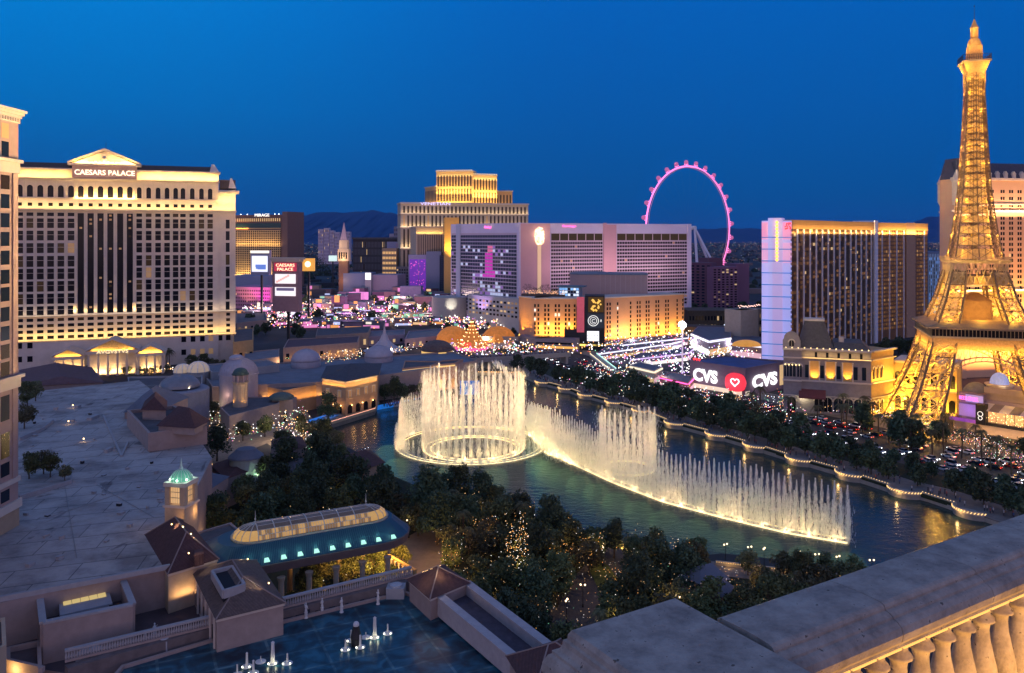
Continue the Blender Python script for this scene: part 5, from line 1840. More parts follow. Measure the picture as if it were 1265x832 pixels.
for (x,y) in ((93,504),(88,524),(107,546)):
 p = P2(x,y,ZR)
 lamp('POINT',(p[0] - .5,p[1] - .6,ZR + .8),40,WARM,size=.1,parent=t,name='roof_lamp')
 b = MB(); b.ball((p[0] - .5,p[1] - .6,ZR + 1.0),.22,6,4); b.build('roof_lamp_globe',bulb_warm,t)
# dark roofed hall at the far end of the flat roof
t,q = block('hall','long low hall with dark maroon roof before the temple fronts','building',[(25,478),(25,458),(112,455),(127,473)],15,stucco,0)
b = MB(); b.hip([q[0],q[3],q[2],q[1]],15.2,3.0,1.0,.9); b.build('roof',mat('maroon_hall_roof',(.13,.08,.085),.85,var=.15),t)
t,q = block('roof_plant','long pale parapeted roof strip right of the dark maroon hall','building',[(158,479),(158,468),(250,466),(250,478)],14,conc,0,dark_roof,.8)
# tiled L-shaped block on the flat roof with its parapet wall
t,q = block('roof_courtyard','walled rose stucco court with maroon tiled roofs on the flat roof','building',[(157,511),(183,540),(256,531),(256,526),(215,505)],22.0,stucco,ZR,dark_roof,1.0,pth=.7)
b = MB(); b.hip([P2(196,526,24),P2(240,529,24),P2(256,520,24),P2(215,508,24)],24.0,4.0,.8,.3)
b.hip([P2(176,506,25),P2(205,507,25),P2(205,496,25),P2(180,496,25)],25.0,3.4,.8,.6); b.build('tiled_roof',maroon_tile,t)
b = MB(); b.prism([P2(196,526,24),P2(240,529,24),P2(256,520,24),P2(215,508,24)],22.0,24.0); b.prism([P2(176,506,25),P2(205,507,25),P2(205,496,25),P2(180,496,25)],22.0,25.0); b.build('wall',stucco,t)
# pale hipped roof behind it
t,q = block('tile_roof_building','pale blue grey pyramid roof behind the maroon tiled court','building',[(154,510),(196,508),(232,492),(176,490)],20,stucco,0)
b = MB(); b.hip(q,20.2,5.5,.8,.2); b.build('roof',slate_roof,t)
# shallow dome on a drum
c = V(222,476,318)
t = thing('dome_hall','shallow grey dome lit at its rim on a wide round drum','building',(c.x,c.y,0))
b = MB(); b.lathe((c.x,c.y,0),[(11,0),(11,15.5),(10.4,16)],28); b.build('drum',mat('grey_drum',(.26,.26,.30),.8,var=.1),t)
b = MB(); b.dome((c.x,c.y,16.6),7.6,4.8,28,7); b.build('dome',mat('pewter_dome',(.22,.22,.24),.45,.4,var=.1),t)
for a in (-2.5,-.7): lamp('SPOT',(c.x + 8.2 * math.cos(a),c.y + 8.2 * math.sin(a),16.6),320,CREAM,(-math.cos(a),-math.sin(a),.6),spot=80,size=.1,parent=t,name='uplight')
lamp('POINT',(c.x + 5,c.y - 12,9),160,CREAM,size=.2,parent=t,name='wall_lamp')
# two little glass cupolas
for px,py,d,r in ((226,457,372,4.2),(245,456,368,5.0)):
 c = V(px,py,d)
 t = thing('glass_cupola','small lit glass cupola, %s of the pair behind the shallow dome' % ('left' if px < 240 else 'right'),'cupola',(c.x,c.y,0))
 b = MB(); b.lathe((c.x,c.y,0),[(r,0),(r,c.z - 1)],10); b.build('drum',conc,t)
 b = MB(); b.dome((c.x,c.y,c.z - 1),r,r * .9,10,4); b.build('glass',mat('cupola_glass',(.3,.3,.3),.2,var=0,emit=(1,.7,.4),estr=.25),t)
 b = MB()
 for k in range(10):
  a = 2 * PI * k / 10
  for j in range(4):
   p = [(r * math.cos(PI / 2 * (j + e) / 4),r * .9 * math.sin(PI / 2 * (j + e) / 4)) for e in (0,1)]
   b.bar((c.x + p[0][0] * math.cos(a),c.y + p[0][0] * math.sin(a),c.z - 1 + p[0][1]),(c.x + p[1][0] * math.cos(a),c.y + p[1][0] * math.sin(a),c.z - 1 + p[1][1]),.18)
 b.build('rib_pattern',white_paint,t)
def ribs(b,c,r,h,n,w,k=6):
 for i in range(n):
  a = 2 * PI * i / n
  for j in range(k):
   p = [(r * math.cos(PI / 2 * (j + e) / k),h * math.sin(PI / 2 * (j + e) / k)) for e in (0,1)]
   b.bar((c[0] + p[0][0] * math.cos(a),c[1] + p[0][0] * math.sin(a),c[2] + p[0][1]),(c[0] + p[1][0] * math.cos(a),c[1] + p[1][0] * math.sin(a),c[2] + p[1][1]),w)
# large ribbed dome
c = V(295,461,345)
t = thing('ribbed_dome','large ribbed pale dome on a tall round drum beside the lantern tower','dome',(c.x,c.y,0))
dm_ = mat('pale_lead_dome',(.42,.38,.42),.5,.2,var=.08)
b = MB(); b.lathe((c.x,c.y,0),[(7.9,0),(7.9,c.z - .5),(8.2,c.z - .4),(8.2,c.z)],32); b.build('drum',dm_,t)
b = MB(); b.dome((c.x,c.y,c.z),7.7,6.4,32,8); b.build('dome',dm_,t)
b = MB(); ribs(b,c,7.8,6.5,32,.16); b.build('rib_pattern',dm_,t)
b = MB(); b.lathe((c.x - 1,c.y,c.z + 6),[(3.0,0),(3.0,.8),(1.8,1.6),(.01,1.7)],14); b.build('cap',dm_,t)
lamp('POINT',(c.x - 4,c.y - 10,9),380,(1,.6,.45),size=.3,parent=t,name='wall_lamp')
lamp('POINT',(c.x - 9,c.y - 7,5),260,CREAM,size=.2,parent=t,name='wall_lamp')
# lantern tower
c = V(297,497,322)
t = thing('lantern_tower','small round tower with open arches under a dark dome, orange lit shaft','tower',(c.x,c.y,0))
b = MB(); b.lathe((c.x,c.y,0),[(2.9,0),(2.8,17.2),(3.3,17.5),(3.3,17.9)],16); b.build('shaft',stucco_w,t)
b = MB()
for k in range(8):
 a = 2 * PI * k / 8
 b.bar((c.x + 2.8 * math.cos(a),c.y + 2.8 * math.sin(a),17.9),(c.x + 2.8 * math.cos(a),c.y + 2.8 * math.sin(a),20.6),.42)
b.lathe((c.x,c.y,17.95),[(2.0,0),(2.0,2.6)],12); b.build('arcade',mat('arcade_rose',(.4,.3,.3),.8,var=0),t)
b = MB(); b.lathe((c.x,c.y,20.6),[(3.3,0),(3.3,.5),(2.9,.6)],16); b.dome((c.x,c.y,21.2),2.9,2.2,16,5); b.build('dome',mat('dark_green_dome',(.05,.09,.08),.5,var=.1),t)
for a in (-2.4,-.8): lamp('SPOT',(c.x + 4.2 * math.cos(a),c.y + 4.2 * math.sin(a),9),420,(1,.5,.12),(-math.cos(a) * .5,-math.sin(a) * .5,1),spot=80,size=.1,parent=t,name='uplight')
# lower front of the ribbed dome
t,q = block('arcade_building','rose coloured arched front with lit shopfronts below the lantern tower','building',[(272,505),(300,492),(345,492),(345,500),(283,516)],8,stucco,0,dark_roof,.5)
# ---- shops round the lake end
roof_b = mat('blue_flat_roof',(.17,.18,.21),.8,var=.15,scale=.2)
shop,q = block('shopping_arcade','long low shopping arcade with dark flat roofs linking the pale domes','building',[(250,462),(345,450),(560,436),(590,447),(500,462),(400,474),(262,480)],11.0,stucco,0,roof_b,.7)
t,q = block('shopping_wing','pale raised roof box beside the smooth left dome','building',[(250,452),(330,446),(345,452),(262,462)],14.0,conc,11.1,roof_b,.6)
for px,py,d,r,lab in ((378,446,402,7.2,'smooth pale dome, the nearer left one rising from the arcade roof'),(468,441,420,7.4,'smooth pale dome, the right one with a bulging drum on the arcade roof')):
 c = V(px,py,d)
 t = thing('pale_dome',lab,'dome',(c.x,c.y,10))
 b = MB(); b.lathe((c.x,c.y,c.z),[(r * .55,-6),(r * .8,-4.6),(r * .97,-2.2),(r,0)] if px > 400 else [(r * .9,-6),(r,-2),(r,0)],32); b.build('drum',dm_,t)
 b = MB(); b.dome((c.x,c.y,c.z),r,r * .82,32,8); b.build('shell',dm_,t,smooth=True)
 b = MB(); ribs(b,c,r * 1.002,r * .825,24,.07); b.build('seam_pattern',dm_,t)
c = V(540,436,455)
t = thing('brown_dome','low brown dome with golden lit band at the far end of the arcade','dome',(c.x,c.y,0))
b = MB(); b.lathe((c.x,c.y,0),[(8.6,0),(8.6,12)],24); b.build('drum',stucco_w,t)
b = MB(); b.lathe((c.x,c.y,12),[(9.4,0),(9.4,.8),(8.6,1)],24); b.dome((c.x,c.y,13),8.4,4.5,24,6); b.build('dome',mat('brown_dome_tile',(.13,.09,.08),.8,var=.2),t)
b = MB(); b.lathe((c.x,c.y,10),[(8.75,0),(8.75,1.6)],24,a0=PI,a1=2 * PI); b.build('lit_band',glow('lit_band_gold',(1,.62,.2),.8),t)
c = V(475,425,475)
t = thing('tent_pavilion','pale tent-shaped concave spire roof with a needle finial','pavilion',(c.x,c.y,0))
b = MB(); b.lathe((c.x,c.y,0),[(9,0),(9,9)],12); b.build('wall',stucco,t)
b = MB(); b.lathe((c.x,c.y,9),[(12.5,0),(9,1.2),(5.5,3.4),(3,6),(1.2,9.6),(.5,13),(.1,16)],12); b.build('roof',dm_,t)
for a in (-1.9,-1.0):
 b = MB(); b.ball((c.x + 10 * math.cos(a),c.y + 10 * math.sin(a),10.6),.7,6,4); b.build('lamp_globe',bulb_white,t)
# orange lit restaurant with hipped roof on the lake
t,q = block('lake_restaurant','orange lit stone restaurant with hipped roof and arches on the lake edge','building',[(398,470),(427,474),(466,466),(470,452),(405,455)],14.0,mat('amber_stone',(.42,.27,.16),.85,var=.12,scale=.4),0)
b = MB(); b.prism([(p[0],p[1]) for p in q],14.0,14.9); b.build('cornice',cream_trim,t)
cc = Vector((sum(p[0] for p in q) / 5,sum(p[1] for p in q) / 5))
b = MB(); n = 5
b.add([( cc.x + (p[0] - cc.x) * 1.06,cc.y + (p[1] - cc.y) * 1.06,14.92) for p in q] + [(cc.x,cc.y,19.0)],[(i,(i + 1) % n,n) for i in range(n)]); b.build('roof',mat('dark_slate_tile',(.075,.07,.08),.85,var=.2,scale=1),t)
for i,j in ((0,1),(1,2)):
 f = face_of(q,i,j)
 for u in lin(0,f.L,4 if i else 2):
  b = MB(); b.fbox(f,u - .8,u + .8,8,10.6,-.2,.1); w = b.build('window',lit_dim,t)
  b = MB(); b.fbox(f,u - 1.0,u - .8,7.8,10.8,-.1,.25); b.fbox(f,u + .8,u + 1.0,7.8,10.8,-.1,.25); b.fbox(f,u - 1.0,u + 1.0,10.6,10.9,-.1,.3); b.build('frame',cream_trim,w)
  b = MB()
  pts = [(u - 1.3,1),(u + 1.3,1)] + [(u + 1.3 * math.cos(PI * k / 6),3.4 + 1.3 * math.sin(PI * k / 6)) for k in range(7)]
  b.add([f.pt(x,z,.1) for x,z in pts],[tuple(range(len(pts)))]); b.build('arched_door',glass_dark,t)
 strip(f,0,f.L,12.4,.9,480,(1,.55,.14),t,w=.3,tilt=.4)
 for u in lin(0,f.L,3):
  lamp('POINT',f.pt(u,4.5,1.6),120,(1,.5,.15),size=.2,parent=t,name='wall_lantern')
  b = MB(); b.ball(f.pt(u,4.5,.5),.25,6,4); b.build('lantern',bulb_warm,t)
# its terrace over the water
tp = [P2(398,528,.4),P2(463,508,.4),P2(468,498,.4),P2(398,510,.4)]
t = thing('lakeside_terrace','lit terrace with low wall running round the orange restaurant at the water','terrace',(tp[0][0],tp[0][1],0))
b = MB(); b.prism(tp,-1.5,.4); b.build('floor',paving,t)
b = MB(); coping(b,tp[0],tp[1],.4,.4,1.0); coping(b,tp[1],tp[2],.402,.4,1.0); b.build('wall',stucco_w,t)
b = MB()
for k in range(46):
 p = Vector(tp[0]).lerp(Vector(tp[1]),k / 45); b.octa((p.x,p.y - .1,1.6),.17)
o = b.build('string_lights',glow('terrace_string',(1,.45,.3),2.5),t)
# far curved lake front buildings
for nm,lab,cs,z in (('lake_front_building','rose lit curved frontage with arches behind the dark lakeside trees',[(497,457),(532,453),(545,448),(500,447)],11.5),('lake_front_building','amber lit frontage with golden roof edge at the head of the lake',[(532,453),(562,450),(572,445),(545,447)],12.2)):
 t,q = block(nm,lab,'building',cs,z,mat('rose_frontage',(.45,.26,.18),.85,var=.1),0,dark_roof,.6)
 f = face_of(q,0,1)
 for u in lin(0,f.L,6):
  b = MB(); pts = [(u - .9,1),(u + .9,1)] + [(u + .9 * math.cos(PI * k / 6),4.4 + .9 * math.sin(PI * k / 6)) for k in range(7)]
  b.add([f.pt(x,zz,.1) for x,zz in pts],[tuple(range(len(pts)))]); b.build('arched_window',random.choice((lit_warm,glass_dark,lit_dim)),t)
 strip(f,0,f.L,.6,2.0,600,(1,.45,.15),t,w=.4,tilt=.4)
 b = MB(); b.fbox(f,0,f.L,z - .9,z - .3,.02,.3); b.build('lit_edge',glow('edge_gold',(1,.65,.25),.8),t)
# blue lit stage and quay strips
b = MB()
for a,c_,z in (((568,488),(592,488),5.5),):
 f = Face(P2(*a,-1),P2(*c_,-1)); b.fbox(f,0,f.L,-1,z,-2,0)
t = b.build('stage_screen',glow('blue_stage',(.02,.14,.6),.55)); tag(t,'glowing blue stage hoarding standing in the water behind the jets','stage')
for i,(a,c_) in enumerate((((465,507),(531,494)),((381,526),(408,517)))):
 f = Face(P2(*a,WZ),P2(*c_,WZ)); b = MB(); b.fbox(f,0,f.L,WZ - .3,.5,-1.5,.1)
 t = b.build('quay_light',mat('blue_lit_quay',(.05,.2,.5),.5,var=.3,scale=1,emit=(.01,.18,.62),estr=.5)); tag(t,('long blue glowing quay edge below the crowd, under the dark trees','short blue glowing quay edge left of the restaurant terrace')[i],'quay')
 m_ = f.pt(f.L / 2,1.5,3); lamp('AREA',m_,450,(.02,.25,1),(0,0,-1),(f.t.x,f.t.y,0),f.L,1,parent=t,name='blue_quay_lamp')
# more low buildings between shops and trees
amber = MATS['amber_stone']
t,q = block('cafe_building','small orange lit building with curved roof left of the restaurant','building',[(322,478),(345,470),(385,470),(398,476),(350,484)],10,amber,0,dark_roof,.5)
strip(face_of(q,0,4),0,12,6,1.5,500,(1,.5,.12),t)
strip(face_of(q,4,3),0,face_of(q,4,3).L,6,1.5,700,(1,.5,.12),t)
c = V(354,520,330)
t = thing('kiosk','pale stuccoed kiosk with barrel roof and dark doorway among lit trees','building',(c.x,c.y,0))
b = MB(); b.box(c.x - 6,c.x + 2.6,c.y,c.y + 6,0,9); b.build('wall',stucco,t)
b = MB(); b.dome((c.x - 3,c.y + 3,9),5.2,2.4,16,4); b.build('roof',mat('kiosk_green',(.1,.13,.11),.8,var=.1),t)
b = MB(); b.box(c.x - 1.2,c.x + .2,c.y - .1,c.y,0,4); b.build('door',glass_dark,t)
lamp('POINT',(c.x - 5,c.y - 4,5),300,(.9,.8,.6),size=.3,parent=t,name='lamp')
# round pavilion with green lit wall
c = V(304,560,236)
t = thing('round_pavilion','round pavilion with grey cone roof and pale green lit wall','pavilion',(c.x,c.y,0))
b = MB(); b.lathe((c.x,c.y,0),[(4.6,0),(4.6,11.2)],24); b.build('wall',mat('green_lit_wall',(.42,.46,.38),.8,var=.05),t)
b = MB(); b.lathe((c.x,c.y,11.2),[(5.1,0),(4.9,.35),(3.4,1.6),(2.6,2.4),(.01,2.8)],24); b.build('roof',slate_roof,t)
for a in (-2.6,-1.5,-.5): lamp('SPOT',(c.x + 6.3 * math.cos(a),c.y + 6.3 * math.sin(a),5.5),1500,(.6,1,.6),(-math.cos(a) * .6,-math.sin(a) * .6,1),spot=90,size=.1,parent=t,name='uplight')
# pavilion by the lake with hipped maroon roof
t,q = block('lake_pavilion','pavilion with dark maroon hip roof on the near lake shore','pavilion',[(410,572),(424,588),(472,572),(455,556)],8,mat('pav_stone',(.4,.28,.2),.85,var=.1),0)
b = MB(); b.hip(q,8.1,3.2,1.2,.35); b.build('roof',maroon_tile,t)
b = MB(); p_,q_ = Vector((*q[3],8.4)),Vector((*q[0],8.4))
for k in range(12): b.octa(tuple(p_.lerp(q_,k / 11) + Vector((0,0,.3))),.07)
b.build('roof_bulbs',bulb_white,t)
lamp('POINT',(q[1][0],q[1][1] - 5,4),160,WARM,size=.3,parent=t,name='lamp')
for i,(cs,z,m_) in enumerate((([(205,615),(260,585),(282,590),(230,625)],9.0,slate_roof),([(262,575),(300,566),(318,578),(280,592)],8,maroon_tile),([(335,545),(372,540),(378,552),(345,560)],7,maroon_tile),([(345,578),(362,566),(385,572),(370,588)],6,dark_roof))):
 t,q = block('low_building',('blue skylit lean-to roof beside the pale roof slab','small maroon gabled roof beside the green lit pavilion','low maroon roof between the lit tree clumps','small dark roof edged with fairy lights under the big trees')[i],'building',cs,z,stucco,0)
 b = MB(); b.hip(q,z + .1,1.8,.6,.5); b.build('roof',m_,t)
 b = MB()
 for k in range(14):
  p = Vector(q[0]).lerp(Vector(q[1]),k / 13); b.octa((p.x,p.y,z + .3),.12)
 b.build('roof_bulbs',random.choice((bulb_white,bulb_warm)),t)
# ================================================================== CLOCK-TOWER WITH GREEN GLASS DOME
c = G(224,652,ZR)
t = thing('belvedere_tower','square lit belvedere tower with glowing green glass dome at the roof edge','tower',(c.x,c.y,0))
hw_ = 2.15
rot_ = R(-12)
b = MB(); rotbox(b,c,hw_,hw_,0,22.6,rot_); b.build('shaft',stucco_w,t)
b = MB(); rotbox(b,c,hw_ + .3,hw_ + .3,22.6,23.0,rot_); rotbox(b,c,hw_ + .2,hw_ + .2,26.6,27.4,rot_); b.build('cornice',cream_trim,t)
b = MB()
for sx_ in (-1,1):
 for sy_ in (-1,1):
  x,y = sx_ * (hw_ - .5),sy_ * (hw_ - .5)
  rotbox(b,(c.x + x * math.cos(rot_) - y * math.sin(rot_),c.y + x * math.sin(rot_) + y * math.cos(rot_)),.5,.5,23.0,26.6,rot_)
b.build('corner_pier',stucco_w,t)
b = MB(); rotbox(b,c,hw_ - .5,hw_ - .5,23.3,26.3,rot_); b.build('glowing_window',glow('belvedere_glow',(1,.62,.28),.75),t)
b = MB()
for s_ in (-1,1):
 for k in range(5):
  x = (k - 2) * .42
  for (xx,yy) in ((x,s_ * (hw_ - .42)),(s_ * (hw_ - .42),x)):
   p = (c.x + xx * math.cos(rot_) - yy * math.sin(rot_),c.y + xx * math.sin(rot_) + yy * math.cos(rot_))
   b.bar((*p,23.2),(*p,26.5),.07)
for z in (24.3,25.4): rotbox(b,c,hw_ - .42,hw_ - .42,z,z + .12,rot_)
b.build('lattice',stucco_w,t)
gz = 27.4
b = MB(); b.dome((c.x,c.y,gz),2.0,2.1,16,6); b.build('glass_dome',mat('green_dome_glass',(.10,.24,.18),.2,var=0,emit=(.25,.9,.6),estr=.22),t)
b = MB(); ribs(b,(c.x,c.y,gz),2.04,2.14,16,.06); b.lathe((c.x,c.y,gz + 2.05),[(.4,0),(.4,.3),(.25,.4),(.1,1.6),(.04,2.2)],8); b.build('rib_pattern',mat('dome_rib',(.5,.6,.55),.5,var=0),t)
for a in (-2.5,-1.57,-.7,.9):
 p = (c.x + 2.1 * math.cos(a),c.y + 2.1 * math.sin(a),gz + .4)
 b = MB(); b.ball(p,.2,6,4); b.build('lamp_globe',glow('green_white_bulb',(.8,1,.85),5),t)
 lamp('POINT',(c.x + 2.7 * math.cos(a),c.y + 2.7 * math.sin(a),gz + .8),40,(.6,1,.75),size=.1,parent=t,name='dome_lamp')
for (dx,dy) in ((-3.4,-1.5),(1.2,-3.8),(3.4,.6)): lamp('POINT',(c.x + dx,c.y + dy,21.0),90,(1,.55,.2),size=.15,parent=t,name='wall_lamp')
# ================================================================== TILED BUILDINGS
def tiled(name,label,corners,ze,h,wall,roofm,z0,ridge=.4,ov=.7):
 q = [P2(x,y,ze) for x,y in corners]
 t = thing(name,label,'building',(q[0][0],q[0][1],z0))
 b = MB(); b.prism(q,z0,ze); b.build('wall',wall,t)
 b = MB(); c_ = (sum(p[0] for p in q) / 4,sum(p[1] for p in q) / 4); b.prism([(c_[0] + (p[0] - c_[0]) * 1.03,c_[1] + (p[1] - c_[1]) * 1.03) for p in q],ze - .5,ze + .003); b.build('eaves',cream_trim,t)
 b = MB(); b.hip(q,ze + .01,h,ov,ridge); b.build('roof',roofm,t)
 # ridge tiles
 rb = MB(); vv = b.v
 for i in range(4): rb.bar(vv[i],vv[4] if (Vector(vv[i]) - Vector(vv[4])).length < (Vector(vv[i]) - Vector(vv[5])).length else vv[5],.14)
 rb.bar(vv[4],vv[5],.14); rb.build('ridge_tiles',mat('ridge_tile',(.26,.2,.18),.85,var=0),t)
 return t,q,b
tA,qA,bA = tiled('tiled_house','maroon tiled hip-roofed house with lit dormer below the green domed tower',[(181,662),(208,708),(268,690),(236,650)],ZR,4.2,stucco_w,maroon_tile,0,.45)
cA = G(248,684,ZR + 2.4)
b = MB(); b.prism([P2(240,690,20),P2(252,687,20),P2(250,680,20),P2(240,683,20)],18.5,20.4); b.build('dormer',maroon_tile,tA)
for px,py,z in ((212,652,21.6),(226,655,21.8),(236,664,21.5),(233,688,20.6)):
 p = G(px,py,z); lamp('SPOT',p + Vector((0,-.2,.9)),420,(1,.75,.4),(.5,.5,-.55),spot=70,size=.08,parent=tA,name='roof_lamp')
 b = MB(); b.ball(p + Vector((0,0,.6)),.12,6,4); b.build('roof_lamp_globe',bulb_warm,tA)
fA_ = Face(qA[1],qA[2])
strip(fA_,1,fA_.L - .5,ZR - 4.5,1.0,220,(1,.6,.25),tA,w=.3,tilt=.5)
tB,qB,bB = tiled('tiled_house','brown tiled hip-roofed house with an open roof well and pale walls',[(240,708),(268,764),(350,744),(316,694)],16.5,3.2,stucco,brown_tile,0,.4)
w0 = [P2(262,700,20.2),P2(276,724,20.2),P2(302,716,20.2),P2(287,694,20.2)]
b = MB()
for i in range(4):
 coping(b,w0[i],w0[(i + 1) % 4],18.2 + .003 * i,.45,1.35)
b.build('roof_well_wall',trim_lt,tB)
b = MB(); b.prism([(p[0],p[1]) for p in w0],17.0,18.95); b.build('roof_well',mat('well_shade',(.02,.02,.025),.9,var=0),tB)  # dark solid standing in for the shade inside the well
for px,py in ((306,696),(332,726)):
 p = G(px,py,18.6); lamp('SPOT',p + Vector((.2,.2,1.0)),520,(1,.8,.5),(-.9,.25,-.35),spot=60,size=.06,parent=tB,name='roof_lamp')
 b = MB(); b.ball(p + Vector((0,0,.7)),.13,6,4); b.build('roof_lamp_globe',bulb_warm,tB)
fB_ = Face(qB[0],qB[1])
for u in lin(1,fB_.L - 1,5):
 b = MB(); b.fbox(fB_,u - .7,u + .7,11.8,14.2,-.1,.12); b.build('window',glass_dark,tB)
 b = MB(); b.fbox(fB_,u + 1.0,u + 1.5,10.5,16,.02,.25); b.build('pilaster',cream_trim,tB)
# lit arched doorway between the two
p = G(233,745,12)
lamp('POINT',(p.x,p.y + 3,14),160,(1,.6,.22),size=.2,parent=tB,name='doorway_lamp')
tC,qC,bC = tiled('roof_lodge','small square lodge with lit maroon pyramid roof at the walkway head',[(506,716),(532,739),(577,720),(548,700)],15.0,2.6,stucco,maroon_tile,0,.06)
b = MB();
for k in range(16):
 p = G(522 + 22 * k / 15,707 - 8 * k / 15,17.0 + .3 * math.sin(k)); b.octa(tuple(p),.05)
b.build('roof_bulbs',bulb_warm,tC)
for px,py in ((520,712),(545,708)):
 p = G(px,py,17.2); lamp('POINT',p + Vector((0,-.5,.5)),110,(1,.7,.35),size=.08,parent=tC,name='roof_lamp')
tD,qD,bD = tiled('tiled_lodge','maroon tiled roof corner just behind the balustrade pier',[(630,812),(660,862),(745,832),(692,792)],15.0,3.2,stucco,maroon_tile,0,.1)
# ================================================================== LOWER TERRACE, ENCLOSURE, PARAPETS
ZL = 11.0
low_m = mat('brown_roofing',(.085,.065,.07),.9,var=.2,scale=.3)
lt,q = block('lower_roof','dark brown lower flat roof below the big pale roof','building',[(-40,812),(-30,790),(120,760),(240,735),(272,790),(180,812),(80,832)],ZL,stucco,0,low_m,0)
# wall of the big roof above it is the casino building's own side; enclosure with plant
ZE = 17.0
enc = [P2(53,771,ZE),P2(49,738,ZE),P2(151,716,ZE),P2(164,748,ZE)]
t = thing('plant_enclosure','rose walled roof enclosure open on top, holding a lit plant unit','enclosure',(enc[0][0],enc[0][1],ZL))
b = MB()
for i in range(4): coping(b,enc[i],enc[(i + 1) % 4],ZL + .01 * i,.7,ZE - ZL - .01 * i)
b.build('wall',stucco,t)
b = MB()
for i in range(4): coping(b,enc[i],enc[(i + 1) % 4],ZE + .004 * i,1.0,.35)
b.build('coping',trim_lt,t)
b = MB(); ce = (sum(p[0] for p in enc) / 4,sum(p[1] for p in enc) / 4); b.prism([(ce[0] + (p[0] - ce[0]) * .96,ce[1] + (p[1] - ce[1]) * .96) for p in enc],ZE - 3.4,ZE - 3.0); b.build('floor',low_m,t)
un = [P2(74,762,15.6),P2(72,738,15.6),P2(133,726,15.6),P2(139,747,15.6)]
u_ = thing('plant_unit','long grey rooftop plant unit with glowing yellow skylight','machine',(un[0][0],un[0][1],14))
b = MB(); b.prism(un,14,15.8); b.build('casing',mat('grey_casing',(.34,.34,.36),.7,var=.1),u_)
mid0,mid1 = Vector(un[1]).lerp(Vector(un[0]),.45),Vector(un[2]).lerp(Vector(un[3]),.45)
for k in range(5):
 a,c_ = mid0.lerp(mid1,.08 + k * .17),mid0.lerp(mid1,.08 + k * .17 + .155)
 tt = (c_ - a).normalized(); nn = Vector((-tt.y,tt.x)) * .95
 b = MB(); b.prism([a - nn,c_ - nn,c_ + nn,a + nn],15.82,16.0); b.build('skylight_pane',glow('skylight_yellow',(1,.74,.28),1.1 if k in (1,2,3) else .5),u_)
b = MB()
for s_,px in ((0,.03),(1,.97)):
 for k in range(3):
  p = Vector(un[0]).lerp(Vector(un[3]),px) + Vector((0,-.05)); b.box(p.x - .35,p.x + .35,p.y - .1,p.y + .3,14.2 + k * .55,14.5 + k * .55)
b.build('vent',metal_dark,u_)
# glazed lean-to
gq = [P2(155,738,ZL + 2.5),P2(150,718,ZL + 5.5),P2(210,705,ZL + 5.5),P2(216,724,ZL + 2.5)]
t = thing('glass_lean_to','blue grey lean-to roof of large panels beside the maroon roof','roof',(gq[0][0],gq[0][1],ZL))
b = MB(); b.hexa([(*gq[0],ZL + .1),(*gq[3],ZL + .1),(*gq[2],ZL + .1),(*gq[1],ZL + .1),(*gq[0],ZL + 2.5),(*gq[3],ZL + 2.5),(*gq[2],ZL + 5.5),(*gq[1],ZL + 5.5)]); b.build('panels',mat('blue_grey_panel',(.20,.25,.28),.5,var=.05),t)
b = MB()
for k in range(5):
 a,c_ = Vector((*gq[0],ZL + 2.55)).lerp(Vector((*gq[3],ZL + 2.55)),k / 4),Vector((*gq[1],ZL + 5.55)).lerp(Vector((*gq[2],ZL + 5.55)),k / 4)
 b.bar(a,c_,.12)
b.build('glazing_bar',trim_lt,t)
# balustraded parapets
def balustrade(label,p,q_,z,n,h=1.5,w=.7):
 t = thing('roof_balustrade',label,'balustrade',(p[0],p[1],z))
 f = Face(p,q_)
 b = MB(); b.fbox(f,0,f.L,z,z + .35,-w / 2,w / 2); b.build('plinth',stucco,t)
 b = MB(); b.fbox(f,0,f.L,z + h,z + h + .3,-w / 2,w / 2); b.build('rail',trim_lt,t)
 b = MB()
 for u in lin(0,f.L,n):
  g = f.pt(u,z + .35); b.lathe((g.x,g.y,g.z),[(.12,0),(.2,.3),(.09,h - .6),(.15,h - .35)],6)
 o = b.build('balusters',trim_lt,t); o['kind'] = 'stuff'
 return t
balustrade('long stone balustrade edging the dark lower roof, left stretch',P2(80,818,13),P2(270,772,13),13,60)
balustrade('long stone balustrade behind the teal roof, right stretch up to the lodge',P2(348,752,13),P2(508,712,13),13,56)
t,q = block('parapet_wall','rose parapet wall below the stone balustrade beside the teal roof','wall',[(80,822),(84,826),(272,773),(505,718),(506,714),(270,768)],12.95,mat('shaded_stucco',(.16,.13,.125),.9,var=.2),0)  # shade of the gap below the balustrade put into the wall colour
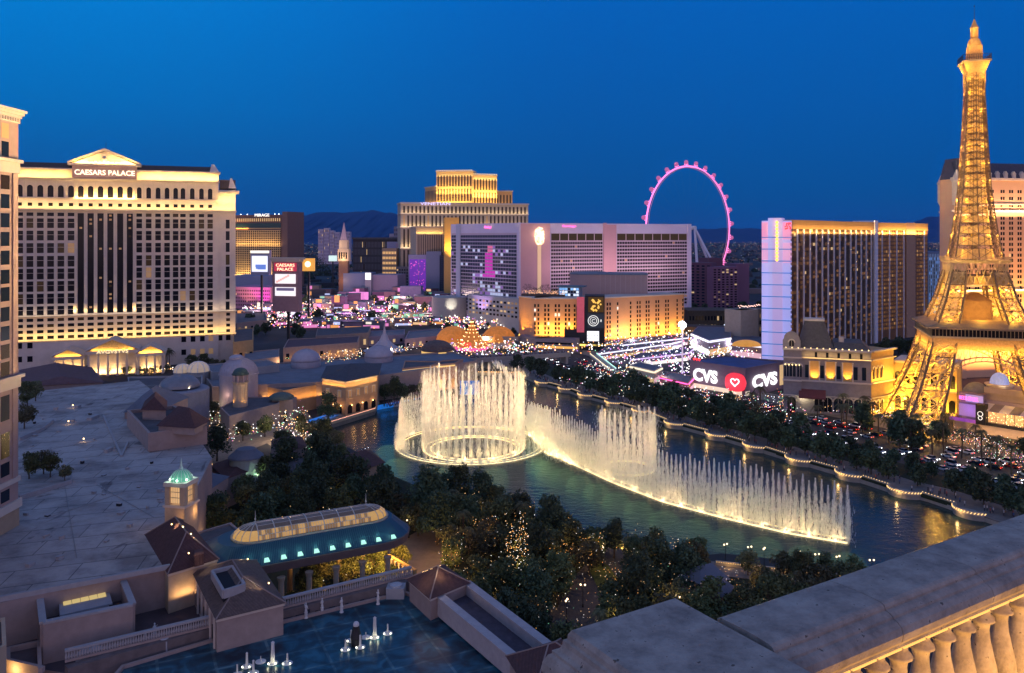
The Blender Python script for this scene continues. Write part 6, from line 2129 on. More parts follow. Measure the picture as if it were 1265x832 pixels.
# teal flat roof
ZT = 11.2
def teal_extra(m,b,n,l):
 t = N(n,'ShaderNodeTexCoord')
 mp = N(n,'ShaderNodeMapping'); mp.inputs['Rotation'].default_value = (0,0,R(-26)); mp.inputs['Scale'].default_value = (.14,.14,.14)
 l.new(t.outputs['Object'],mp.inputs[0])
 br = N(n,'ShaderNodeTexBrick'); br.offset = 0; br.inputs['Scale'].default_value = 1; br.inputs['Mortar Size'].default_value = .035; br.inputs['Brick Width'].default_value = 1.1; br.inputs['Row Height'].default_value = .8; br.inputs['Mortar Smooth'].default_value = .3
 br.inputs['Color1'].default_value = (.008,.055,.085,1); br.inputs['Color2'].default_value = (.010,.065,.095,1); br.inputs['Mortar'].default_value = (.05,.11,.125,1)
 l.new(mp.outputs[0],br.inputs['Vector'])
 nz = N(n,'ShaderNodeTexNoise'); nz.inputs['Scale'].default_value = .35; nz.inputs['Detail'].default_value = 7; nz.inputs['Distortion'].default_value = .8
 l.new(t.outputs['Object'],nz.inputs['Vector'])
 r1 = ramp(n,[(.38,(.35,.4,.45)),(.52,(1,1,1)),(.64,(2.2,2.0,1.9))])
 l.new(nz.outputs['Fac'],r1.inputs[0])
 m1 = N(n,'ShaderNodeMix',data_type='RGBA',blend_type='MULTIPLY'); m1.inputs[0].default_value = 1
 l.new(br.outputs[0],m1.inputs[6]); l.new(r1.outputs[0],m1.inputs[7]); l.new(m1.outputs[2],b.inputs['Base Color'])
teal = mat('drained_teal_pool',(.01,.06,.09),.35,var=0,extra=teal_extra)
pool,q = block('rooftop_pool','drained dark teal rooftop pool with marble figures and paler tile lines','pool',[(120,860),(150,826),(290,784),(500,733),(545,752),(600,795),(655,845)],ZT,stucco,0,teal,.5)
# walkway
wl_ = [P2(536,742,13),P2(576,731,13),P2(700,828,13),P2(664,850,13)]
t = thing('roof_walkway','dark rooftop walkway between two long pale parapets','walkway',(wl_[0][0],wl_[0][1],0))
b = MB(); b.prism(wl_,0,12.9); b.build('floor',mat('walkway_dark',(.07,.06,.08),.9,var=.25,scale=.8),t)
for a,c_ in ((0,3),(1,2)):
 b = MB(); coping(b,wl_[a],wl_[c_],11.5,1.2,3.0); coping(b,wl_[a],wl_[c_],14.5,1.5,.3); b.build('parapet',mat('walkway_parapet',(.40,.36,.36),.85,var=.1,scale=.8),t)
# marble figures, obelisks, tubs on the pool edge
marble = mat('white_marble',(.62,.60,.58),.6,var=.08,scale=2)
def statue_proto():
 s = thing('statue','x','statue',(0,0,0))
 b = MB(); b.lathe((0,0,0),[(.45,0),(.45,.2),(.32,.3),(.32,1.1),(.42,1.25)],8); b.build('pedestal',marble,s)
 b = MB(); b.lathe((0,0,1.25),[(.24,0),(.28,.3),(.2,.8),(.3,1.15),(.26,1.4),(.1,1.55),(.1,1.62),(.17,1.75),(.16,1.92),(.02,2.05)],8)
 b.bar((.25,0,2.55),(.55,-.2,2.9),.08,.06); b.bar((-.26,0,2.55),(-.4,-.1,2.0),.08,.06); b.build('figure',marble,s)
 return s
sp = statue_proto()
for i,(px,py) in enumerate(((180,800),(191,790),(287,783),(308,772),(334,774),(378,764),(398,758),(422,757),(467,747),(288,760))):
 p = P2(px,py,ZT)
 dup(sp,(p[0],p[1],ZT),uni(0,6),.8,label='white marble figure on a pedestal in the row along the teal pool edge',group='marble figures along the pool edge')
purge(sp)
def obelisk(px,py,h,label,lit=True):
 p = P2(px,py,ZT)
 s = thing('obelisk',label,'obelisk',(p[0],p[1],ZT))
 b = MB(); b.lathe((p[0],p[1],ZT),[(.13 * h,0),(.13 * h,.25),(.095 * h,.35),(.07 * h,h * .9),(.085 * h,h * .93),(.02,h)],4 if h < 2 else 8); b.build('shaft',marble,s)
 b = MB(); b.lathe((p[0],p[1],ZT),[(.8,0),(.8,.1),(.6,.16),(.4,.17)],14); b.build('basin',marble,s)
 if lit:
  for a in (-2.2,-.8):
   lamp('POINT',(p[0] + .9 * math.cos(a),p[1] + .9 * math.sin(a),ZT + .5),14 if h > 3 else 1.2,(1,.95,.6),size=.1,parent=s,name='basin_lamp')
   b = MB(); b.ball((p[0] + .8 * math.cos(a),p[1] + .8 * math.sin(a),ZT + .3),.14,6,4); b.build('lamp_globe',glow('pool_bulb',(1,1,.75),3),s)
 return s
obelisk(463,788,3.4,'tall fluted white obelisk glowing in the teal pool, right one')
obelisk(337,820,3.4,'tall fluted white obelisk glowing in the teal pool, left one')
for i,(px,py,h) in enumerate(((427,803,1.7),(434,792,1.8),(445,800,2.0),(479,783,1.6),(452,788,.9),(305,824,2.2),(313,832,2.0),(355,820,1.6),(293,834,1.6),(322,818,.9))):
 obelisk(px,py,h,'small lit white post %s' % ('around the right obelisk of the pool' if px > 400 else 'around the left obelisk of the pool'),h > 1.5)
for o in list(COL.objects):
 if o.name.startswith('obelisk') and 'small lit' in o.get('label',''):
  o['group'] = 'posts ' + o['label'].split('post ')[1]
t = thing('dark_statue','dark bronze figure with lit head beside the right obelisk','statue',(*P2(440,797,ZT),ZT))
p = P2(440,797,ZT); b = MB(); b.lathe((p[0],p[1],ZT),[(.8,0),(.9,1.2),(.6,2.4),(.5,3.0)],8); b.build('figure',metal_dark,t)
b = MB(); b.ball((p[0],p[1],ZT + 3.2),.5,8,5); b.build('head',marble,t)
pots = [(300 + k * 17.5 + rs.uniform(-4,4),779 - k * 4.55) for k in range(11)]
for k,(px,py) in enumerate(pots):
 p = P2(px,py + 1,ZT)
 v = thing('lounge_bench','dark cushioned lounge bench in the shaded strip along the pool edge','bench',(*p,ZT),'lounge benches along the pool edge')
 b = MB(); rotbox(b,p,1.1,.4,ZT + .02,ZT + .45,.22); b.build('seat',mat('dark_cushion',(.03,.035,.05),.9,var=.1),v)
 b = MB(); rotbox(b,(p[0] + .05,p[1] + .34),1.1,.08,ZT + .46,ZT + .95,.22); b.build('backrest',MATS['dark_cushion'],v)
# roof plant near the lodge
for i,(px,py,w,d_,h) in enumerate(((488,741,3.2,2.6,1.9),(516,742,2.6,2.0,1.4),(112,822,4.5,2.4,1.6),(200,806,1.6,1.6,1.6))):
 p = P2(px,py,ZT)
 t = thing('air_handler',('fan-topped air handler beside the rooftop lodge','low air handler box between lodge and walkway','long air handler below the left balustrade','squat roof unit by the pool corner')[i],'machine',(p[0],p[1],ZT))
 b = MB(); b.box(p[0] - w / 2,p[0] + w / 2,p[1],p[1] + d_,ZT,ZT + h); b.build('casing',MATS['grey_casing'],t)
 b = MB(); b.lathe((p[0],p[1] + d_ / 2,ZT + h),[(d_ * .42,0),(d_ * .42,.25),(d_ * .3,.3)],14); b.build('fan_cowl',mat('fan_cowl',(.45,.45,.47),.6,var=.1),t)
# leftmost corner: lit stucco corner building
t,q = block('corner_pavilion','warm lit stucco corner at the bottom left edge of the view','building',[(-30,775),(6,766),(8,800),(-20,815)],18.0,stucco_w,0,dark_roof,.4)
p = G(10,800,15); lamp('POINT',(p.x + 1.6,p.y - 2.5,12.5),380,(1,.62,.22),size=.2,parent=t,name='wall_lamp')
t,q = block('low_wall_box','small parapeted roof box at the bottom left','building',[(8,822),(8,806),(50,797),(52,832)],12.8,stucco,ZL + .05,low_m,.8)
# ================================================================== GLASS VAULT OVER THE HOTEL DRIVE
def build_vault():
 zc = 17.5
 a,c_ = Vector(P2(292,668,zc)),Vector(P2(480,636,zc))
 f = Face(a,c_)
 t = thing('glass_vault','long glowing glass vault with rounded ends on a teal metal canopy roof','canopy',(a.x,a.y,0))
 L = f.L
 Wd = 9.5
 nrm = Vector((f.n.x,f.n.y));
 A0 = a;
 def S(u,v,z): p = A0 + f.t * u + nrm * v; return Vector((p.x,p.y,z))
 # canopy: sloping skirts
 def stadium(r,u0,u1,z,vc,n=10):
  pts = []
  for i in range(n + 1):
   an = -PI / 2 + PI * i / n; pts.append(S(u1 + r * math.cos(an),vc + r * math.sin(an),z))
  for i in range(n + 1):
   an = PI / 2 + PI * i / n; pts.append(S(u0 + r * math.cos(an),vc + r * math.sin(an),z))
  return pts
 vc = -2.9
 out = stadium(8.2,-3,L - 3.2,13.9,vc); mid_ = stadium(5.0,2,L - 3.5,16.9,vc)
 b = MB(); n = len(out); b.add(out + mid_,[(i,(i + 1) % n,n + (i + 1) % n,n + i) for i in range(n)] + [tuple(range(n,2 * n))])
 teal_m = mat('teal_standing_seam',(.025,.085,.125),.45,.2,var=.1,scale=.5,extra=None)
 b.build('canopy_roof',teal_m,t)
 b = MB()
 for k in range(70):
  u = -3 + (L - .2) * k / 69
  b.bar(S(u,vc + 8.15,14.0),S(u * .93 + 1.5,vc + 5.0,17.0),.06)
 b.build('seam_pattern',mat('teal_seam',(.04,.12,.16),.5,var=0),t)
 low = stadium(8.5,-3,L - 3.2,13.85,vc); low2 = stadium(8.1,-3,L - 3.2,12.2,vc)
 b = MB(); b.add(low + low2,[(i,(i + 1) % n,n + (i + 1) % n,n + i) for i in range(n)] + [tuple(range(n)),tuple(range(n,2 * n))[::-1]]); b.build('fascia',mat('fascia_brown',(.16,.12,.11),.8,var=.1),t)
 # lit eave openings
 for k in range(10):
  u = 1 + (L - 1) * k / 9.4
  p,q_ = S(u,vc + 7.95,14.25),S(u + 1.1,vc + 7.95,14.25)
  p2,q2 = S(u + .2,vc + 7.4,14.75),S(u + .9,vc + 7.4,14.75)
  up = Vector((0,0,.16))
  b = MB(); b.hexa([p,q_,q2,p2,p + up,q_ + up,q2 + up,p2 + up]); b.build('eave_light',glow('eave_aqua',(.5,1,.8),.8),t)
  lamp('POINT',S(u + .6,vc + 7.6,15.9),30,(.5,1,.85),size=.2,parent=t,name='eave_lamp')
 # glass vault
 r_,h_ = 3.5,2.3
 segs = 8
 def vp(u,an):      # cross section
  return S(u,vc + .2 + r_ * math.cos(an),17.0 + h_ * math.sin(an))
 u0,u1 = 4.0,L - 4.0
 gp = mat('vault_glass_gold',(.25,.18,.08),.2,var=.3,scale=.8,emit=(1,.55,.16),estr=.42)
 gp2 = mat('vault_glass_dim',(.045,.06,.075),.15,var=.3,scale=.8,emit=(1,.62,.25),estr=.03)
 nb = 7
 for k in range(nb):
  ua,ub = u0 + (u1 - u0) * k / nb,u0 + (u1 - u0) * (k + 1) / nb
  b = MB()
  for s_ in range(segs):
   b.cur = 0 if s_ in (0,1,6,7) else 1
   for w_ in range(5):
    if rnd() < .4 and b.cur == 0: b.cur = 2
    xa,xb = ua + (ub - ua) * w_ / 5,ua + (ub - ua) * (w_ + 1) / 5
    b.add([vp(xa,PI * s_ / segs),vp(xb,PI * s_ / segs),vp(xb,PI * (s_ + 1) / segs),vp(xa,PI * (s_ + 1) / segs)],[(0,1,2,3)])
    b.cur = 0 if s_ in (0,1,6,7) else 1
  b.build('glass_bay',[gp,gp2,mat('vault_glass_mid',(.16,.12,.07),.2,var=.3,emit=(1,.55,.18),estr=.16)],t)
  b = MB()
  for s_ in range(segs): b.bar(vp(ua,PI * s_ / segs),vp(ua,PI * (s_ + 1) / segs),.13)
  b.build('arch_rib',mat('vault_white_steel',(.5,.5,.45),.5,var=0),t)
 # rounded ends
 for ue,sg in ((u0,-1),(u1,1)):
  b = MB(); fr = MB()
  na = 8
  for i in range(na):
   for s_ in range(4):
    q4 = []
    for (ii,ss) in ((i,s_),(i + 1,s_),(i + 1,s_ + 1),(i,s_ + 1)):
     an = -PI / 2 + PI * ii / na; el = PI / 2 * ss / 4
     q4.append(S(ue + sg * r_ * 1.25 * math.cos(an) * math.cos(el),vc + .2 + r_ * math.sin(an) * math.cos(el),17.0 + h_ * math.sin(el)))
    b.cur = 0 if s_ < 2 else 1
    b.add(q4,[(0,1,2,3)])
    fr.bar(q4[0],q4[3],.09)
  b.build('glass_end',[gp,gp2],t); fr.build('end_rib_pattern',MATS['vault_white_steel'],t)
  p = S(ue,vc + .2,17 + h_); b = MB(); b.bar(p,p + Vector((0,0,2.4)),.12,.04); b.ball(p + Vector((0,0,.8)),.2,6,4); b.build('finial',MATS['vault_white_steel'],t)
 b = MB()
 for s_ in (1,2,3,4,5,6,7): b.bar(vp(u0,PI * s_ / segs),vp(u1,PI * s_ / segs),.06)
 for k in range(nb * 6):
  u = u0 + (u1 - u0) * k / (nb * 6)
  for s_ in (0,1,6,7): b.bar(vp(u,PI * s_ / segs),vp(u,PI * (s_ + 1) / segs),.045)
 b.build('glazing_bar',MATS['vault_white_steel'],t)
 b = MB()
 for s_ in (stadium(r_ * 1.28,u0,u1,17.05,vc + .2),):
  for i in range(len(s_)): b.bar(s_[i],s_[(i + 1) % len(s_)],.22)
 b.build('base_ring',mat('vault_base',(.4,.38,.3),.6,var=0),t)
 # columns and the warm drive beneath
 for k in range(6):
  for v in (vc - 8,vc + 8):
   p = S(2 + (L - 4) * k / 5,v,0); b = MB(); b.lathe((p.x,p.y,0),[(.8,0),(.8,.8),(.6,1),(.55,10),(.8,11)],12); b.build('column',stucco_w,t)
 for u in (L * .85,L + 4):
  lamp('AREA',S(u,vc,10.6),2600,(1,.52,.12),(0,0,-1),(f.t.x,f.t.y,0),9,9,parent=t,name='canopy_light')
 # left link roof
 return f,S,L
vf,VS,VL = build_vault()
t,q = block('link_roof','dark flat roof strip between the tiled house and the glass vault','building',[(215,668),(285,648),(300,660),(250,694),(236,700)],15.0,stucco,0,dark_roof,.4)
# amber porch wall right of the canopy
f = Face(P2(465,714,0),P2(497,742,0))
t = thing('porch_wall','glowing amber porch wall with columns beside the hotel drive','building',(*P2(480,728,0),0))
p0,p1 = G(478,715,3),G(512,735,3)
f = Face(p0.xy,p1.xy)
b = MB(); b.fbox(f,0,f.L,0,8,-.6,0); b.build('wall',mat('amber_wall',(.5,.3,.12),.8,var=.08),t)
for u in lin(0,f.L,7):
 b = MB(); b.fbox(f,u - .25,u + .25,0,7.8,.02,.4); b.build('pilaster',cream_trim,t)
lamp('POINT',f.pt(f.L * .4,5,4),1100,(1,.55,.12),size=.4,parent=t,name='porch_lamp')
lamp('POINT',G(500,697,6),2600,(1,.5,.1),size=.6,parent=t,name='porch_lamp')
lamp('POINT',G(480,700,5),1500,(1,.52,.12),size=.4,parent=t,name='porch_lamp')
# ================================================================== PARISIAN MANSARD BUILDING
def build_mansard():
 ze = 27.0
 fq = pxface(968,350,1076,338)
 stone = mat('grey_rose_limestone',(.25,.225,.235),.85,var=.1,scale=.5)
 t = thing('mansard_building','limestone palace front with mansard roof, arched windows and golden lit loggia','building',(fq.p0.x,fq.p0.y,0))
 P = fq.pt
 L = fq.L
 b = MB(); b.fbox(fq,0,L,0,ze,-26,0); b.fbox(fq,0,fq.u(990),0,ze + .2,.02,1.6); b.build('wall',stone,t)
 fr = Face(fq.p1,(fq.p1.x + 9,fq.p1.y + 3)); fr = pxface(1076.3,339.5,1104,350)
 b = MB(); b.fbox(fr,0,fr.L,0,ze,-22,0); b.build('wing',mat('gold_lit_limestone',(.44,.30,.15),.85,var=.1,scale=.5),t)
 for z,h,o in ((ze,.7,1.4),(ze - 3.6,.5,.9),(13.6,.6,.9),(7.4,.4,.5)):
  b = MB(); b.fbox(fq,-.3,L + .3,z,z + h,-.1,o + (1.6 if z > 0 else 0) * 0); b.fbox(fq,-.3,fq.u(990) + .2,z + .01,z + h + .02,1.5,1.6 + o); b.fbox(fr,0,fr.L + .6,z + .02,z + h,-.1,o); b.build('cornice',cream_trim,t)
 # mansard
 sl = mat('slate_mansard_roof',(.075,.075,.08),.7,var=.2,scale=1)
 u0,u1 = fq.u(985),fq.u(1030)
 b = MB()
 b.hexa([P(u0,ze + .7,-.5),P(u1,ze + .7,-.5),P(u1,ze + .7,-16),P(u0,ze + .7,-16),P(fq.u(994),39,-5),P(fq.u(1018),39,-5),P(fq.u(1018),39,-12),P(fq.u(994),39,-12)])
 b.hexa([P(u1,ze + .7,-.5),P(L,ze + .7,-.5),P(L,ze + .7,-24),P(u1,ze + .7,-24),P(u1,ze + 3.2,-4),P(L - 3,ze + 3.2,-4),P(L - 3,ze + 3.2,-20),P(u1,ze + 3.2,-20)])
 b.build('mansard_roof',sl,t)
 b = MB(); b.fbox(fq,fq.u(993),fq.u(1019),39.0,39.8,-12.5,-4.5); b.build('roof_crest',cream_trim,t)
 # round headed gable
 ug = fq.u(978)
 b = MB(); pts = [(ug - 3.6,ze + .7),(ug + 3.6,ze + .7),(ug + 3.6,ze + 4)] + [(ug + 3.2 * math.cos(PI * k / 8),ze + 4.6 + 3.2 * math.sin(PI * k / 8)) for k in range(9)] + [(ug - 3.6,ze + 4)]
 n = len(pts); b.add([P(x,z,1.5) for x,z in pts] + [P(x,z,.2) for x,z in pts],[tuple(range(n)),tuple(range(n,2 * n))[::-1]] + [(i,n + i,n + (i + 1) % n,(i + 1) % n) for i in range(n)]); b.build('gable',stone,t)
 def arch(fc,u,z0,w,h,m,o=.1,name='arched_window'):
  b = MB(); pts = [(u - w,z0),(u + w,z0)] + [(u + w * math.cos(PI * k / 8),z0 + h + w * math.sin(PI * k / 8)) for k in range(9)]
  n = len(pts); b.add([fc.pt(x,z,o) for x,z in pts] + [fc.pt(x,z,o - .3) for x,z in pts],[tuple(range(n)),tuple(range(n,2 * n))[::-1]] + [(i,n + i,n + (i + 1) % n,(i + 1) % n) for i in range(n)])
  w_ = b.build(name,m,t)
  b = MB()
  for k in range(8):
   a,c2 = PI * k / 8,PI * (k + 1) / 8
   b.hexa([fc.pt(u + r2 * math.cos(x),z0 + h + r2 * math.sin(x),oo) for oo in (o - .05,o + .25) for x,r2 in ((a,w + .05),(c2,w + .05),(c2,w + .55),(a,w + .55))])
  b.fbox(fc,u - .06,u + .06,z0,z0 + h + w,o,o + .08)
  b.build('arch_surround',cream_trim,w_)
 arch(fq,ug,ze + 1.5,1.0,1.6,glass_dark,1.65)
 for px in (970.5,978,986.5):
  arch(fq,fq.u(px) + .4,15.5,.95 if px != 978 else 1.25,4.4,glass_blue,1.7)
 arch(fq,fq.u(978),1.0,1.7,4.0,glass_dark,1.7)
 for px in (1013,1024,1037,1050,1062,1072):
  arch(fq,fq.u(px) - .5,1.0,1.7,4.4,glass_blue if px > 1030 else glass_dark,.1)
 for px in (997,1006,1015.5,1026,1036,1047,1057,1067.5):
  u = fq.u(px)
  if px in (1006,1026,1047):   # lit loggia bays
   b = MB(); b.fbox(fq,u - 2.2,u + 2.2,14.4,22.4,.02,.1); b.build('loggia',mat('loggia_gold',(.6,.36,.12),.8,var=.05),t)
   for s_ in (-1,1):
    q = P(u + s_ * 2.0,14.4,.7); b = MB(); b.lathe((q.x,q.y,14.4),[(.35,0),(.28,.4),(.25,7.2),(.4,8)],8); b.build('column',cream_trim,t)
   lamp('SPOT',P(u,14.6,1.3),3200,(1,.50,.07),(-fq.n.x * .35,-fq.n.y * .35,1),spot=90,size=.1,parent=t,name='uplight')
  else:
   b = MB(); b.fbox(fq,u - .8,u + .8,15.2,20.6,-.1,.12); b.build('window',glass_blue,t)
 for px in (1008,1022,1036,1050,1064):
  u = fq.u(px); b = MB(); b.fbox(fq,u - .5,u + .5,ze - 3.0,ze - .8,-.1,.1); b.build('window',glass_dark,t)
 b = MB()
 for k in range(14):
  u = 1 + (L - 2) * k / 13; b.octa(P(u,ze + 1.0,1.2 if u > fq.u(990) else 2.6),.32)
 for k in range(5):
  u = .8 + (fq.u(990) - 1.6) * k / 4; b.octa(P(u,ze - 6.4,2.0),.36)
 o = b.build('cornice_bulbs',bulb_gold,t); o['kind'] = 'stuff'
 strip(fq,fq.u(992),L,ze - 3.2,1.3,600,(1,.6,.12),t,w=.3,tilt=.5)
 strip(fr,0,fr.L,14,2.5,3600,(1,.50,.05),t,w=.4,tilt=.3)
 strip(fr,0,fr.L,.8,2.5,3600,(1,.50,.05),t,w=.4,tilt=.3)
 for u in (2.0,5.0,8.0):
  if u < fr.L: arch(fr,u,1.0,1.1,4.2,glass_dark,.1); arch(fr,u,15.5,.8,4.2,glass_dark,.1)
 b = MB()
 a0 = fq.u(987)
 b.hexa([P(a0,8,0.05),P(fq.u(1020),8,0.05),P(fq.u(1020),7.4,7),P(a0,7.4,7),P(a0,10.2,0.05),P(fq.u(1020),10.2,0.05),P(fq.u(1020),7.9,7),P(a0,7.9,7)])
 b.build('awning',mat('maroon_awning',(.16,.05,.05),.9,var=.1),t)
 for px in (1000,1020,1040):
  u = fq.u(px); b = MB(); b.fbox(fq,u - 1,u + 1,ze + 3.2,ze + 5.4,-8,-6); b.build('chimney',cream_trim,t)
build_mansard()
# golden arcade building under the lattice tower
fg = pxface(1104,352,1182,338)
t = thing('arcade_building','golden floodlit arcaded building behind the legs of the lattice tower','building',(fg.p0.x,fg.p0.y,0))
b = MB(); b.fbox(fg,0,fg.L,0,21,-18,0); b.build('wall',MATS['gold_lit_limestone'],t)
b = MB(); b.fbox(fg,0,fg.L,21,22,-18,1.0); b.fbox(fg,0,fg.L,10,10.6,-.1,.7); b.build('cornice',cream_trim,t)
for u in lin(0,fg.L,7):
 for z0 in (1,11.5):
  b = MB(); pts = [(u - 1.2,z0),(u + 1.2,z0)] + [(u + 1.2 * math.cos(PI * k / 6),z0 + 4.6 + 1.2 * math.sin(PI * k / 6)) for k in range(7)]
  b.add([fg.pt(x,z,.1) for x,z in pts],[tuple(range(len(pts)))]); b.build('arched_window',glass_dark,t)
strip(fg,0,fg.L,10.9,2.0,9000,(1,.5,.05),t,w=.4,tilt=.35)
strip(fg,0,fg.L,.8,2.5,9000,(1,.5,.05),t,w=.4,tilt=.35)
# globe sign and terraced club right of the legs
def build_club():
 fa = pxface(1178,318,1208,311); fb_ = pxface(1208,311,1300,292)
 t = thing('terrace_club','terraced club with violet lit balcony, striped awning and crowded lower deck','building',(fa.p0.x,fa.p0.y,0))
 b = MB(); b.fbox(fb_,0,fb_.L,0,3.4,-14,0); b.fbox(fa,0,fa.L,0,3.4,-14,0); b.build('base_wall',mat('sand_base',(.36,.27,.2),.85,var=.1),t)
 b = MB(); b.fbox(fb_,0,fb_.L,3.41,12,-16,-7); b.fbox(fa,0,fa.L,3.41,14,-16,-5); b.build('back_wall',mat('violet_grey_wall',(.28,.22,.3),.8,var=.1),t)
 b = MB(); b.fbox(fb_,0,fb_.L,14.8,16.2,-24,-6); b.fbox(fb_,0,fb_.L,16.21,17.2,-6.5,-6); b.fbox(fb_,0,fb_.L,12.01,14.8,-24,-8); b.build('upper_terrace',mat('rose_grey_concrete',(.34,.27,.27),.85,var=.1),t)
 b = MB()
 for k in range(7):
  u = k * fb_.L / 7
  b.cur = k % 2
  b.hexa([fb_.pt(u,8.8,-.4),fb_.pt(u + fb_.L / 7,8.8,-.4),fb_.pt(u + fb_.L / 7,10.6,-6.9),fb_.pt(u,10.6,-6.9),fb_.pt(u,9.0,-.4),fb_.pt(u + fb_.L / 7,9.0,-.4),fb_.pt(u + fb_.L / 7,10.8,-6.9),fb_.pt(u,10.8,-6.9)])
 b.build('striped_awning',[mat('awning_white',(.65,.62,.68),.8,var=0),mat('awning_grey',(.22,.2,.24),.8,var=0)],t)
 b = MB(); b.fbox(fb_,0,fb_.L,3.6,8.2,-6.9,-6.6); b.build('lit_interior',glow('club_interior',(1,.55,.22),.55,True),t)
 b = MB()
 for k in range(140): b.octa(fb_.pt(uni(0,fb_.L),uni(3.9,8.2),uni(-6.2,-.4)),uni(.07,.17))
 o = b.build('string_lights',bulb_warm,t); o['kind'] = 'stuff'
 for k in range(9):
  u = fb_.L * k / 8; b = MB(); b.bar(fb_.pt(u,3.4,-.5),fb_.pt(u,8.9,-.5),.09); b.build('awning_post',metal_dark,t)
 b = MB(); b.fbox(fb_,0,fb_.L,3.41,4.6,-.3,-.15); b.build('railing',metal_dark,t)
 b = MB(); b.fbox(fa,-2,fa.L,3.42,4.7,-.25,-.1); b.build('violet_railing',mat('violet_glow_rail',(.2,.08,.3),.6,var=.2,emit=(.5,.1,.9),estr=.3),t)  # violet light on the rail put into its colour and emission
 b = MB(); b.fbox(fa,2.5,fa.L,10.6,13.4,-4.9,-4.6); b.build('sign_band',glow('sign_band_violet',(.55,.4,.8),.55),t)
 b = MB(); b.fbox(fa,0,fa.L,4.8,9.6,-4.9,-4.7); b.build('glazing',glow('violet_bar_glow',(.5,.3,.7),.35),t)
 text('BEER PARK',fa,fa.L * .42,11.2,1.4,neon_pink,t,out=-4.4,width=7)
 b = MB(); b.fbox(fb_,-.6,2.8,3.45,11.2,-2.4,.6); b.build('sign_tower',MATS['black_cladding'],t)
 for zz,rr_ in ((7.6,.9),(6.0,.7)):
  b = MB(); n = 14
  for k in range(n):
   b.bar(fb_.pt(1.1 + rr_ * math.cos(2 * PI * k / n),zz + rr_ * math.sin(2 * PI * k / n),.75),fb_.pt(1.1 + rr_ * math.cos(2 * PI * (k + 1) / n),zz + rr_ * math.sin(2 * PI * (k + 1) / n),.75),.12)
  b.build('sign_emblem',MATS['emblem_white'],t)
 lamp('AREA',fb_.pt(fb_.L / 2,8.2,-3.5),900,(1,.6,.35),(0,0,-1),(fb_.t.x,fb_.t.y,0),fb_.L,4,parent=t,name='awning_light')
 lamp('POINT',fa.pt(4,7.5,-2),300,(.6,.25,1),size=.4,parent=t,name='violet_lamp')
 lamp('AREA',fb_.pt(fb_.L / 2,.4,3),900,(1,.6,.3),(-fb_.n.x,-fb_.n.y,.4),(fb_.t.x,fb_.t.y,0),fb_.L,.5,parent=t,name='base_light')
 b = MB(); c = fb_.pt(2,0,-16)
 g = thing('dome_kiosk','small round kiosk with blue and violet lit dome on the terrace','kiosk',(c.x,c.y,17))
 b.lathe((c.x,c.y,14.8),[(4.6,0),(4.6,2),(5.2,2.1),(5.2,2.6)],20); b.build('base',cream_trim,g)
 b = MB(); b.dome((c.x,c.y,17.4),3.4,4.4,20,6); b.build('dome',mat('violet_lit_dome',(.2,.25,.5),.4,var=.3,scale=1,emit=(.4,.5,1),estr=.4),g)
 lamp('POINT',(c.x - 2,c.y - 6,17.6),150,(1,.8,.5),size=.3,parent=g,name='lamp')
 c2 = fb_.pt(-5,0,-12); g = thing('rock_dome','rounded blue grey roof shape under the tower arch','roof',(c2.x,c2.y,12)); b = MB(); b.dome((c2.x,c2.y,12),5.2,5.5,16,6); b.build('shell',mat('rock_blue',(.18,.2,.26),.8,var=.2),g)
build_club()
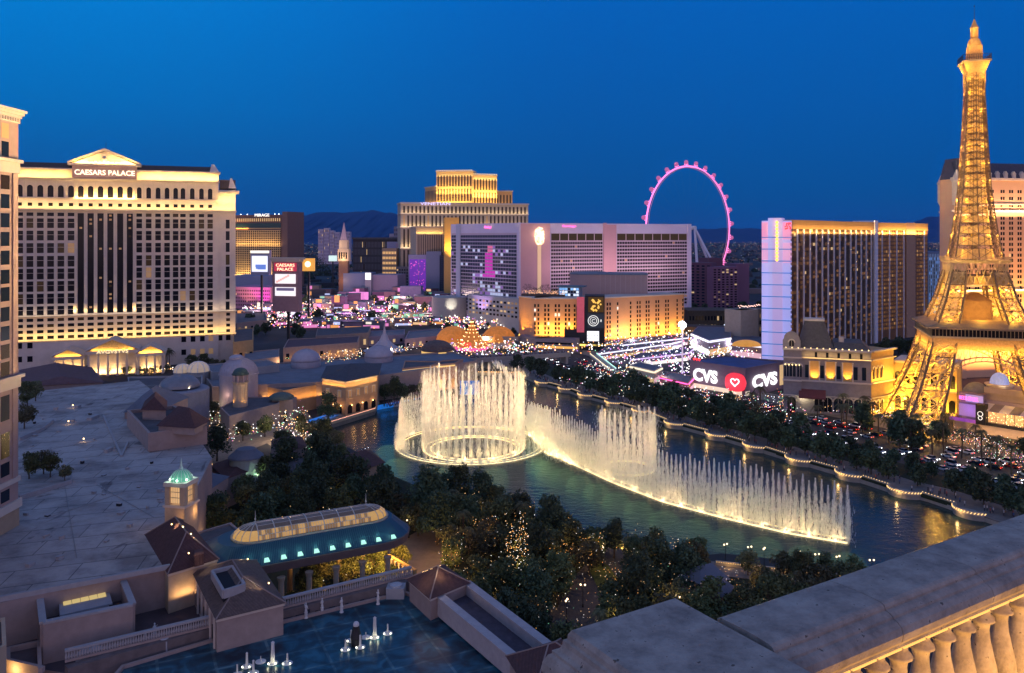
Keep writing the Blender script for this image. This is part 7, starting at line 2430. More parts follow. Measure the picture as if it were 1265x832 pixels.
# ================================================================== PHARMACY WITH RED HEART BADGE
def build_pharmacy():
 z = 13.0
 cs = [(852,446.5),(921,456.5),(968,448),(896,441)]
 t,q = block('pharmacy','flat roofed pharmacy with huge white letters and a red heart badge on its corner','shop',cs,z,mat('violet_grey_cladding',(.20,.15,.19),.8,var=.1,scale=.2),0,mat('deep_blue_roof',(.045,.07,.2),.6,var=.25,scale=.1),.5)
 fl_,fr_ = Face(q[0],q[1]),Face(q[1],q[2])
 wl_m = glow('letter_white',(1,1,1),1.25)
 text('CVS',fl_,fl_.u(872.5),3.9,6.4,wl_m,t,out=.9,width=fl_.u(887) - fl_.u(857),bold=.045)
 text('CVS',fr_,fr_.u(943),3.2,6.4,wl_m,t,out=.9,width=fr_.u(958.5) - fr_.u(928),bold=.045)
 nn = (fl_.n * .8 + fr_.n * .2).normalized(); c = fl_.pt(fl_.u(908.5),0,-2.6).xy
 red = glow('badge_red',(1,.045,.08),.85)
 b = MB()
 pc = Vector((c.x,c.y)) + nn * 3.4
 fB = Face(pc - Vector((-nn.y,nn.x)) * 5,pc + Vector((-nn.y,nn.x)) * 5)
 pts = []
 for k in range(28):
  a = 2 * PI * k / 28
  x = 4.9 * math.copysign(abs(math.cos(a)) ** .7,math.cos(a)); zz = 6.3 + 4.2 * math.copysign(abs(math.sin(a)) ** .7,math.sin(a))
  pts.append((x,zz))
 n = 28
 b.add([fB.pt(5 + x,zz,1.4) for x,zz in pts] + [fB.pt(5 + x * 1.04,6.3 + (zz - 6.3) * 1.04,-2) for x,zz in pts],[tuple(range(n)),tuple(range(n,2 * n))[::-1]] + [(i,n + i,n + (i + 1) % n,(i + 1) % n) for i in range(n)])
 b.build('heart_badge',red,t)
 b = MB(); hp = []
 for k in range(40):
  a = 2 * PI * k / 40
  hp.append((.125 * 16 * math.sin(a) ** 3,.125 * (13 * math.cos(a) - 5 * math.cos(2 * a) - 2 * math.cos(3 * a) - math.cos(4 * a))))
 for i in range(40):
  a,c_ = hp[i],hp[(i + 1) % 40]; b.bar(fB.pt(5 + a[0],6.6 + a[1],1.6),fB.pt(5 + c_[0],6.6 + c_[1],1.6),.36)
 b.build('heart_outline',wl_m,t)
 b = MB(); b.fbox(fl_,.5,fl_.L - 2,.4,2.4,-.1,.2); b.fbox(fr_,0,fr_.L * .1,.4,2.4,-.1,.2); b.build('shopfront',glow('pharmacy_front',(1,.8,.6),.7,True),t)
 b = MB()
 for k in range(3): b.octa(fl_.pt(3 + k * 1.6,z + 1.5,.3),.8)
 b.build('roof_neon',neon_red,t)
 b = MB(); b.fbox(fr_,fr_.L - 3.6,fr_.L - .6,2,12,.02,.2); b.build('lit_slot',lit_warm,t)
 for f in (fl_,fr_): lamp('AREA',f.pt(f.L / 2,5,5),420,(1,.7,.8),(-f.n.x,-f.n.y,.1),(f.t.x,f.t.y,0),f.L * .8,2,parent=t,name='sign_spill')
build_pharmacy()
# ================================================================== WHITE LIT BAR QUARTER BEHIND IT
def lit_low(label,cs,z,wall,band,sign=None,bandz=.8,e=1.0,group=None):
 t,q = block('bar_building',label,'building',cs,z,wall,0,slate_roof,.3,group)
 for i in range(2):
  f = face_of(q,i,i + 1)
  b = MB(); b.fbox(f,.2,f.L - .2,z - bandz - .2,z - .2,.02,.5); b.build('light_band',band,t)
  b = MB(); b.fbox(f,.3,f.L - .3,.3,z * .42,.02,.2); b.build('shopfront',random.choice((lit_white,lit_warm,glow('shop_pinkish',(1,.6,.7),.6))),t)
 return t,q
mauve = mat('mauve_cladding',(.3,.24,.3),.7,var=.15,scale=.2)
cw = glow('cool_white_band',(.85,.88,1),1.3)
lit_low('round fronted two storey bar with white light bands and blue roof',[(854,412),(876,421),(903,417),(903,405),(862,404)],10,mauve,cw,bandz=1.2)
lit_low('white lit pavilion row with orange dome left of the lilac tower slab',[(903,424),(941,428),(941,417),(906,413)],8,mauve,cw)
lit_low('long white lit canopy roof crossing the bar quarter',[(738,437),(830,424),(842,421),(750,427)],4.5,mauve,cw,bandz=.6)
lit_low('second white lit canopy nearer the golden hotel block',[(768,426),(850,417),(850,413),(775,420)],5.5,mauve,cw,bandz=.6)
lit_low('lilac lit canopy behind the pharmacy roof',[(778,444),(850,436),(856,431),(790,437)],5,mauve,glow('lilac_band',(.8,.6,1),.9),bandz=.6)
lit_low('cream columned bar front left of the pharmacy',[(778,452),(808,459),(818,454),(790,448)],6.5,mat('cream_columns',(.55,.46,.38),.8,var=.1),glow('cream_band',(1,.85,.6),1.1))
lit_low('small rose lit bar at the foot of the globe lamp',[(815,466),(850,474),(858,466),(830,460)],5,mat('rose_bar',(.45,.22,.2),.8,var=.1),neon_pink,bandz=.4)
c = V(922,417,500); t = thing('orange_dome','glowing orange flat dome roof left of the lilac screen tower','dome',(c.x,c.y,8)); b = MB(); b.dome((c.x,c.y,8.4),9,3.5,20,5,sy=.7); b.build('shell',mat('orange_lit_dome',(.5,.25,.06),.6,var=.3,scale=.3,emit=(1,.42,.06),estr=.45),t)
c = V(843,460,445); t = thing('globe_lamp','tall white pole with a large glowing bulb cluster on top','lamp',(c.x,c.y,0)); b = MB(); b.bar((c.x,c.y,0),(c.x,c.y,25),.5); b.build('pole',mat('pole_glow_white',(.7,.65,.7),.5,var=0,emit=(1,.7,.9),estr=.4),t)  # light on the pole put in as emission of its paint
b = MB()
for k in range(40):
 a,e_ = uni(0,6.28),uni(-1.3,1.3); b.octa((c.x + 2.0 * math.cos(a) * math.cos(e_),c.y + 2.0 * math.sin(a) * math.cos(e_),27 + 2.0 * math.sin(e_)),.42)
b.build('bulb_cluster',bulb_white,t)
lamp('POINT',(c.x,c.y - 3,26),1500,(1,.9,.95),size=1.5,parent=t,name='cluster_light')
# corner hotel between maroon towers and lilac slab
f1_,f2_ = pxface(902,560,915,548),pxface(915,548,941,560)
t = slab('corner_hotel','small cream lit corner hotel with roof bulbs left of the lilac tower slab','hotel',[f1_,f2_],zat(383,552),14,mat('corner_cream',(.5,.42,.32),.8,var=.08))
W = Wins(t)
for k in range(4):
 for u in lin(0,f1_.L,4): W.add(f1_,u,6 + 4.6 * k,1.0,2.2,glass_dark,.05)
 for u in lin(0,f2_.L,7): W.add(f2_,u,6 + 4.6 * k,1.4,2.6,glass_dark if rnd() < .7 else lit_dim,.05)
W.finish(); strip(f1_,0,f1_.L,3,2,900,(1,.75,.35),t,w=.4)
b = MB()
for k in range(20): b.octa(f2_.pt(f2_.L * k / 19 - 2,zat(380,550) + uni(0,1.4),0),.45)
o = b.build('roof_bulbs',glow('rose_bulb',(1,.6,.5),2),t); o['kind'] = 'stuff'
# ================================================================== MID-DISTANCE TOWERS
def midtower(label,px0,d0,px1,d1,ytop,depth,wall,nu,nz,wm,name='tower_block',cat='tower',frac=.55,lit=.12,hfrac=.5,board=0):
 f = pxface(px0,d0,px1,d1)
 z = zat(ytop,(d0 + d1) / 2)
 t = slab(name,label,cat,[f],z,depth,wall,z0=z - board if board else 0)
 if board:
  b = MB(); b.fbox(f,f.L / 2 - .8,f.L / 2 + .8,0,z - board,-depth,-depth + 1.4); b.build('mast',metal_dark,t)
 if nu:
  W = Wins(t)
  dz = (z - 4) / nz
  for u in lin(.5,f.L - .5,nu):
   for k in range(nz):
    r = rnd(); W.add(f,u,3 + k * dz,(f.L - 1) / nu * frac,dz * hfrac,wm if r > lit else random.choice((lit_dim,glass_amber,lit_warm)),.05)
  W.finish()
 return t,f,z
mar = mat('maroon_tower_wall',(.16,.07,.10),.85,var=.06,scale=.05)
mar2 = mat('plum_tower_wall',(.24,.11,.17),.85,var=.06,scale=.05)
midtower('dark plum tower with pale window strip, left of the wheel foot',852,800,879,790,325,20,mar,4,16,glass_blue,lit=.05)
midtower('plain maroon tower behind the wheel foot',875,840,893,845,319,20,mar,0,0,None)
midtower('maroon tower with two grey window strips under the wheel',880,780,912,785,330,20,mar2,6,18,glass_dark,lit=.15)
midtower('plum tower with rounded edge, right of the wheel foot',909,800,925.5,806,326,18,mar2,0,0,None)
midtower('low dark brown block in front of the plum towers',850,640,905,640,384,30,mat('brown_low_block',(.10,.07,.05),.85,var=.2),14,2,glass_dark,lit=.5,name='low_block',cat='building')
midtower('low dark deck with lit arcade right of the golden block',846,600,902,590,405,20,mat('brown_deck',(.12,.08,.06),.85,var=.2),16,2,glass_dark,lit=.6,name='low_block',cat='building')
# left of centre
blu = mat('steel_blue_slab',(.20,.24,.36),.8,var=.05,scale=.05)
midtower('blue grey plain slab with pale edge beside the mirrored hotel end',526.5,1050,545,1050,311,14,blu,0,0,None)
midtower('very dark glass slab touching the mirrored hotel end',543,1040,557,1030,315.5,14,mat('navy_slab',(.02,.03,.06),.6,var=.05),5,18,glass_blue,lit=.02)
t,f,z = midtower('violet lit slab with coloured light dots and pale frame',504.5,1060,527,1060,315,14,mat('pale_violet_frame',(.36,.34,.5),.8,var=.05),0,0,None)
b = MB(); b.fbox(f,1.5,f.L * .55,6,z - 6,.02,.2); b.fbox(f,f.L * .58,f.L - 1,6,z - 6,.02,.2); b.build('lit_panel',mat('violet_lit_panel',(.12,.04,.3),.6,var=.3,scale=.05,emit=(.22,.04,.55),estr=.5),t)
b = MB()
for k in range(46): b.octa(f.pt(uni(2,f.L - 2),uni(8,z - 8),.4),.4)
o = b.build('light_dots',neon_pink,t); o['kind'] = 'stuff'
midtower('mauve slab with rose stripe behind the orange grid block',489,1150,506,1150,301,16,mat('mauve_slab',(.38,.28,.36),.8,var=.05),0,0,None)
t,f,z = midtower('dark hotel block with vertical window ribs and hooded roof',436,1250,497,1245,296,40,mat('dark_brown_slab',(.06,.05,.055),.7,var=.1),34,6,mat('grey_bay',(.13,.12,.14),.4,var=.1),frac=.4,lit=.10,hfrac=.75)
b = MB(); b.fbox(f,-1,f.L + 1,z,z + 3,-42,2); b.build('roof',dark_roof,t)
t,f,z = midtower('small block glowing with an orange grid of windows',472,1120,490,1118,307,14,mat('tan_grid_wall',(.4,.28,.18),.8,var=.05),9,8,glow('orange_grid_window',(1,.55,.2),.8),lit=0)
midtower('pale lilac block above the orange grid block',478,1180,495,1178,299,14,mat('lilac_block',(.34,.33,.48),.8,var=.05),0,0,None)
midtower('grey ribbed block under the mauve slab',489,1080,505,1078,330,14,mat('grey_brown_block',(.2,.17,.17),.8,var=.1),5,8,glass_dark,lit=.1)
t,f,z = midtower('wide blue grey windowless store block left of the white screen',424,1000,452,996,338,40,blu,0,0,None,name='store_block',cat='building')
t,f,z = midtower('wide mauve windowless store block right of the white screen',458,996,491,992,340,40,mat('mauve_grey_block',(.27,.23,.30),.8,var=.05),0,0,None,name='store_block',cat='building')
t,f,z = midtower('tall bright white screen tower between the two store blocks',451,985,458.5,985,337,4,mat('screen_frame',(.3,.3,.33),.6,var=0),0,0,None,name='screen_tower',cat='billboard')
b = MB(); b.fbox(f,.3,f.L - .3,24,z - .4,.02,.3); b.build('screen',glow('tall_white_screen',(1,.98,.9),1.2),t)
# bell tower
c = V(424,360,1000)
t = thing('bell_tower','tall brick bell tower with lit belfry and pointed pale spire','tower',(c.x,c.y,0))
b = MB(); b.box(c.x - 5.6,c.x + 5.6,c.y,c.y + 11,0,46); b.build('shaft',mat('brick_shaft',(.22,.13,.09),.85,var=.08),t)
b = MB(); b.box(c.x - 6.6,c.x + 6.6,c.y - 1,c.y + 12,46,61); b.build('belfry',mat('belfry_glow_stone',(.5,.38,.28),.8,var=.05,emit=(1,.6,.3),estr=.12),t)  # lamplight on the stone put in as faint emission
b = MB()
for k in range(4): b.box(c.x - 5 + 2.7 * k,c.x - 3.4 + 2.7 * k,c.y - 1.2,c.y - .9,49,57)
b.build('belfry_opening',glass_dark,t)
b = MB(); b.box(c.x - 5,c.x + 5,c.y,c.y + 10,61.1,72); b.build('attic',MATS['belfry_glow_stone'],t)
b = MB(); b.lathe((c.x,c.y + 5,72),[(6,0),(3,11),(.3,22)],4,rot=PI / 4); b.build('spire',mat('pale_spire',(.5,.38,.40),.7,var=0),t)
lamp('POINT',(c.x,c.y - 6,50),3800,(1,.65,.3),size=1,parent=t,name='belfry_lamp')
lamp('POINT',(c.x - 8,c.y - 7,66),2500,(1,.75,.5),size=1,parent=t,name='belfry_lamp')
lamp('POINT',(c.x,c.y - 8,22),2000,(1,.45,.15),size=1,parent=t,name='belfry_lamp')
# condos far behind
lil = mat('pale_lilac_condo',(.5,.42,.5),.8,var=.06,scale=.02)
for i,(a,c_,y) in enumerate(((393,400,283.5),(400,407,282),(407,413,285),(413,420,287),(426,433,286.5))):
 t,f,z = midtower('pale pinkish condominium tower, number %s of the far cluster from the left' % ('one','two','three','four','five')[i],a,2300,c_ - .4,2300,y,20,lil,4,10,mat('condo_bay',(.25,.18,.3),.6,var=0),name='condominium_tower',frac=.4,lit=.25,hfrac=.6)
 t['group'] = 'far condominium towers'
midtower('slim pale tower left of the cream arcaded hotel',481,1500,487,1500,289,16,lil,4,10,glass_dark,frac=.4)
midtower('slim grey tower touching the cream arcaded hotel',486.5,1480,496,1480,280,16,mat('grey_lilac',(.24,.22,.28),.8,var=0),5,12,glass_dark,frac=.4)
# pink lit arcaded shops behind roman tower's right end
t,f,z = midtower('magenta lit shopping block with two rows of small arches',288,860,334,850,355,40,mat('magenta_lit_wall',(.42,.2,.28),.8,var=.2,scale=.05),20,5,glass_dark,name='shopping_block',cat='building',frac=.45,lit=.05)
lamp('SPOT',f.pt(f.L * .85,6,18),40000,(1,.1,.8),(-f.n.x * .8,-f.n.y * .8,1),spot=100,size=1,parent=t,name='magenta_uplight')
lamp('SPOT',f.pt(f.L * .45,6,18),24000,(1,.45,.4),(-f.n.x * .8,-f.n.y * .8,1),spot=100,size=1,parent=t,name='rose_uplight')
midtower('blue grey roof hall behind the magenta arches',288,950,331,950,341,40,blu,0,0,None,name='hall',cat='building')
# big screen and gateway signs
t,f,z = midtower('tall billboard with white screen and blue picture before the copper hotel',309.5,720,332.5,716,309.5,4,mat('billboard_frame',(.3,.28,.38),.6,var=0),0,0,None,board=22,name='billboard',cat='billboard')
b = MB(); b.fbox(f,f.L * .08,f.L * .92,z - 19,z - 5,.05,.4); b.build('screen',glow('screen_white_lilac',(.86,.86,1),1.05),t)
b = MB()
for k in range(14): b.fbox(f,f.L * uni(.15,.75),f.L * uni(.76,.85),z - uni(13,17),z - 12.6,.4 + k * .01,.5 + k * .01)
b.build('screen_picture',glow('screen_blue_marks',(.15,.25,.7),.8),t)
b = MB(); b.fbox(f,0,f.L,z - 2.5,z - .3,.05,.5); b.build('header',glow('header_cream',(1,.9,.7),1.2),t)
t,f,z = midtower('rose gateway sign with lit cap, neon letters and two white screens',336.5,560,369,556,321,5,mat('rose_gateway',(.36,.22,.24),.8,var=.1),0,0,None,board=36,name='gateway_sign',cat='sign')
b = MB(); b.fbox(f,-2,f.L + 2,z,z + 1.4,-6,1); b.fbox(f,-.8,f.L + .8,z - 1.5,z - .01,-5.5,.6); b.build('cap',cream_trim,t)
b = MB(); b.fbox(f,1.5,f.L - 1.5,z - 8,z - 2.2,.05,.35); b.build('neon_panel',mat('neon_panel_red',(.3,.05,.06),.6,var=0,emit=(1,.06,.15),estr=.4),t)
text('CAESARS',f,f.L / 2,z - 4.8,2.0,glow('neon_letters_peach',(1,.65,.4),1.8),t,out=.5,width=f.L * .7)
text('PALACE',f,f.L / 2,z - 7.6,2.0,MATS['neon_letters_peach'],t,out=.5,width=f.L * .6)
for a,c_ in ((16.5,10),(25,19)):
 b = MB(); b.fbox(f,2.2,f.L - 2.2,z - a,z - c_,.05,.4); b.build('screen',glow('gateway_screen',(.95,.88,.9),1.0),t)
b = MB()
for k in range(12): b.fbox(f,uni(3,9),uni(9,f.L - 3),z - 21.5,z - 19.5,.42 + .01 * k,.45 + .01 * k)
b.build('screen_picture',glow('screen_dark_marks',(.25,.2,.4),.4),t)
b = MB()
for k in range(7): b.fbox(f,3 + k * 1.4,4.6 + k * 1.4,z - 16 + k * .7,z - 14.5 + k * .7,.42 + .01 * k,.5 + .01 * k)
b.build('screen_picture',glow('screen_rose_marks',(1,.5,.45),.9),t)
t,f,z = midtower('square orange glowing billboard on a mast behind the gateway sign',373.5,700,388.5,700,319.5,2,mat('amber_board',(.4,.2,.05),.6,var=.2,emit=(1,.45,.08),estr=.7),0,0,None,board=11,name='billboard',cat='billboard')
b = MB(); b.ball(f.pt(f.L * .45,z - 5,.2),2.6,10,6); b.build('bright_emblem',glow('emblem_hot',(1,.85,.5),2),t)
midtower('small white and green billboard left of the bell tower',406,1150,416,1150,316,2,mat('pale_board',(.6,.7,.68),.6,var=0,emit=(.75,1,.9),estr=.75),0,0,None,board=8,name='billboard',cat='billboard')
# pink lit fronts at the centre left
pk_ = mat('pink_lit_front',(.6,.25,.5),.7,var=.15,scale=.1,emit=(1,.28,.7),estr=.5)
midtower('stepped pink lit shopfront, left of the white screen',425,840,436,838,367,8,pk_,0,0,None,name='pink_shopfront',cat='shop')
midtower('broad pink lit shopfront below the blue grey store block',431,870,450,865,361.5,10,pk_,0,0,None,name='pink_shopfront',cat='shop')
midtower('mauve block at the foot of the bell tower',417,960,432,960,361,12,mat('mauve_foot',(.26,.18,.24),.8,var=.1),0,0,None,name='low_block',cat='building')
midtower('small pink fronted theatre with grey cube roof',494,950,520,948,354,14,mat('grey_violet_cube',(.26,.22,.32),.8,var=.1),0,0,None,name='theatre',cat='building')
# pale rounded podium left of the mirrored hotel
c = V(556,390,700); t = thing('curved_entrance','pale curved entrance drum with a bright wash of light','building',(c.x,c.y,0))
b = MB(); b.lathe((c.x,c.y + 14,0),[(17,0),(17,zat(368,700))],36); b.build('wall',mat('warm_white_drum',(.45,.42,.38),.8,var=.05),t)
lamp('SPOT',(c.x + 1,c.y - 12,14),7000,(1,.95,.8),(0,1,.35),spot=60,size=.6,parent=t,name='wash_light')
# grandstand-like low roofs on the left middle
for i,(cs,z,wm,rm) in enumerate((
  ([(350,431),(442,424),(444,416),(356,420)],8.5,stucco,mat('maroon_long_roof',(.12,.07,.08),.85,var=.1)),
  ([(390,416),(455,412),(458,404),(392,407)],10,mat('brown_portico',(.25,.2,.18),.8,var=.1),dark_roof),
  ([(446,418),(500,414),(500,408),(450,410)],6,mauve,slate_roof),
  ([(500,420),(560,414),(556,406),(505,410)],6,mauve,slate_roof),
  ([(288,424),(313,421),(313,406),(288,408)],16,mat('amber_side',(.5,.32,.14),.8,var=.1),dark_roof),
  ([(300,448),(345,442),(345,432),(303,436)],9,stucco,roof_b),
  ([(292,400),(330,396),(328,386),(292,388)],8,stucco,dark_roof))):
 t,q = block('low_building',('long rose hall with dark maroon roof and lit windows behind the left dome','brown portico building with square openings behind the maroon roofed hall','low mauve shops right of the brown portico','low violet lit shops left of the far footbridge','amber lit side building beside the cream tower foot','low flat roofed block left of the smooth left dome','small stucco block beside the lamp-lit car park')[i],'building',cs,z,wm,0,rm,.5)
 f = face_of(q,0,1)
 for u in lin(0,f.L,max(4,int(f.L / 5))):
  b = MB(); b.fbox(f,u - .9,u + .9,z * .25,z * .62,-.1,.12); b.build('window',random.choice((lit_warm,lit_dim,glass_dark,glass_blue)),t)
 if i in (0,4): strip(f,0,f.L,1,2.5,900,(1,.5,.15),t,w=.4,tilt=.5)
# lit tent with orange canvas
c = V(583,403,545)
t = thing('lit_tent','pointed orange tent glowing over pink neon at the street corner','tent',(c.x,c.y,0))
b = MB(); b.lathe((c.x,c.y,2),[(11,0),(7.5,4),(4,9),(1.0,16),(.1,18)],10); b.build('canvas',mat('orange_canvas',(.5,.2,.05),.8,var=.3,scale=.4,emit=(1,.3,.04),estr=.3),t)
b = MB(); b.lathe((c.x,c.y,0),[(11.2,0),(11.2,2)],10); b.build('pink_skirt',glow('pink_skirt',(1,.12,.4),.9),t)
b = MB()
for k in range(10):
 for j in range(8):
  a = 2 * PI * k / 10; r_,zz = [(11,2),(9.2,4),(7.5,6),(5.7,8.5),(4,11),(3,13),(2,15.5),(1,18)][j]; b.octa((c.x + r_ * math.cos(a),c.y + r_ * math.sin(a),zz + .4),.3)
b.build('string_lights',bulb_warm,t)
text('live',Face((c.x - 8,c.y - 12),(c.x + 4,c.y - 12)),5,3.6,3.4,neon_red,t,out=0)
for px in (616,560):
 c = V(px,404,560)
 t = thing('lit_canopy','rounded orange lit canopy %s' % ('against the golden hotel block' if px > 600 else 'left of the pointed orange tent'),'canopy',(c.x,c.y,0))
 b = MB(); b.dome((c.x,c.y,4),12,10,14,4); b.build('canvas',MATS['orange_canvas'],t)
 b = MB(); b.lathe((c.x,c.y,0),[(11,0),(11,4)],12); b.build('base',cream_trim,t)
# ================================================================== LAKE PROMENADE BAYS
bulb_str = glow('balustrade_light',(1,.62,.24),1.5)
stone_b = mat('promenade_stone',(.45,.38,.30),.85,var=.1,scale=1)
bays_px = [(664,474),(694,481.5),(719,489.5),(751,499),(785,509),(828,525),(879,539),(926,553),(980,570),(1042,588),(1109,611),(1188,634)]
bays = [Vector(P2(x,y,0)) for x,y in bays_px]
def shore_at(p):
 """nearest point on the east shore and its direction"""
 best = None
 for a,c_ in zip(shore,shore[1:]):
  a,c_ = Vector(a),Vector(c_)
  t = c_ - a
  k = max(0,min(1,(p - a).dot(t) / t.length_squared))
  q = a + t * k
  if best is None or (q - p).length < best[0]: best = ((q - p).length,q,t.normalized())
 return best[1],best[2]
ends = []
ordn = ['first','second','third','fourth','fifth','sixth','seventh','eighth','ninth','tenth','eleventh','twelfth','thirteenth','fourteenth','fifteenth','sixteenth','seventeenth','eighteenth','nineteenth','twentieth']
for i,p in enumerate(bays):
 q,tt = shore_at(p)
 nn = Vector((tt.y,-tt.x))       # towards the water
 if (q + nn - Vector((cen.x,cen.y))).length > (q - nn - Vector((cen.x,cen.y))).length: nn = -nn
 t = thing('viewing_bay','lit curved stone viewing bay over the lake, %s from the footbridge' % ordn[i],'viewing bay',(q.x,q.y,0),'viewing bays along the lake promenade')
 a0 = math.atan2(nn.y,nn.x)
 r_ = 5.4
 c_ = q - nn * 2.6
 half = math.acos(2.6 / r_)
 b = MB(); b.lathe((c_.x,c_.y,WZ - .4),[(r_,0),(r_,1.4),(r_ + .25,1.5),(r_ + .25,1.9)],20,a0 - half,a0 + half); b.lathe((c_.x,c_.y,.1),[(.01,.06),(r_ + .2,.06)],20,a0 - half,a0 + half); b.build('base_wall',wall_m,t)
 b = MB(); b.lathe((c_.x,c_.y,.2),[(r_ - .25,0),(r_ + .1,0),(r_ + .1,.95),(r_ - .25,.95)],20,a0 - half,a0 + half); b.build('balustrade',stone_b,t)
 b = MB()
 for k in range(15):
  a = a0 - half + 2 * half * k / 14; b.bar((c_.x + (r_ + .2) * math.cos(a),c_.y + (r_ + .2) * math.sin(a),.55),(c_.x + (r_ + .2) * math.cos(a + .07),c_.y + (r_ + .2) * math.sin(a + .07),.95),.13)
 b.build('light_string',bulb_str,t)
 lamp('POINT',(c_.x + (r_ + 1.4) * math.cos(a0),c_.y + (r_ + 1.4) * math.sin(a0),.5),190,(1,.6,.2),size=.3,parent=t,name='bay_lamp')
 ends.append((q - tt * 4.7,q + tt * 4.7,nn))
for i in range(len(ends) - 1):
 a,c_ = ends[i][1],ends[i + 1][0]
 if (c_ - a).length < 3: continue
 f = Face(a - ends[i][2] * 1.0,c_ - ends[i + 1][2] * 1.0)
 t = thing('promenade_balustrade','lit stone balustrade over clipped hedge between the %s and %s viewing bays' % (ordn[i],ordn[i + 1]),'balustrade',(a.x,a.y,0),'balustrades along the lake promenade')
 b = MB(); b.fbox(f,0,f.L,.12,1.0,-.35,0); b.build('rail_wall',stone_b,t)
 b = MB(); n = int(f.L / .9)
 for k in range(n): b.octa(f.pt(f.L * (k + .5) / n,1.15,.1),.17)
 b.build('light_string',bulb_str,t)
 b = MB(); b.fbox(f,.4,f.L - .4,-.3,.7,.3,.9); b.build('hedge',mat('hedge_dark',(.02,.03,.015),.95,var=.4,scale=2),t)
 for k in (.25,.75): lamp('POINT',f.pt(f.L * k,1.6,-1.2),26,(1,.6,.2),size=.3,parent=t,name='rail_lamp')
# far end wall of the lake
f = Face(P2(556,462,0),P2(645,463,0))
t = thing('promenade_balustrade','straight lit balustrade closing the far end of the lake','balustrade',(f.p0.x,f.p0.y,0))
b = MB(); b.fbox(f,0,f.L,.1,1.1,-.4,0); b.build('rail_wall',stone_b,t)
b = MB()
for k in range(44): b.octa(f.pt(f.L * (k + .5) / 44,1.3,.1),.3)
b.build('light_string',bulb_str,t)
# near promenade wall with double lamp posts
f = Face(P2(884,699,0),P2(1100,724,0))
t = thing('promenade_balustrade','amber lit garden balustrade along the near shore of the lake','balustrade',(f.p0.x,f.p0.y,0))
b = MB(); b.fbox(f,0,f.L,.1,1.1,-.4,0); b.build('rail_wall',stone_b,t)
b = MB()
for k in range(70): b.octa(f.pt(f.L * (k + .5) / 70,.9,.12),.10)
b.build('light_string',bulb_str,t)
for k in range(6): lamp('POINT',f.pt(f.L * (k + .5) / 6,.8,1.2),40,(1,.6,.2),size=.2,parent=t,name='rail_lamp')
def lamp_post_proto():
 s = thing('lamp_post','x','lamp post',(0,0,0))
 b = MB(); b.lathe((0,0,0),[(.22,0),(.2,.5),(.08,.7),(.06,4.2)],8); b.bar((-.45,0,4.2),(.45,0,4.2),.05); b.build('pole',metal_dark,s)
 for x in (-.45,.45):
  b = MB(); b.ball((x,0,4.5),.2,8,6); b.build('globe',glow('lamp_post_globe',(1,.74,.45),2.6),s)
 return s
lpp = lamp_post_proto()
for i,px in enumerate((896,926,944,988,1010,1036,1078)):
 g = f.pt(f.u(px),0,-1.4)
 dup(lpp,(g.x,g.y,.1),uni(0,1),1,label='twin-globe lamp post on the near lakeside path, %s from the left' % ordn[i],group='lamp posts on the near lakeside path')
for i,(px,py) in enumerate(((720,750),(838,765),(636,690),(586,665),(562,660),(700,770),(690,700),(745,700),(505,665),(443,668))):
 g = G(px,py,0)
 dup(lpp,g,uni(0,3),1,label='twin-globe lamp post half hidden among the dark garden trees',group='lamp posts among the garden trees')
 lamp('POINT',g + Vector((0,0,4.5)),60,(1,.7,.35),size=.3,name='lamp_post_light')
purge(lpp)
# ================================================================== LOW SHOPS AMONG THE BOULEVARD LIGHTS
rs = random.Random(5)
wcol = [mat('low_wall_%s' % n,c,.85,var=.12,scale=.2) for n,c in (('mauve',(.24,.17,.24)),('rose',(.36,.2,.2)),('sand',(.36,.28,.2)),('slate',(.14,.16,.22)),('plum',(.16,.08,.14)))]
shopg = [glow('low_shop_%d' % i,c,e) for i,(c,e) in enumerate((((1,.6,.3),.8),((1,.85,.7),.9),((1,.3,.65),.7),((.6,.65,1),.8),((1,.4,.12),.8),((.4,1,.7),.35)))]
lowl = [('mauve','rose','sand','slate','plum')[i] for i in range(5)]
for k in range(110):
 px,py = rs.uniform(292,560),rs.uniform(364,408)
 g = G(px,py,0)
 w,dp,h = rs.uniform(9,22),rs.uniform(8,14),rs.uniform(4,11)
 if py > 392: h = min(h,6)
 if px > 365 and rs.random() < .25 and py < 390: h += rs.uniform(3,9)
 i = rs.randrange(5)
 a = rs.uniform(-.25,.25)
 f = Face((g.x,g.y),(g.x + w * math.cos(a),g.y + w * math.sin(a)))
 t = thing('low_shop','low %s walled shop with a glowing front among the boulevard lights' % lowl[i],'shop',(g.x,g.y,0),'%s shops among the boulevard lights' % lowl[i])
 b = MB(); b.fbox(f,0,w,0,h,-dp,0); b.build('wall',wcol[i],t)
 b = MB(); b.fbox(f,-.3,w + .3,h,h + .5,-dp - .3,.5); b.build('roof',slate_roof,t)
 b = MB(); b.fbox(f,w * .08,w * .92,.6,h * rs.uniform(.35,.6),.02,.2); b.build('shopfront',rs.choice(shopg),t)
 if rs.random() < .6:
  b = MB(); u = rs.uniform(1,w * .4); b.fbox(f,u,u + rs.uniform(3,7),h * .65,h * .95 + rs.uniform(0,2),.5,.8); b.build('sign',rs.choice(shopg),t)
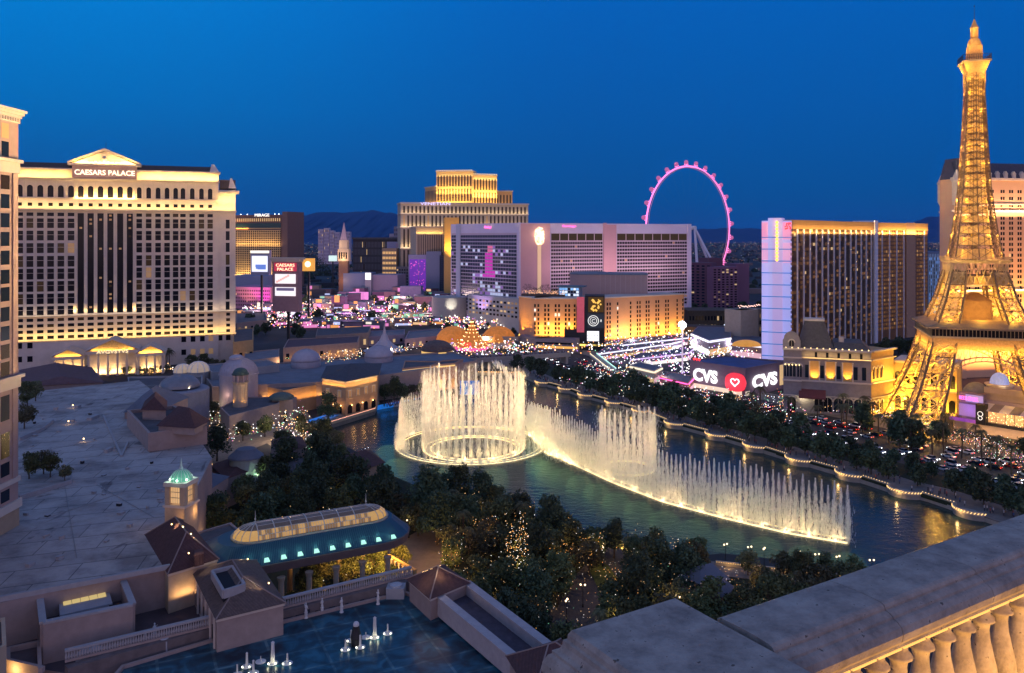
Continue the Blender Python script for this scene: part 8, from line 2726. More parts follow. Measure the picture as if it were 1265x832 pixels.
# ================================================================== TREES
def leaf_extra(m,b,n,l):
 oi = N(n,'ShaderNodeObjectInfo')
 t = N(n,'ShaderNodeTexCoord')
 nz = N(n,'ShaderNodeTexNoise'); nz.inputs['Scale'].default_value = .7; nz.inputs['Detail'].default_value = 4
 l.new(t.outputs['Object'],nz.inputs['Vector'])
 base = b.inputs['Base Color'].default_value[:3]
 r1 = ramp(n,[(.3,tuple(c * .55 for c in base)),(.7,tuple(c * 1.5 for c in base))])
 l.new(nz.outputs['Fac'],r1.inputs[0])
 hs = N(n,'ShaderNodeHueSaturation')
 mr = N(n,'ShaderNodeMapRange'); mr.inputs['To Min'].default_value = .47; mr.inputs['To Max'].default_value = .53
 l.new(oi.outputs['Random'],mr.inputs['Value']); l.new(mr.outputs[0],hs.inputs['Hue'])
 mv = N(n,'ShaderNodeMapRange'); mv.inputs['To Min'].default_value = .65; mv.inputs['To Max'].default_value = 1.3
 l.new(oi.outputs['Random'],mv.inputs['Value']); l.new(mv.outputs[0],hs.inputs['Value'])
 l.new(r1.outputs[0],hs.inputs['Color'])
 l.new(hs.outputs[0],b.inputs['Base Color'])
leaf_a = mat('foliage_dark',(.09,.105,.044),.7,var=0,spec=.2,extra=leaf_extra)
leaf_b = mat('foliage_olive',(.13,.13,.062),.7,var=0,spec=.2,extra=leaf_extra)
leaf_c = mat('foliage_pine',(.06,.085,.045),.7,var=0,spec=.2,extra=leaf_extra)
bark = mat('bark',(.09,.065,.045),.9,var=.2,scale=2)
def crown_tree(name,seed,h,cw,cb,nc,nl,leaf,ls,pine=False):
 """crown between heights cb..h, half-width cw; nc clumps of nl leaves"""
 r_ = random.Random(seed)
 t = thing(name,'x','tree',(0,0,0))
 b = MB(); top = cb + (h - cb) * .55
 b.bar((0,0,-.2),(r_.uniform(-.3,.3),r_.uniform(-.3,.3),top),.26 * h / 9,.10 * h / 9,7)
 cl = []
 for k in range(nc):
  a = r_.uniform(0,2 * PI); e = r_.random() ** .6; v = r_.random()
  wv = math.sin(PI * (.12 + .80 * v)) ** .7 if not pine else (1 - .55 * v)
  c = Vector((cw * wv * e * math.cos(a) * .85,cw * wv * e * math.sin(a) * .85,cb + (h - cb) * (.08 + .84 * v)))
  cl.append((c,cw * r_.uniform(.24,.46)))
  if k % 2 == 0: b.bar((0,0,cb * .8 + v * (top - cb * .8) * .7),c,.09 * h / 9,.03,5)
 b.build('trunk',bark,t)
 b = MB()
 for c,rr_ in cl:
  for i in range(nl):
   d = Vector((r_.gauss(0,1),r_.gauss(0,1),r_.gauss(0,.8))).normalized() * rr_ * (.45 + .6 * r_.random() ** .6)
   p = c + d
   n1 = Vector((r_.gauss(0,1),r_.gauss(0,1),r_.gauss(0,1))).normalized()
   n2 = n1.cross(Vector((r_.gauss(0,1),r_.gauss(0,1),r_.gauss(0,1)))).normalized()
   s = ls * r_.uniform(.5,1.2)
   b.add([p - n1 * s,p + n2 * s * .55,p + n1 * s,p - n2 * s * .55],[(0,1,2,3)])
 b.build('crown',leaf,t)
 return t
def palm_proto(seed,h,leaf,fr=18,fl=2.9):
 r_ = random.Random(seed)
 t = thing('palm_tree','x','palm tree',(0,0,0))
 b = MB(); x = 0
 pts = [Vector((.25 * math.sin(i * .4),0,h * i / 6)) for i in range(7)]
 for a,c in zip(pts,pts[1:]): b.bar(a,c,.26,.22,7)
 b.build('trunk',bark,t)
 top = pts[-1]
 b = MB()
 for k in range(fr):
  a = 2 * PI * k / fr + r_.uniform(-.15,.15); up = r_.uniform(-.2,1.0)
  prev = top
  for j in range(1,9):
   s = j / 8
   p = top + Vector((math.cos(a) * fl * s,math.sin(a) * fl * s,fl * (up * s - (1.1 + .3 * up) * s * s)))
   d = (p - prev).normalized(); side = d.cross(Vector((0,0,1))).normalized()
   w = .75 * math.sin(PI * (.12 + .85 * s))
   for sg in (-1,1):
    for q in (0,.5):
     o = prev.lerp(p,q)
     b.add([o,o + d * .14,o + d * .35 + side * sg * w + Vector((0,0,-.22)),o + d * .28 + side * sg * w * .9 + Vector((0,0,-.25))],[(0,1,2,3)])
   b.bar(prev,p,.035,.03,3)
   prev = p
 b.build('crown',leaf,t)
 return t
BR = [crown_tree('leafy_tree',100 + k,9.5 + (k % 3) * .8,4.0 + .3 * (k % 2),2.6,22,95,(leaf_a,leaf_b)[k % 2],.42) for k in range(5)]
PN = [crown_tree('pine_tree',200 + k,12.5,5.2,3.2,30,110,leaf_c,.45,True) for k in range(3)]
SM = [crown_tree('small_tree',300 + k,5.2,2.3,1.4,12,80,(leaf_b,leaf_a)[k % 2],.30) for k in range(3)]
PL = [palm_proto(400 + k,8.5 + k,leaf_b) for k in range(2)]
CYP = [crown_tree('cypress_tree',600 + k,8.5,1.35,.5,20,80,leaf_c,.32) for k in range(2)]
FAR = [crown_tree('street_tree',500 + k,10.5,5.0,2.2,22,60,leaf_c,.75) for k in range(3)]
protos = CYP + BR + PN + SM + PL + FAR
rt = random.Random(77)
def inpoly(x,y,poly):
 c = False
 for i in range(len(poly)):
  (x1,y1),(x2,y2) = poly[i],poly[i - 1]
  if (y1 > y) != (y2 > y) and x < (x2 - x1) * (y - y1) / (y2 - y1) + x1: c = not c
 return c
placed = []
def scatter(poly,n,pool,label,group,mind,smin=.8,smax=1.2,z=0,avoid=()):
 """poly: corners of the planted ground as seen"""
 gp = [P2(x,y,z) for x,y in poly]
 x0,x1 = min(p[0] for p in gp),max(p[0] for p in gp); y0,y1 = min(p[1] for p in gp),max(p[1] for p in gp)
 k = tries = 0
 while k < n and tries < n * 60:
  tries += 1
  x,y = rt.uniform(x0,x1),rt.uniform(y0,y1)
  if not inpoly(x,y,gp): continue
  if any(inpoly(x,y,a) for a in avoid): continue
  if any((x - a) ** 2 + (y - c) ** 2 < mind ** 2 for a,c in placed): continue
  placed.append((x,y)); k += 1
  dup(rt.choice(pool),(x,y,z),rt.uniform(0,6.28),rt.uniform(smin,smax),label=label,group=group)
def tree_at(px,py,pool,label,s=1.0,group=None,z=0,cat=None):
 g = G(px,py,z); placed.append((g.x,g.y))
 o = dup(rt.choice(pool),(g.x,g.y,z),rt.uniform(0,6.28),s,label=label,group=group)
 return o
drive_poly = gl([(670,832),(692,752),(712,735),(735,700),(765,690),(790,735),(745,770),(735,832)])
house_poly = [P2(x,y,0) for x,y in ((850,728),(900,748),(920,730),(870,710))]
can_poly = [P2(x,y,0) for x,y in ((250,735),(300,690),(500,655),(560,690),(540,740),(330,790))]
# individually recognisable big trees (feet as seen on the ground)
for px,py,s,lab in ((268,570,.95,'rounded dark tree beside the maroon court on the pale roof'),(262,520,.8,'bushy dark tree in front of the shallow grey dome'),(300,545,.75,'dark tree between the domes and the green lit pavilion'),(327,540,.8,'tall dark tree right of the string lit square'),(355,600,1.15,'broad dark tree above the green lit pavilion, left of the pine mass'),(395,590,1.1,'tall dark tree behind the near lake pavilion'),(425,625,1.1,'spreading dark tree in front of the near lake pavilion roof'),(445,540,.0,''),(470,660,1.1,'dark tree right above the glass vault tip'),(528,655,1.25,'large round dark tree right of the glass vault, overlapping the ring fountain'),(405,520,.9,'dark tree at the left corner of the orange restaurant'),(388,545,.8,'dark tree over the blue quay strip'),(487,499,.95,'dark tree right of the orange restaurant')):
 if s: tree_at(px,py,PN if s > .85 else BR,lab,s)
for px,py,s in ((475,495,.75),(497,496,.8),(508,494,.7),(520,490,.65),(505,470,.6),(512,462,.6),(480,470,.8),(430,512,.5),(443,510,.5),(415,515,.5)):
 tree_at(px,py,BR,'dark leafy tree on the far shore right of the orange restaurant',s,'trees on the far shore by the restaurant')
scatter([(260,665),(300,625),(360,585),(420,605),(480,628),(500,655),(400,655),(300,690)],26,BR + PN,'dark tree in the dense grove behind the glass vault','grove behind the glass vault',4.6,.75,1.05,avoid=[can_poly])
scatter([(330,560),(350,530),(395,520),(440,560),(430,590),(360,590)],9,BR,'dark tree in the clump by the lamp lit court','trees by the lamp lit court',5.5,.6,.9)
scatter([(500,640),(560,620),(640,650),(720,680),(800,700),(870,712),(850,760),(770,800),(690,832),(650,830),(600,780),(545,730),(505,690)],118,BR + BR + PN + SM + PL + CYP,'dark tree in the dense lamp-dotted garden between hotel and lake','trees of the dense lakeside garden',4.3,.62,1.02,avoid=[drive_poly,can_poly,house_poly])
scatter([(640,815),(690,790),(740,780),(800,760),(850,760),(900,745),(980,725),(1080,735),(1000,800),(860,832),(700,900)],56,BR + SM + CYP + PL[:1],'dark tree of the near garden slope behind the stone balustrade','trees behind the stone balustrade',4.2,.6,.95,avoid=[drive_poly,house_poly])
for i,px in enumerate((560,585,612,700,722,742,808,838,862)):
 tree_at(px,643 + (px - 560) * .205,SM + BR,'small pale olive tree in the row on the near lake edge',.75,'small trees on the near lake edge')
for i,px in enumerate((848,866,924,968,984,1018,1055)):
 tree_at(px,706 + (px - 848) * .07,SM,'small round street tree on the near lakeside path, %s from the left' % ordn[i],1.12)
scatter([(350,790),(380,740),(470,712),(500,720),(490,745),(420,790)],13,BR,'dark tree in the lit garden pocket under the glass vault','trees in the garden pocket under the vault',4.2,.6,.85)
# tubs and trees at the hotel wing
for i,(px,py,s) in enumerate(((34,505,.8),(44,496,.7),(30,530,.8),(36,592,.62),(54,586,.62),(62,590,.55),(80,594,.4),(42,575,.5))):
 g = G(px,py,ZR); dup(rt.choice(SM + BR),(g.x,g.y,ZR),rt.uniform(0,6),s,label='dark planter tree beside the rose hotel wing at the left',group='planter trees beside the hotel wing')
t = thing('planter_wall','curved pale planter wall around trees beside the rose hotel wing','planter',(*P2(50,600,ZR),ZR))
b = MB()
for a,c_ in (((24,618),(62,606)),((62,606),(88,598)),((88,598),(88,590)),((24,545),(52,533)),((52,533),(66,522))): coping(b,P2(*a,ZR),P2(*c_,ZR),ZR + .02,.4,1.0)
b.build('wall',trim_lt,t)
# topiary at the roman entrance
for px,lab in ((56,'fairy lit palm group left of the temple fronts'),(206,'fairy lit palm group right of the temple fronts')):
 for k in range(3):
  tree_at(px + (k - 1) * 3,457,PL,lab,1.25,lab)
for k in range(16):
 tree_at(108 + k * 6.5,461 + rt.uniform(-2,3),SM,'small dark bush in the forecourt of the temple fronts',.8,'bushes of the temple forecourt')
for k in range(10):
 tree_at(232 + k * 5,457 - rt.uniform(0,6),SM + BR[:1],'dark tree along the cream tower foot behind the ribbed dome',.8,'trees at the cream tower foot')
# promenade trees: big dark crowns between lake and boulevard
line1 = offs(shore_ext,8.0)
line2 = offs(shore_ext,20)
def row(line,step,y_lo,y_hi,pool,label,group,s0,s1,jit=1.2,skipf=0.0):
 pts = [Vector(p) for p in line]
 for a,c in zip(pts,pts[1:]):
  L = (c - a).length
  k = rt.uniform(0,step)
  while k < L:
   p = a.lerp(c,k / L)
   k += step * rt.uniform(.75,1.25)
   if not (y_lo < p.y < y_hi) or rt.random() < skipf: continue
   dup(rt.choice(pool),(p.x + rt.uniform(-jit,jit),p.y + rt.uniform(-jit,jit),.1),rt.uniform(0,6.28),rt.uniform(s0,s1),label=label,group=group)
row(line1,8.0,292,425,FAR,'big dark street tree in the belt between lake promenade and boulevard','tree belt along the lake promenade',.72,1.05)
row(line2,9.0,292,400,FAR + BR[:2],'big dark street tree in the belt between lake promenade and boulevard','tree belt along the lake promenade',.75,1.1)
row(line1,7.0,205,292,FAR,'mid-sized dark street tree in the near part of the belt along the lake promenade','near part of the tree belt',.58,.8)
row(line2,10.0,205,292,FAR,'mid-sized dark street tree in the near part of the belt along the lake promenade','near part of the tree belt',.5,.66)
row(offs(shore_ext,44.5),17,225,350,PL,'dark palm on the boulevard median','palms on the boulevard median',.95,1.2,.6)
row(offs(shore_ext,66),13,225,335,PL + BR[:1],'palm or street tree on the far boulevard pavement','trees on the far boulevard pavement',.8,1.15,.8)
for i,(px,py) in enumerate(((1250,588),(1213,572),(1188,566),(1232,580),(1130,545),(1166,560))):
 g = G(px,py,0)
 dup(PL[i % 2],(g.x,g.y,0),rt.uniform(0,6),1.1,label='uplit palm before the club terrace, %s of its row' % ordn[i])
 if i in (0,3,4): lamp('POINT',(g.x - 2.5,g.y - 3,6.0),170 if i == 0 else 80,(.7,1,.5),size=.3,name='palm_uplight')
for px,py,s in ((1098,548,1.0),(1112,552,1.1),(1126,556,1.0),(1140,556,.9),(1152,562,1.0),(1085,541,1.0),(1066,534,1.0),(1040,527,1.0),(1160,548,.8)):
 g = G(px,py,0); dup(rt.choice(FAR + PL),(g.x,g.y,0),rt.uniform(0,6),s,label='dark tree or palm before the feet of the lattice tower',group='trees before the lattice tower')
# trees near bridge and hotel podiums
for px,py,s in ((640,458,.8),(655,462,.9),(668,466,.9),(650,452,.7),(566,455,.6),(575,450,.5),(558,462,.6),(1095,440,1.0),(1110,438,1.0),(1125,440,.9),(1085,446,.9),(328,414,.9),(318,416,.8),(372,420,.9),(366,416,.9)):
 g = G(px,py,0); dup(rt.choice(FAR),(g.x,g.y,0),rt.uniform(0,6),s,label='dark tree %s' % ('by the footbridge end' if 540 < px < 680 else ('behind the palace front under the bronze hotel' if px > 900 else 'between the car park and the maroon roofed hall')),group='trees ' + ('by the footbridge' if 540 < px < 680 else ('under the bronze hotel' if px > 900 else 'by the car park')))
scatter([(300,408),(540,398),(560,372),(470,372),(330,378)],44,FAR,'dark street tree among the bright boulevard lights','trees among the boulevard lights',9,.6,1.1)
scatter([(540,392),(640,405),(640,418),(545,412)],8,FAR,'dark tree before the mirrored hotel podium','trees before the mirrored hotel',8,.5,.8)
scatter([(850,402),(940,400),(940,388),(860,388)],8,FAR,'dark tree in front of the plum towers','trees before the plum towers',9,.9,1.4)
b_ = V(345,330,1500)
for i,(px,d,r_) in enumerate(((330,1250,26),(362,1350,34),(388,1400,30),(350,1500,40))):
 c = V(px,345,d); b = MB()
 rs2 = random.Random(i)
 for k in range(1400):
  a,e = rs2.uniform(0,6.28),rs2.random() ** .5
  p = Vector((c.x + r_ * e * math.cos(a),d + r_ * .4 * math.sin(a) * e,8 + 38 * rs2.random() * (1 - e * e * .8))); s = rs2.uniform(1.2,2.6)
  q = rs2.uniform(0,6.28); b.add([p,p + Vector((s * math.cos(q),s * math.sin(q),.4 * s)),p + Vector((0,.3 * s,s))],[(0,1,2)])
 o = b.build('wooded_mound',leaf_c); tag(o,kind='stuff')
for p in protos: purge(p)
# ================================================================== VEHICLES
def car_proto(name,col,van=False):
 t = thing(name,'x','car',(0,0,0))
 m = mat('car_paint_' + col[0],col[1],.25,.3,var=0,spec=.6)
 b = MB()
 H = .78 if not van else .95
 sec = [(-2.25,.35,.72),(-2.1,.28,.86),(-1.2,.25,.9),(1.0,.25,.92),(1.9,.28,.88),(2.2,.36,.7)]
 vs_ = []
 for y,z0,z1 in sec:
  w = .88 if abs(y) < 2 else .76
  vs_ += [(-w,y,z0),(w,y,z0),(w,y,z1),(-w,y,z1)]
 fs = [(0,1,2,3),tuple(4 * 5 + i for i in (3,2,1,0))]
 for s in range(5):
  for i in range(4):
   j = (i + 1) % 4; fs.append((4 * s + i,4 * s + 4 + i,4 * s + 4 + j,4 * s + j))
 b.add(vs_,fs)
 top = 1.42 if not van else 1.9
 yb,yf = (-1.95,1.1) if van else (-1.6,1.0)
 b.prism([(-.62,yb + .5),(.62,yb + .5),(.62,yf - .6),(-.62,yf - .6)],top - .04,top)
 b.build('body',m,t)
 b = MB(); b.prism([(-.8,yb),(.8,yb),(.8,yf),(-.8,yf)],.9,top - .04,[(-.64,yb + .45),(.64,yb + .45),(.64,yf - .55),(-.64,yf - .55)]); b.build('windows_band',glass_dark,t)
 for x in (-.86,.86):
  for y in (-1.35,1.35):
   b = MB(); b.bar((x - .1,y,.33),(x + .1,y,.33),.33,n=10); b.build('wheel',mat('tyre_black',(.02,.02,.02),.9,var=0),t)
 for x in (-.6,.6):
  b = MB(); b.box(x - .17,x + .17,2.12,2.26,.56,.74); b.build('headlight',glow('headlight',(.95,.97,1),9),t)
  b = MB(); b.box(x - .17,x + .17,-2.3,-2.14,.6,.76); b.build('taillight',glow('taillight',(1,.04,.02),3),t)
 return t
CP = [car_proto('parked_car' if i > 9 else 'car',c,v) for i,(c,v) in enumerate(((('white',(.75,.75,.75)),0),(('silver',(.4,.42,.45)),0),(('black',(.02,.02,.025)),0),(('white',(.75,.75,.75)),1),(('red',(.35,.03,.03)),0),(('blue',(.04,.07,.2)),0)))]
cname = ['white car','silver car','black car','white van','red car','dark blue car']
taken = []
def cars_on(line,lanes,y_lo,y_hi,prob,lab,grp):
 for lane,sg in lanes:
  pts = [Vector(p) for p in offs(line,lane)]
  for a,c in zip(pts,pts[1:]):
   L = (c - a).length; k = rt.uniform(0,6)
   tt = (c - a).normalized()
   while k < L:
    p = a.lerp(c,k / L); k += rt.uniform(6.5,11)
    if not (y_lo < p.y < y_hi) or rt.random() > prob: continue
    ci = rt.choice((0,0,1,1,2,3,3,4,5))
    ang = math.atan2(tt.y,tt.x) - PI / 2 + (0 if sg > 0 else PI)
    dup(CP[ci],(p.x,p.y,.015),ang,1,label='%s %s' % (cname[ci],lab),group=cname[ci] + 's ' + grp)
cars_on(shore_ext,((32,1),(36,1),(40,1),(47.5,-1),(53,-1),(58,-1)),225,360,.82,'in the evening traffic on the boulevard beside the tree belt','on the boulevard')
cars_on(shore_ext,((32,1),(36,1),(47.5,-1),(53,-1)),360,560,.6,'in the distant traffic near the footbridge','near the footbridge')
for i,(px,py,a) in enumerate(((478,703,.5),(462,712,.3),(445,722,.9),(478,722,.6),(455,738,.4))):
 g = G(px,py,0); ci = (1,0,1,4,2)[i]
 dup(CP[ci],(g.x,g.y,.03),a,1,label='%s waiting on the amber lit hotel drive, %s from the canopy' % (cname[ci],ordn[i]))
# rows in the far car park (white roofs and lamps)
cpk = MB()
for k in range(10):
 for j in range(5):
  p = G(302 + k * 7 + j * 1.5,392 + j * 3.2,0)
  if rt.random() < .8: dup(CP[rt.choice((0,1,3))],(p.x,p.y,.02),1.2,1,label='pale car parked in the bright car park behind the cream tower',group='cars in the far car park')
for p in CP: purge(p)
# ================================================================== CROWDS, LAMPS, LIGHTS (what nobody could count)
person_m = [mat('crowd_dark',(.05,.045,.06),.9,var=0),mat('crowd_blue',(.08,.12,.25),.9,var=0),mat('crowd_pale',(.5,.45,.42),.9,var=0),mat('crowd_red',(.3,.08,.08),.9,var=0),mat('crowd_skin',(.35,.22,.16),.8,var=0)]
def crowd(pts,name='crowd'):
 b = MB()
 for p in pts:
  s = rt.uniform(.92,1.08); c = rt.randrange(4)
  x,y,z = p
  a = rt.uniform(0,6.28); st = rt.uniform(0,.16)
  dx,dy = math.cos(a) * .12,math.sin(a) * .12
  b.cur = 0
  b.bar((x + dx + st * dy * 3,y + dy,z),(x + dx * .8,y + dy * .8,z + .85 * s),.08,.11,5)
  b.bar((x - dx,y - dy + st,z),(x - dx * .8,y - dy * .8,z + .85 * s),.08,.11,5)
  b.cur = c
  b.lathe((x,y,z + .8 * s),[(.17,0),(.16,.25),(.23,.55),(.07,.68)],6)
  b.cur = 4
  b.ball((x,y,z + 1.6 * s),.12,6,4,.14)
 o = b.build(name,person_m); tag(o,kind='stuff')
pp = []
for k in range(330):
 q = fb.pt(uni(.5,fb.L - .5),bz - .2,-uni(.6,8.4)); pp.append((q.x,q.y,q.z))
for lane,n_ in ((offs(shore_ext,4),130),(offs(shore_ext,7),90),(offs(shore_ext,73),160)):
 pts = along([Vector((*p,0)) for p in lane if 190 < p[1] < 470],n=400)
 for k in range(n_):
  q = rt.choice(pts); pp.append((q.x + uni(-1.5,1.5),q.y + uni(-1.5,1.5),.12))
for k in range(120):
 t_ = rt.random(); q = G(470 + 60 * t_,505 - 12 * t_,0); pp.append((q.x + uni(-1,3),q.y + uni(1.5,6),0))
crowd(pp)
pp = []
for k in range(260):
 q = G(uni(545,720),uni(424,436),0); pp.append((q.x,q.y,0))
for k in range(110):
 q = G(uni(1160,1265),520,3.4); pp.append((q.x,q.y + uni(2,8),3.42))
crowd(pp)
LM = [glow('street_glow_warm',(1,.62,.28),2.6),glow('street_glow_white',(1,.95,.88),2.8),glow('street_glow_cool',(.75,.85,1),2.2),glow('street_glow_pink',(1,.3,.55),1.8),glow('street_glow_green',(.35,1,.55),1.3),glow('street_glow_amber',(1,.42,.1),2.4),glow('street_glow_red',(1,.08,.06),1.8),glow('street_glow_violet',(.6,.3,1),1.5)]
def lights(name,n,fn,size,wts):
 b = MB(); pool = [i for i,w in enumerate(wts) for _ in range(w)]
 for k in range(n):
  p = fn()
  b.cur = rt.choice(pool); s = size * rt.uniform(.45,1.25)
  b.octa(p,s * p[1] / 500)
 o = b.build(name,LM); tag(o,kind='stuff')
def band(px0,px1,py0,py1,z0,z1):
 def f():
  g = G(rt.uniform(px0,px1),rt.uniform(py0,py1),0); return (g.x,g.y,rt.uniform(z0,z1))
 return f
def zone(pts,z0,z1):
 x0,x1 = min(p[0] for p in pts),max(p[0] for p in pts); y0,y1 = min(p[1] for p in pts),max(p[1] for p in pts)
 def f():
  while True:
   x,y = rt.uniform(x0,x1),rt.uniform(y0,y1)
   if inpoly(x,y,pts): break
  g = G(x,y,0); return (g.x,g.y,rt.uniform(z0,z1))
 return f
lights('boulevard_lights',1500,zone([(300,410),(545,406),(565,390),(560,376),(300,378)],1,8),.38,(5,6,2,4,1,4,1,2))
lights('shopfront_lights',620,zone([(545,412),(640,408),(640,392),(560,386)],1,9),.5,(5,5,1,3,0,5,1,1))
lights('junction_lights',1000,zone([(556,448),(720,440),(860,424),(860,415),(640,424),(548,420)],1,7),.42,(4,4,3,1,1,4,1,1))
lights('bar_quarter_lights',1300,zone([(735,450),(850,478),(940,446),(940,416),(860,410),(760,425)],1.5,7),.42,(1,8,7,2,0,0,1,3))
lights('promenade_lights',1200,zone([(690,478),(720,452),(780,462),(860,486),(960,500),(1000,520),(960,540),(860,520),(760,492)],.8,4.5),.30,(4,6,4,2,3,3,1,0))
lights('boulevard_shop_lights',1000,zone([(960,506),(1080,520),(1200,560),(1265,590),(1265,560),(1180,540),(1060,505),(960,490)],.8,4.5),.24,(5,6,2,2,3,4,2,1))
lights('court_lights',900,zone([(262,560),(330,540),(395,590),(400,560),(372,505),(320,485),(255,520)],.5,5.5),.30,(6,5,1,1,2,3,0,0))
lights('arcade_roof_lights',260,zone([(345,470),(400,462),(550,446),(550,452),(400,478)],11.3,12.4),.26,(5,4,0,0,1,3,0,0))
lights('forecourt_lights',120,zone([(104,462),(215,462),(212,452),(110,452)],.6,3),.4,(6,4,1,0,1,3,0,0))
lights('car_park_lights',320,zone([(300,400),(365,396),(362,384),(300,386)],1.5,5),.5,(2,8,4,3,0,1,0,2))
lights('garden_lights',620,zone([(505,640),(560,630),(720,680),(870,712),(850,760),(690,832),(650,830),(545,730)],1,9),.17,(7,4,0,0,1,4,0,0))
lights('grove_lights',180,zone([(270,680),(360,600),(480,628),(500,655),(300,695)],1,5),.22,(6,3,0,0,0,3,0,0))
lights('garden_slope_lights',300,zone([(700,800),(740,780),(850,760),(980,725),(1060,735),(900,790),(760,832)],.6,4),.20,(7,3,0,0,1,4,0,0))
lights('glowing_garden_string',330,zone([(622,690),(650,685),(655,745),(628,752)],3,11),.24,(4,3,0,0,0,6,0,0))
for i_,(x_,y_,n_) in enumerate(((600,668,60),(762,738,110),(802,722,80),(836,704,80),(862,757,90),(692,708,90),(905,737,60),(560,700,60),(730,690,70),(585,640,50),(660,655,60))):
 lights('tree_string_lights',n_,zone([(x_ - 16,y_ + 4),(x_ + 16,y_ + 4),(x_ + 16,y_ + 22),(x_ - 16,y_ + 22)],1.5,8.5),.19,(4,3,0,0,0,7,0,0))
 g = G(x_,y_ + 14,0); lamp('POINT',(g.x,g.y,5),500,(1,.5,.14),size=1,name='garden_lamp')
lights('drive_garden_lights',150,zone([(370,770),(400,730),(475,712),(470,745)],.6,4.5),.22,(4,2,0,0,0,8,0,0))
for px,py,e in ((636,700,700),(640,735,600),(565,650,120),(600,690,160),(680,700,160),(700,660,120),(770,700,240),(800,730,200),(745,675,260),(590,740,110),(650,790,90),(860,745,180),(820,770,160),(915,740,160),(760,790,160),(540,690,160),(440,745,60),(400,755,50),(455,725,120),(340,640,60),(420,640,60),(300,660,200),(262,690,300)):
 g = G(px,py,0); lamp('POINT',(g.x,g.y,4.5),e * 2.2,(1,.58,.2),size=.4,name='garden_lamp')
for px,py,e,c in ((340,385,9000,(1,.7,.5)),(400,380,12000,(1,.55,.5)),(440,385,12000,(1,.4,.8)),(480,390,9000,(1,.75,.5)),(520,385,9000,(1,.7,.4)),(590,412,2200,(1,.55,.25)),(600,430,4000,(1,.8,.6)),(680,430,4500,(1,.65,.3)),(780,430,6000,(.85,.85,1)),(850,432,6000,(.85,.8,1)),(900,436,4000,(.9,.85,1)),(740,462,1500,(.8,1,.8)),(820,478,1800,(1,.7,.6)),(890,495,1200,(1,.85,.6)),(990,510,900,(1,.85,.5)),(1060,525,900,(1,.8,.5)),(1140,545,900,(1,.9,.8)),(1200,565,800,(1,.75,.5)),(300,530,4500,(1,.7,.4)),(350,545,4500,(1,.75,.45)),(330,500,4500,(1,.6,.3)),(380,495,1800,(1,.55,.25)),(380,432,2500,(1,.65,.35)),(430,434,2500,(1,.6,.3)),(480,436,2500,(1,.65,.4)),(525,432,2500,(1,.6,.35)),(350,462,1800,(1,.6,.3)),(450,460,1800,(1,.65,.4)),(420,470,900,(1,.7,.4)),(150,455,700,(1,.75,.4))):  # street lighting, plus warm points added to lighten the dark arcade roofs
 g = G(px,py,0); lamp('POINT',(g.x,g.y - 2,6.5),e * (2.2 if e > 6000 else .9),c,size=.8,name='street_and_fill_light')
for px,py,e,c in ((380,388,30000,(1,.4,.7)),(410,384,30000,(1,.75,.5)),(430,395,22000,(1,.35,.8)),(455,388,30000,(.8,.6,1)),(480,396,22000,(1,.6,.4)),(505,388,26000,(1,.5,.6)),(530,396,20000,(1,.8,.6)),(350,395,22000,(1,.7,.5)),(320,390,22000,(1,.6,.7)),(440,376,40000,(1,.5,.85)),(500,378,40000,(1,.6,.8))):  # points added in mid-air to brighten the shop walls
 g = G(px,py,0); lamp('POINT',(g.x,g.y - 6,13),e,c,size=1.5,name='shop_wall_fill')
# small flood-lit gazebo house in the garden
t,q = block('garden_villa','small pale grey gabled villa roof among the dark garden trees','house',[(842,712),(868,722),(898,716),(878,704)],5.5,stucco,0)
b = MB(); b.hip(q,5.6,2.6,.8,.4); b.build('roof',slate_roof,t)
b = MB(); q2 = [P2(x,y,5.6) for x,y in ((872,728),(895,734),(905,722),(884,716))]; b.hip(q2,5.0,2.2,.5,.3); b.prism(q2,0,5.0); b.build('side_wing',slate_roof,t)
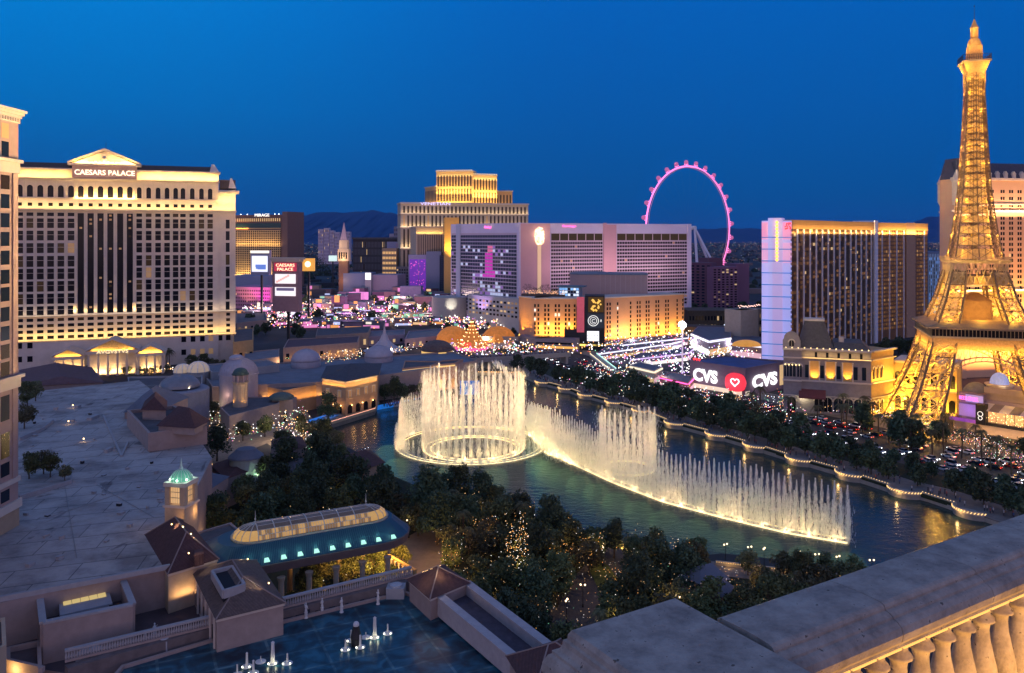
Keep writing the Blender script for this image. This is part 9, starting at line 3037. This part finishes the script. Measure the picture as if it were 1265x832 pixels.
# ================================================================== NEAR STONE BALUSTRADE
HB = 2.0
ZB = CAMZ - HB
def stone_extra(m,b,n,l):
 t = N(n,'ShaderNodeTexCoord')
 nz = N(n,'ShaderNodeTexNoise'); nz.inputs['Scale'].default_value = 5.5; nz.inputs['Detail'].default_value = 9; nz.inputs['Roughness'].default_value = .72
 l.new(t.outputs['Object'],nz.inputs['Vector'])
 r1 = ramp(n,[(.28,(.15,.125,.105)),(.42,(.27,.225,.19)),(.55,(.37,.31,.26)),(.68,(.44,.38,.32)),(.8,(.52,.46,.40))])
 l.new(nz.outputs['Fac'],r1.inputs[0])
 # pits and dark stains
 v = N(n,'ShaderNodeTexNoise'); v.inputs['Scale'].default_value = 22; v.inputs['Detail'].default_value = 3; v.inputs['Roughness'].default_value = .6
 l.new(t.outputs['Object'],v.inputs['Vector'])
 r2 = ramp(n,[(.66,(1,1,1)),(.70,(.30,.28,.27))])
 l.new(v.outputs['Fac'],r2.inputs[0])
 m1 = N(n,'ShaderNodeMix',data_type='RGBA',blend_type='MULTIPLY'); m1.inputs[0].default_value = 1
 l.new(r1.outputs[0],m1.inputs[6]); l.new(r2.outputs[0],m1.inputs[7])
 l.new(m1.outputs[2],b.inputs['Base Color'])
 n3 = N(n,'ShaderNodeTexNoise'); n3.inputs['Scale'].default_value = 60; n3.inputs['Detail'].default_value = 5
 l.new(t.outputs['Object'],n3.inputs['Vector'])
 bp = N(n,'ShaderNodeBump'); bp.inputs['Strength'].default_value = .35; bp.inputs['Distance'].default_value = .01
 bp2 = N(n,'ShaderNodeBump'); bp2.inputs['Strength'].default_value = .5; bp2.inputs['Distance'].default_value = .03
 l.new(n3.outputs['Fac'],bp.inputs['Height']); l.new(nz.outputs['Fac'],bp2.inputs['Height']); l.new(bp.outputs[0],bp2.inputs['Normal']); l.new(bp2.outputs[0],b.inputs['Normal'])
cast = mat('weathered_cast_stone',(.4,.36,.33),.85,var=0,extra=stone_extra)
def B2(px,py):
 d = HB * 1000 / (py - HY); return Vector(((px - 632.5) * d / 1000,d))
# rail direction from its back top edge
e0,e1 = B2(887,765),B2(1265,636)
rd = (e1 - e0).normalized()
rn = Vector((rd.y,-rd.x))         # towards the viewer's side
fw = (B2(948,797) - e0).dot(rn)   # flat top width
bal = thing('balustrade','thick weathered stone balustrade with corner pier in the near right corner','balustrade',(e0.x,e0.y,ZB - 1.5))
# profile across the rail: (offset from back edge, height below the top)
prof = [(-.035,-.30),(-.035,-.24),(-.07,-.20),(-.075,-.10),(-.05,-.045),(-.03,-.04),(-.025,-.012),(0,0),(fw * .35,.006),(fw * .7,.006),(fw,0),(fw + .02,-.008),(fw + .03,-.022),(fw + .03,-.034),(fw + .055,-.04),(fw + .075,-.052),(fw + .078,-.064),(fw + .10,-.07),(fw + .125,-.09),(fw + .137,-.125),(fw + .130,-.165),(fw + .105,-.195),(fw + .09,-.20),(fw + .09,-.225),(fw + .02,-.23),(fw + .02,-.30)]
def sweep(b,s0,s1,prof,n=1):
 m = len(prof)
 vs_ = []
 for i in range(n + 1):
  s = s0 + (s1 - s0) * i / n
  for o,z in prof:
   p = e0 + rd * s + rn * o; vs_.append((p.x,p.y,ZB + z))
 fs = [(i * m + j,i * m + (j + 1) % m,(i + 1) * m + (j + 1) % m,(i + 1) * m + j) for i in range(n) for j in range(m)]
 fs += [tuple(range(m)),tuple(n * m + j for j in range(m))[::-1]]
 b.add(vs_,fs)
s_a = 0.02
for k,(a,c) in enumerate(((.02,.905),(.911,1.80),(1.806,2.70),(2.706,4.4))):
 b = MB(); sweep(b,a,c,prof,6)
 o = b.build('coping',cast,bal)
# pier: moulded block, longer towards the viewer
pA,pL = B2(834,739.5),B2(700,779)
back = (pA - e0).dot(rn)          # negative: sticks out behind the rail
left = (pL - pA).dot(rd)          # negative
def pier_ring(g,z):
 """rectangle grown by g at height z"""
 o0,o1 = back - g,back + 1.35 + g
 s0,s1 = (pA - e0).dot(rd) + left - g,(pA - e0).dot(rd) + g
 return [tuple(e0 + rd * s + rn * o) + (ZB + z,) for s,o in ((s0,o0),(s1,o0),(s1,o1),(s0,o1))]
def lofted(rings):
 b = MB(); vs_ = [p for r in rings for p in r]; m = 4
 fs = [(i * m + j,i * m + (j + 1) % m,(i + 1) * m + (j + 1) % m,(i + 1) * m + j) for i in range(len(rings) - 1) for j in range(m)]
 fs += [tuple(range(m))[::-1],tuple((len(rings) - 1) * m + j for j in range(m))]
 return b.add(vs_,fs)
lofted([pier_ring(g,z) for z,g in ((-.33,.0),(-.30,.02),(-.28,.055),(-.25,.085),(-.21,.10),(-.17,.095),(-.13,.075),(-.12,.06),(-.105,.06),(-.095,.035),(-.07,.022),(-.045,.02),(-.04,.004),(-.015,.002),(.0085,-.012))]).build('pier_cap',cast,bal)
lofted([pier_ring(g,z) for z,g in ((-1.6,-.10),(-.33,-.10))]).build('pier_shaft',cast,bal)
# under-rail lit soffit band and balusters
oc = (fw + .02) * .5
b = MB()
bulge = [(.0,-.30),(.060,-.31),(.085,-.33),(.085,-.35),(.055,-.365),(.050,-.40),(.075,-.43),(.078,-.445),(.052,-.46),(.046,-.50),(.050,-.56),(.066,-.64),(.088,-.74),(.098,-.82),(.094,-.89),(.074,-.95),(.055,-.985),(.078,-1.0),(.078,-1.03),(.05,-1.05),(.09,-1.09),(.09,-1.15),(.0,-1.15)][::-1]
sp0 = (Vector(e0) - Vector(e0)).length
k = 0
s = .16
while s < 4.2:
 p = e0 + rd * s + rn * (oc + .03)
 b = MB(); b.lathe((p.x,p.y,ZB),[(max(.0008,r),z) for r,z in bulge],20)
 bb = b.build('baluster',cast,bal,smooth=True)
 b = MB()
 for z0,z1,g in ((-.305,-.235,.085),):
  q = [tuple(e0 + rd * (s + a) + rn * (oc + .03 + c)) for a,c in ((-g,-g),(g,-g),(g,g),(-g,g))]
  b.prism(q,ZB + z0,ZB + z1)
 b.build('abacus',cast,bb)
 s += .22
b = MB()
q = [tuple(e0 + rd * a + rn * c) for a,c in ((0,-.05),(4.4,-.05),(4.4,fw + .12),(0,fw + .12))]
b.prism(q,ZB - 1.40,ZB - 1.15); b.build('plinth',cast,bal)
# the terrace behind it, below the viewer
b = MB()
q = [tuple(e0 + rd * a + rn * c) for a,c in ((-2.5,-.02),(4.4,-.02),(4.4,3.2),(-2.5,3.2))]
b.prism(q,ZB - 1.62,ZB - 1.42)
t = b.build('terrace_floor',cast); tag(t,kind='structure')
# warm strip lamp set under the coping
mid = e0 + rd * 2.0 + rn * (fw + .35)
lamp('AREA',(*(e0 + rd * 2.1 + rn * (fw + .42)),ZB - .95),46,(1,.50,.10),(*(-rn * .75),.55),(rd.x,rd.y,0),4.0,.05,parent=bal,name='balustrade_light')
b = MB()
for k in range(17):
 a = .10 + .22 * k
 q = [tuple(e0 + rd * x + rn * c) for x,c in ((a + .012,fw + .055),(a + .208,fw + .055),(a + .208,fw + .088),(a + .012,fw + .088))]
 b.prism(q,ZB - .243,ZB - .232)
b.build('light_strip',glow('rail_light_strip',(1,.55,.14),1.0),bal)
# small flat haze of the valley air: none needed near; far air is thin
# ================================================================== THE AIR
b = MB(); b.box(-39000,39000,-1500,30000,-3,600)
hm = bpy.data.materials.new('dusk_air'); hm.use_nodes = True
hn,hl2 = hm.node_tree.nodes,hm.node_tree.links
hn.clear()
pv = N(hn,'ShaderNodeVolumePrincipled'); pv.inputs['Color'].default_value = (.16,.42,1,1); pv.inputs['Density'].default_value = 1.3e-5
ho = N(hn,'ShaderNodeOutputMaterial'); hl2.new(pv.outputs[0],ho.inputs['Volume'])
hz = b.build('haze',hm); tag(hz,kind='stuff')
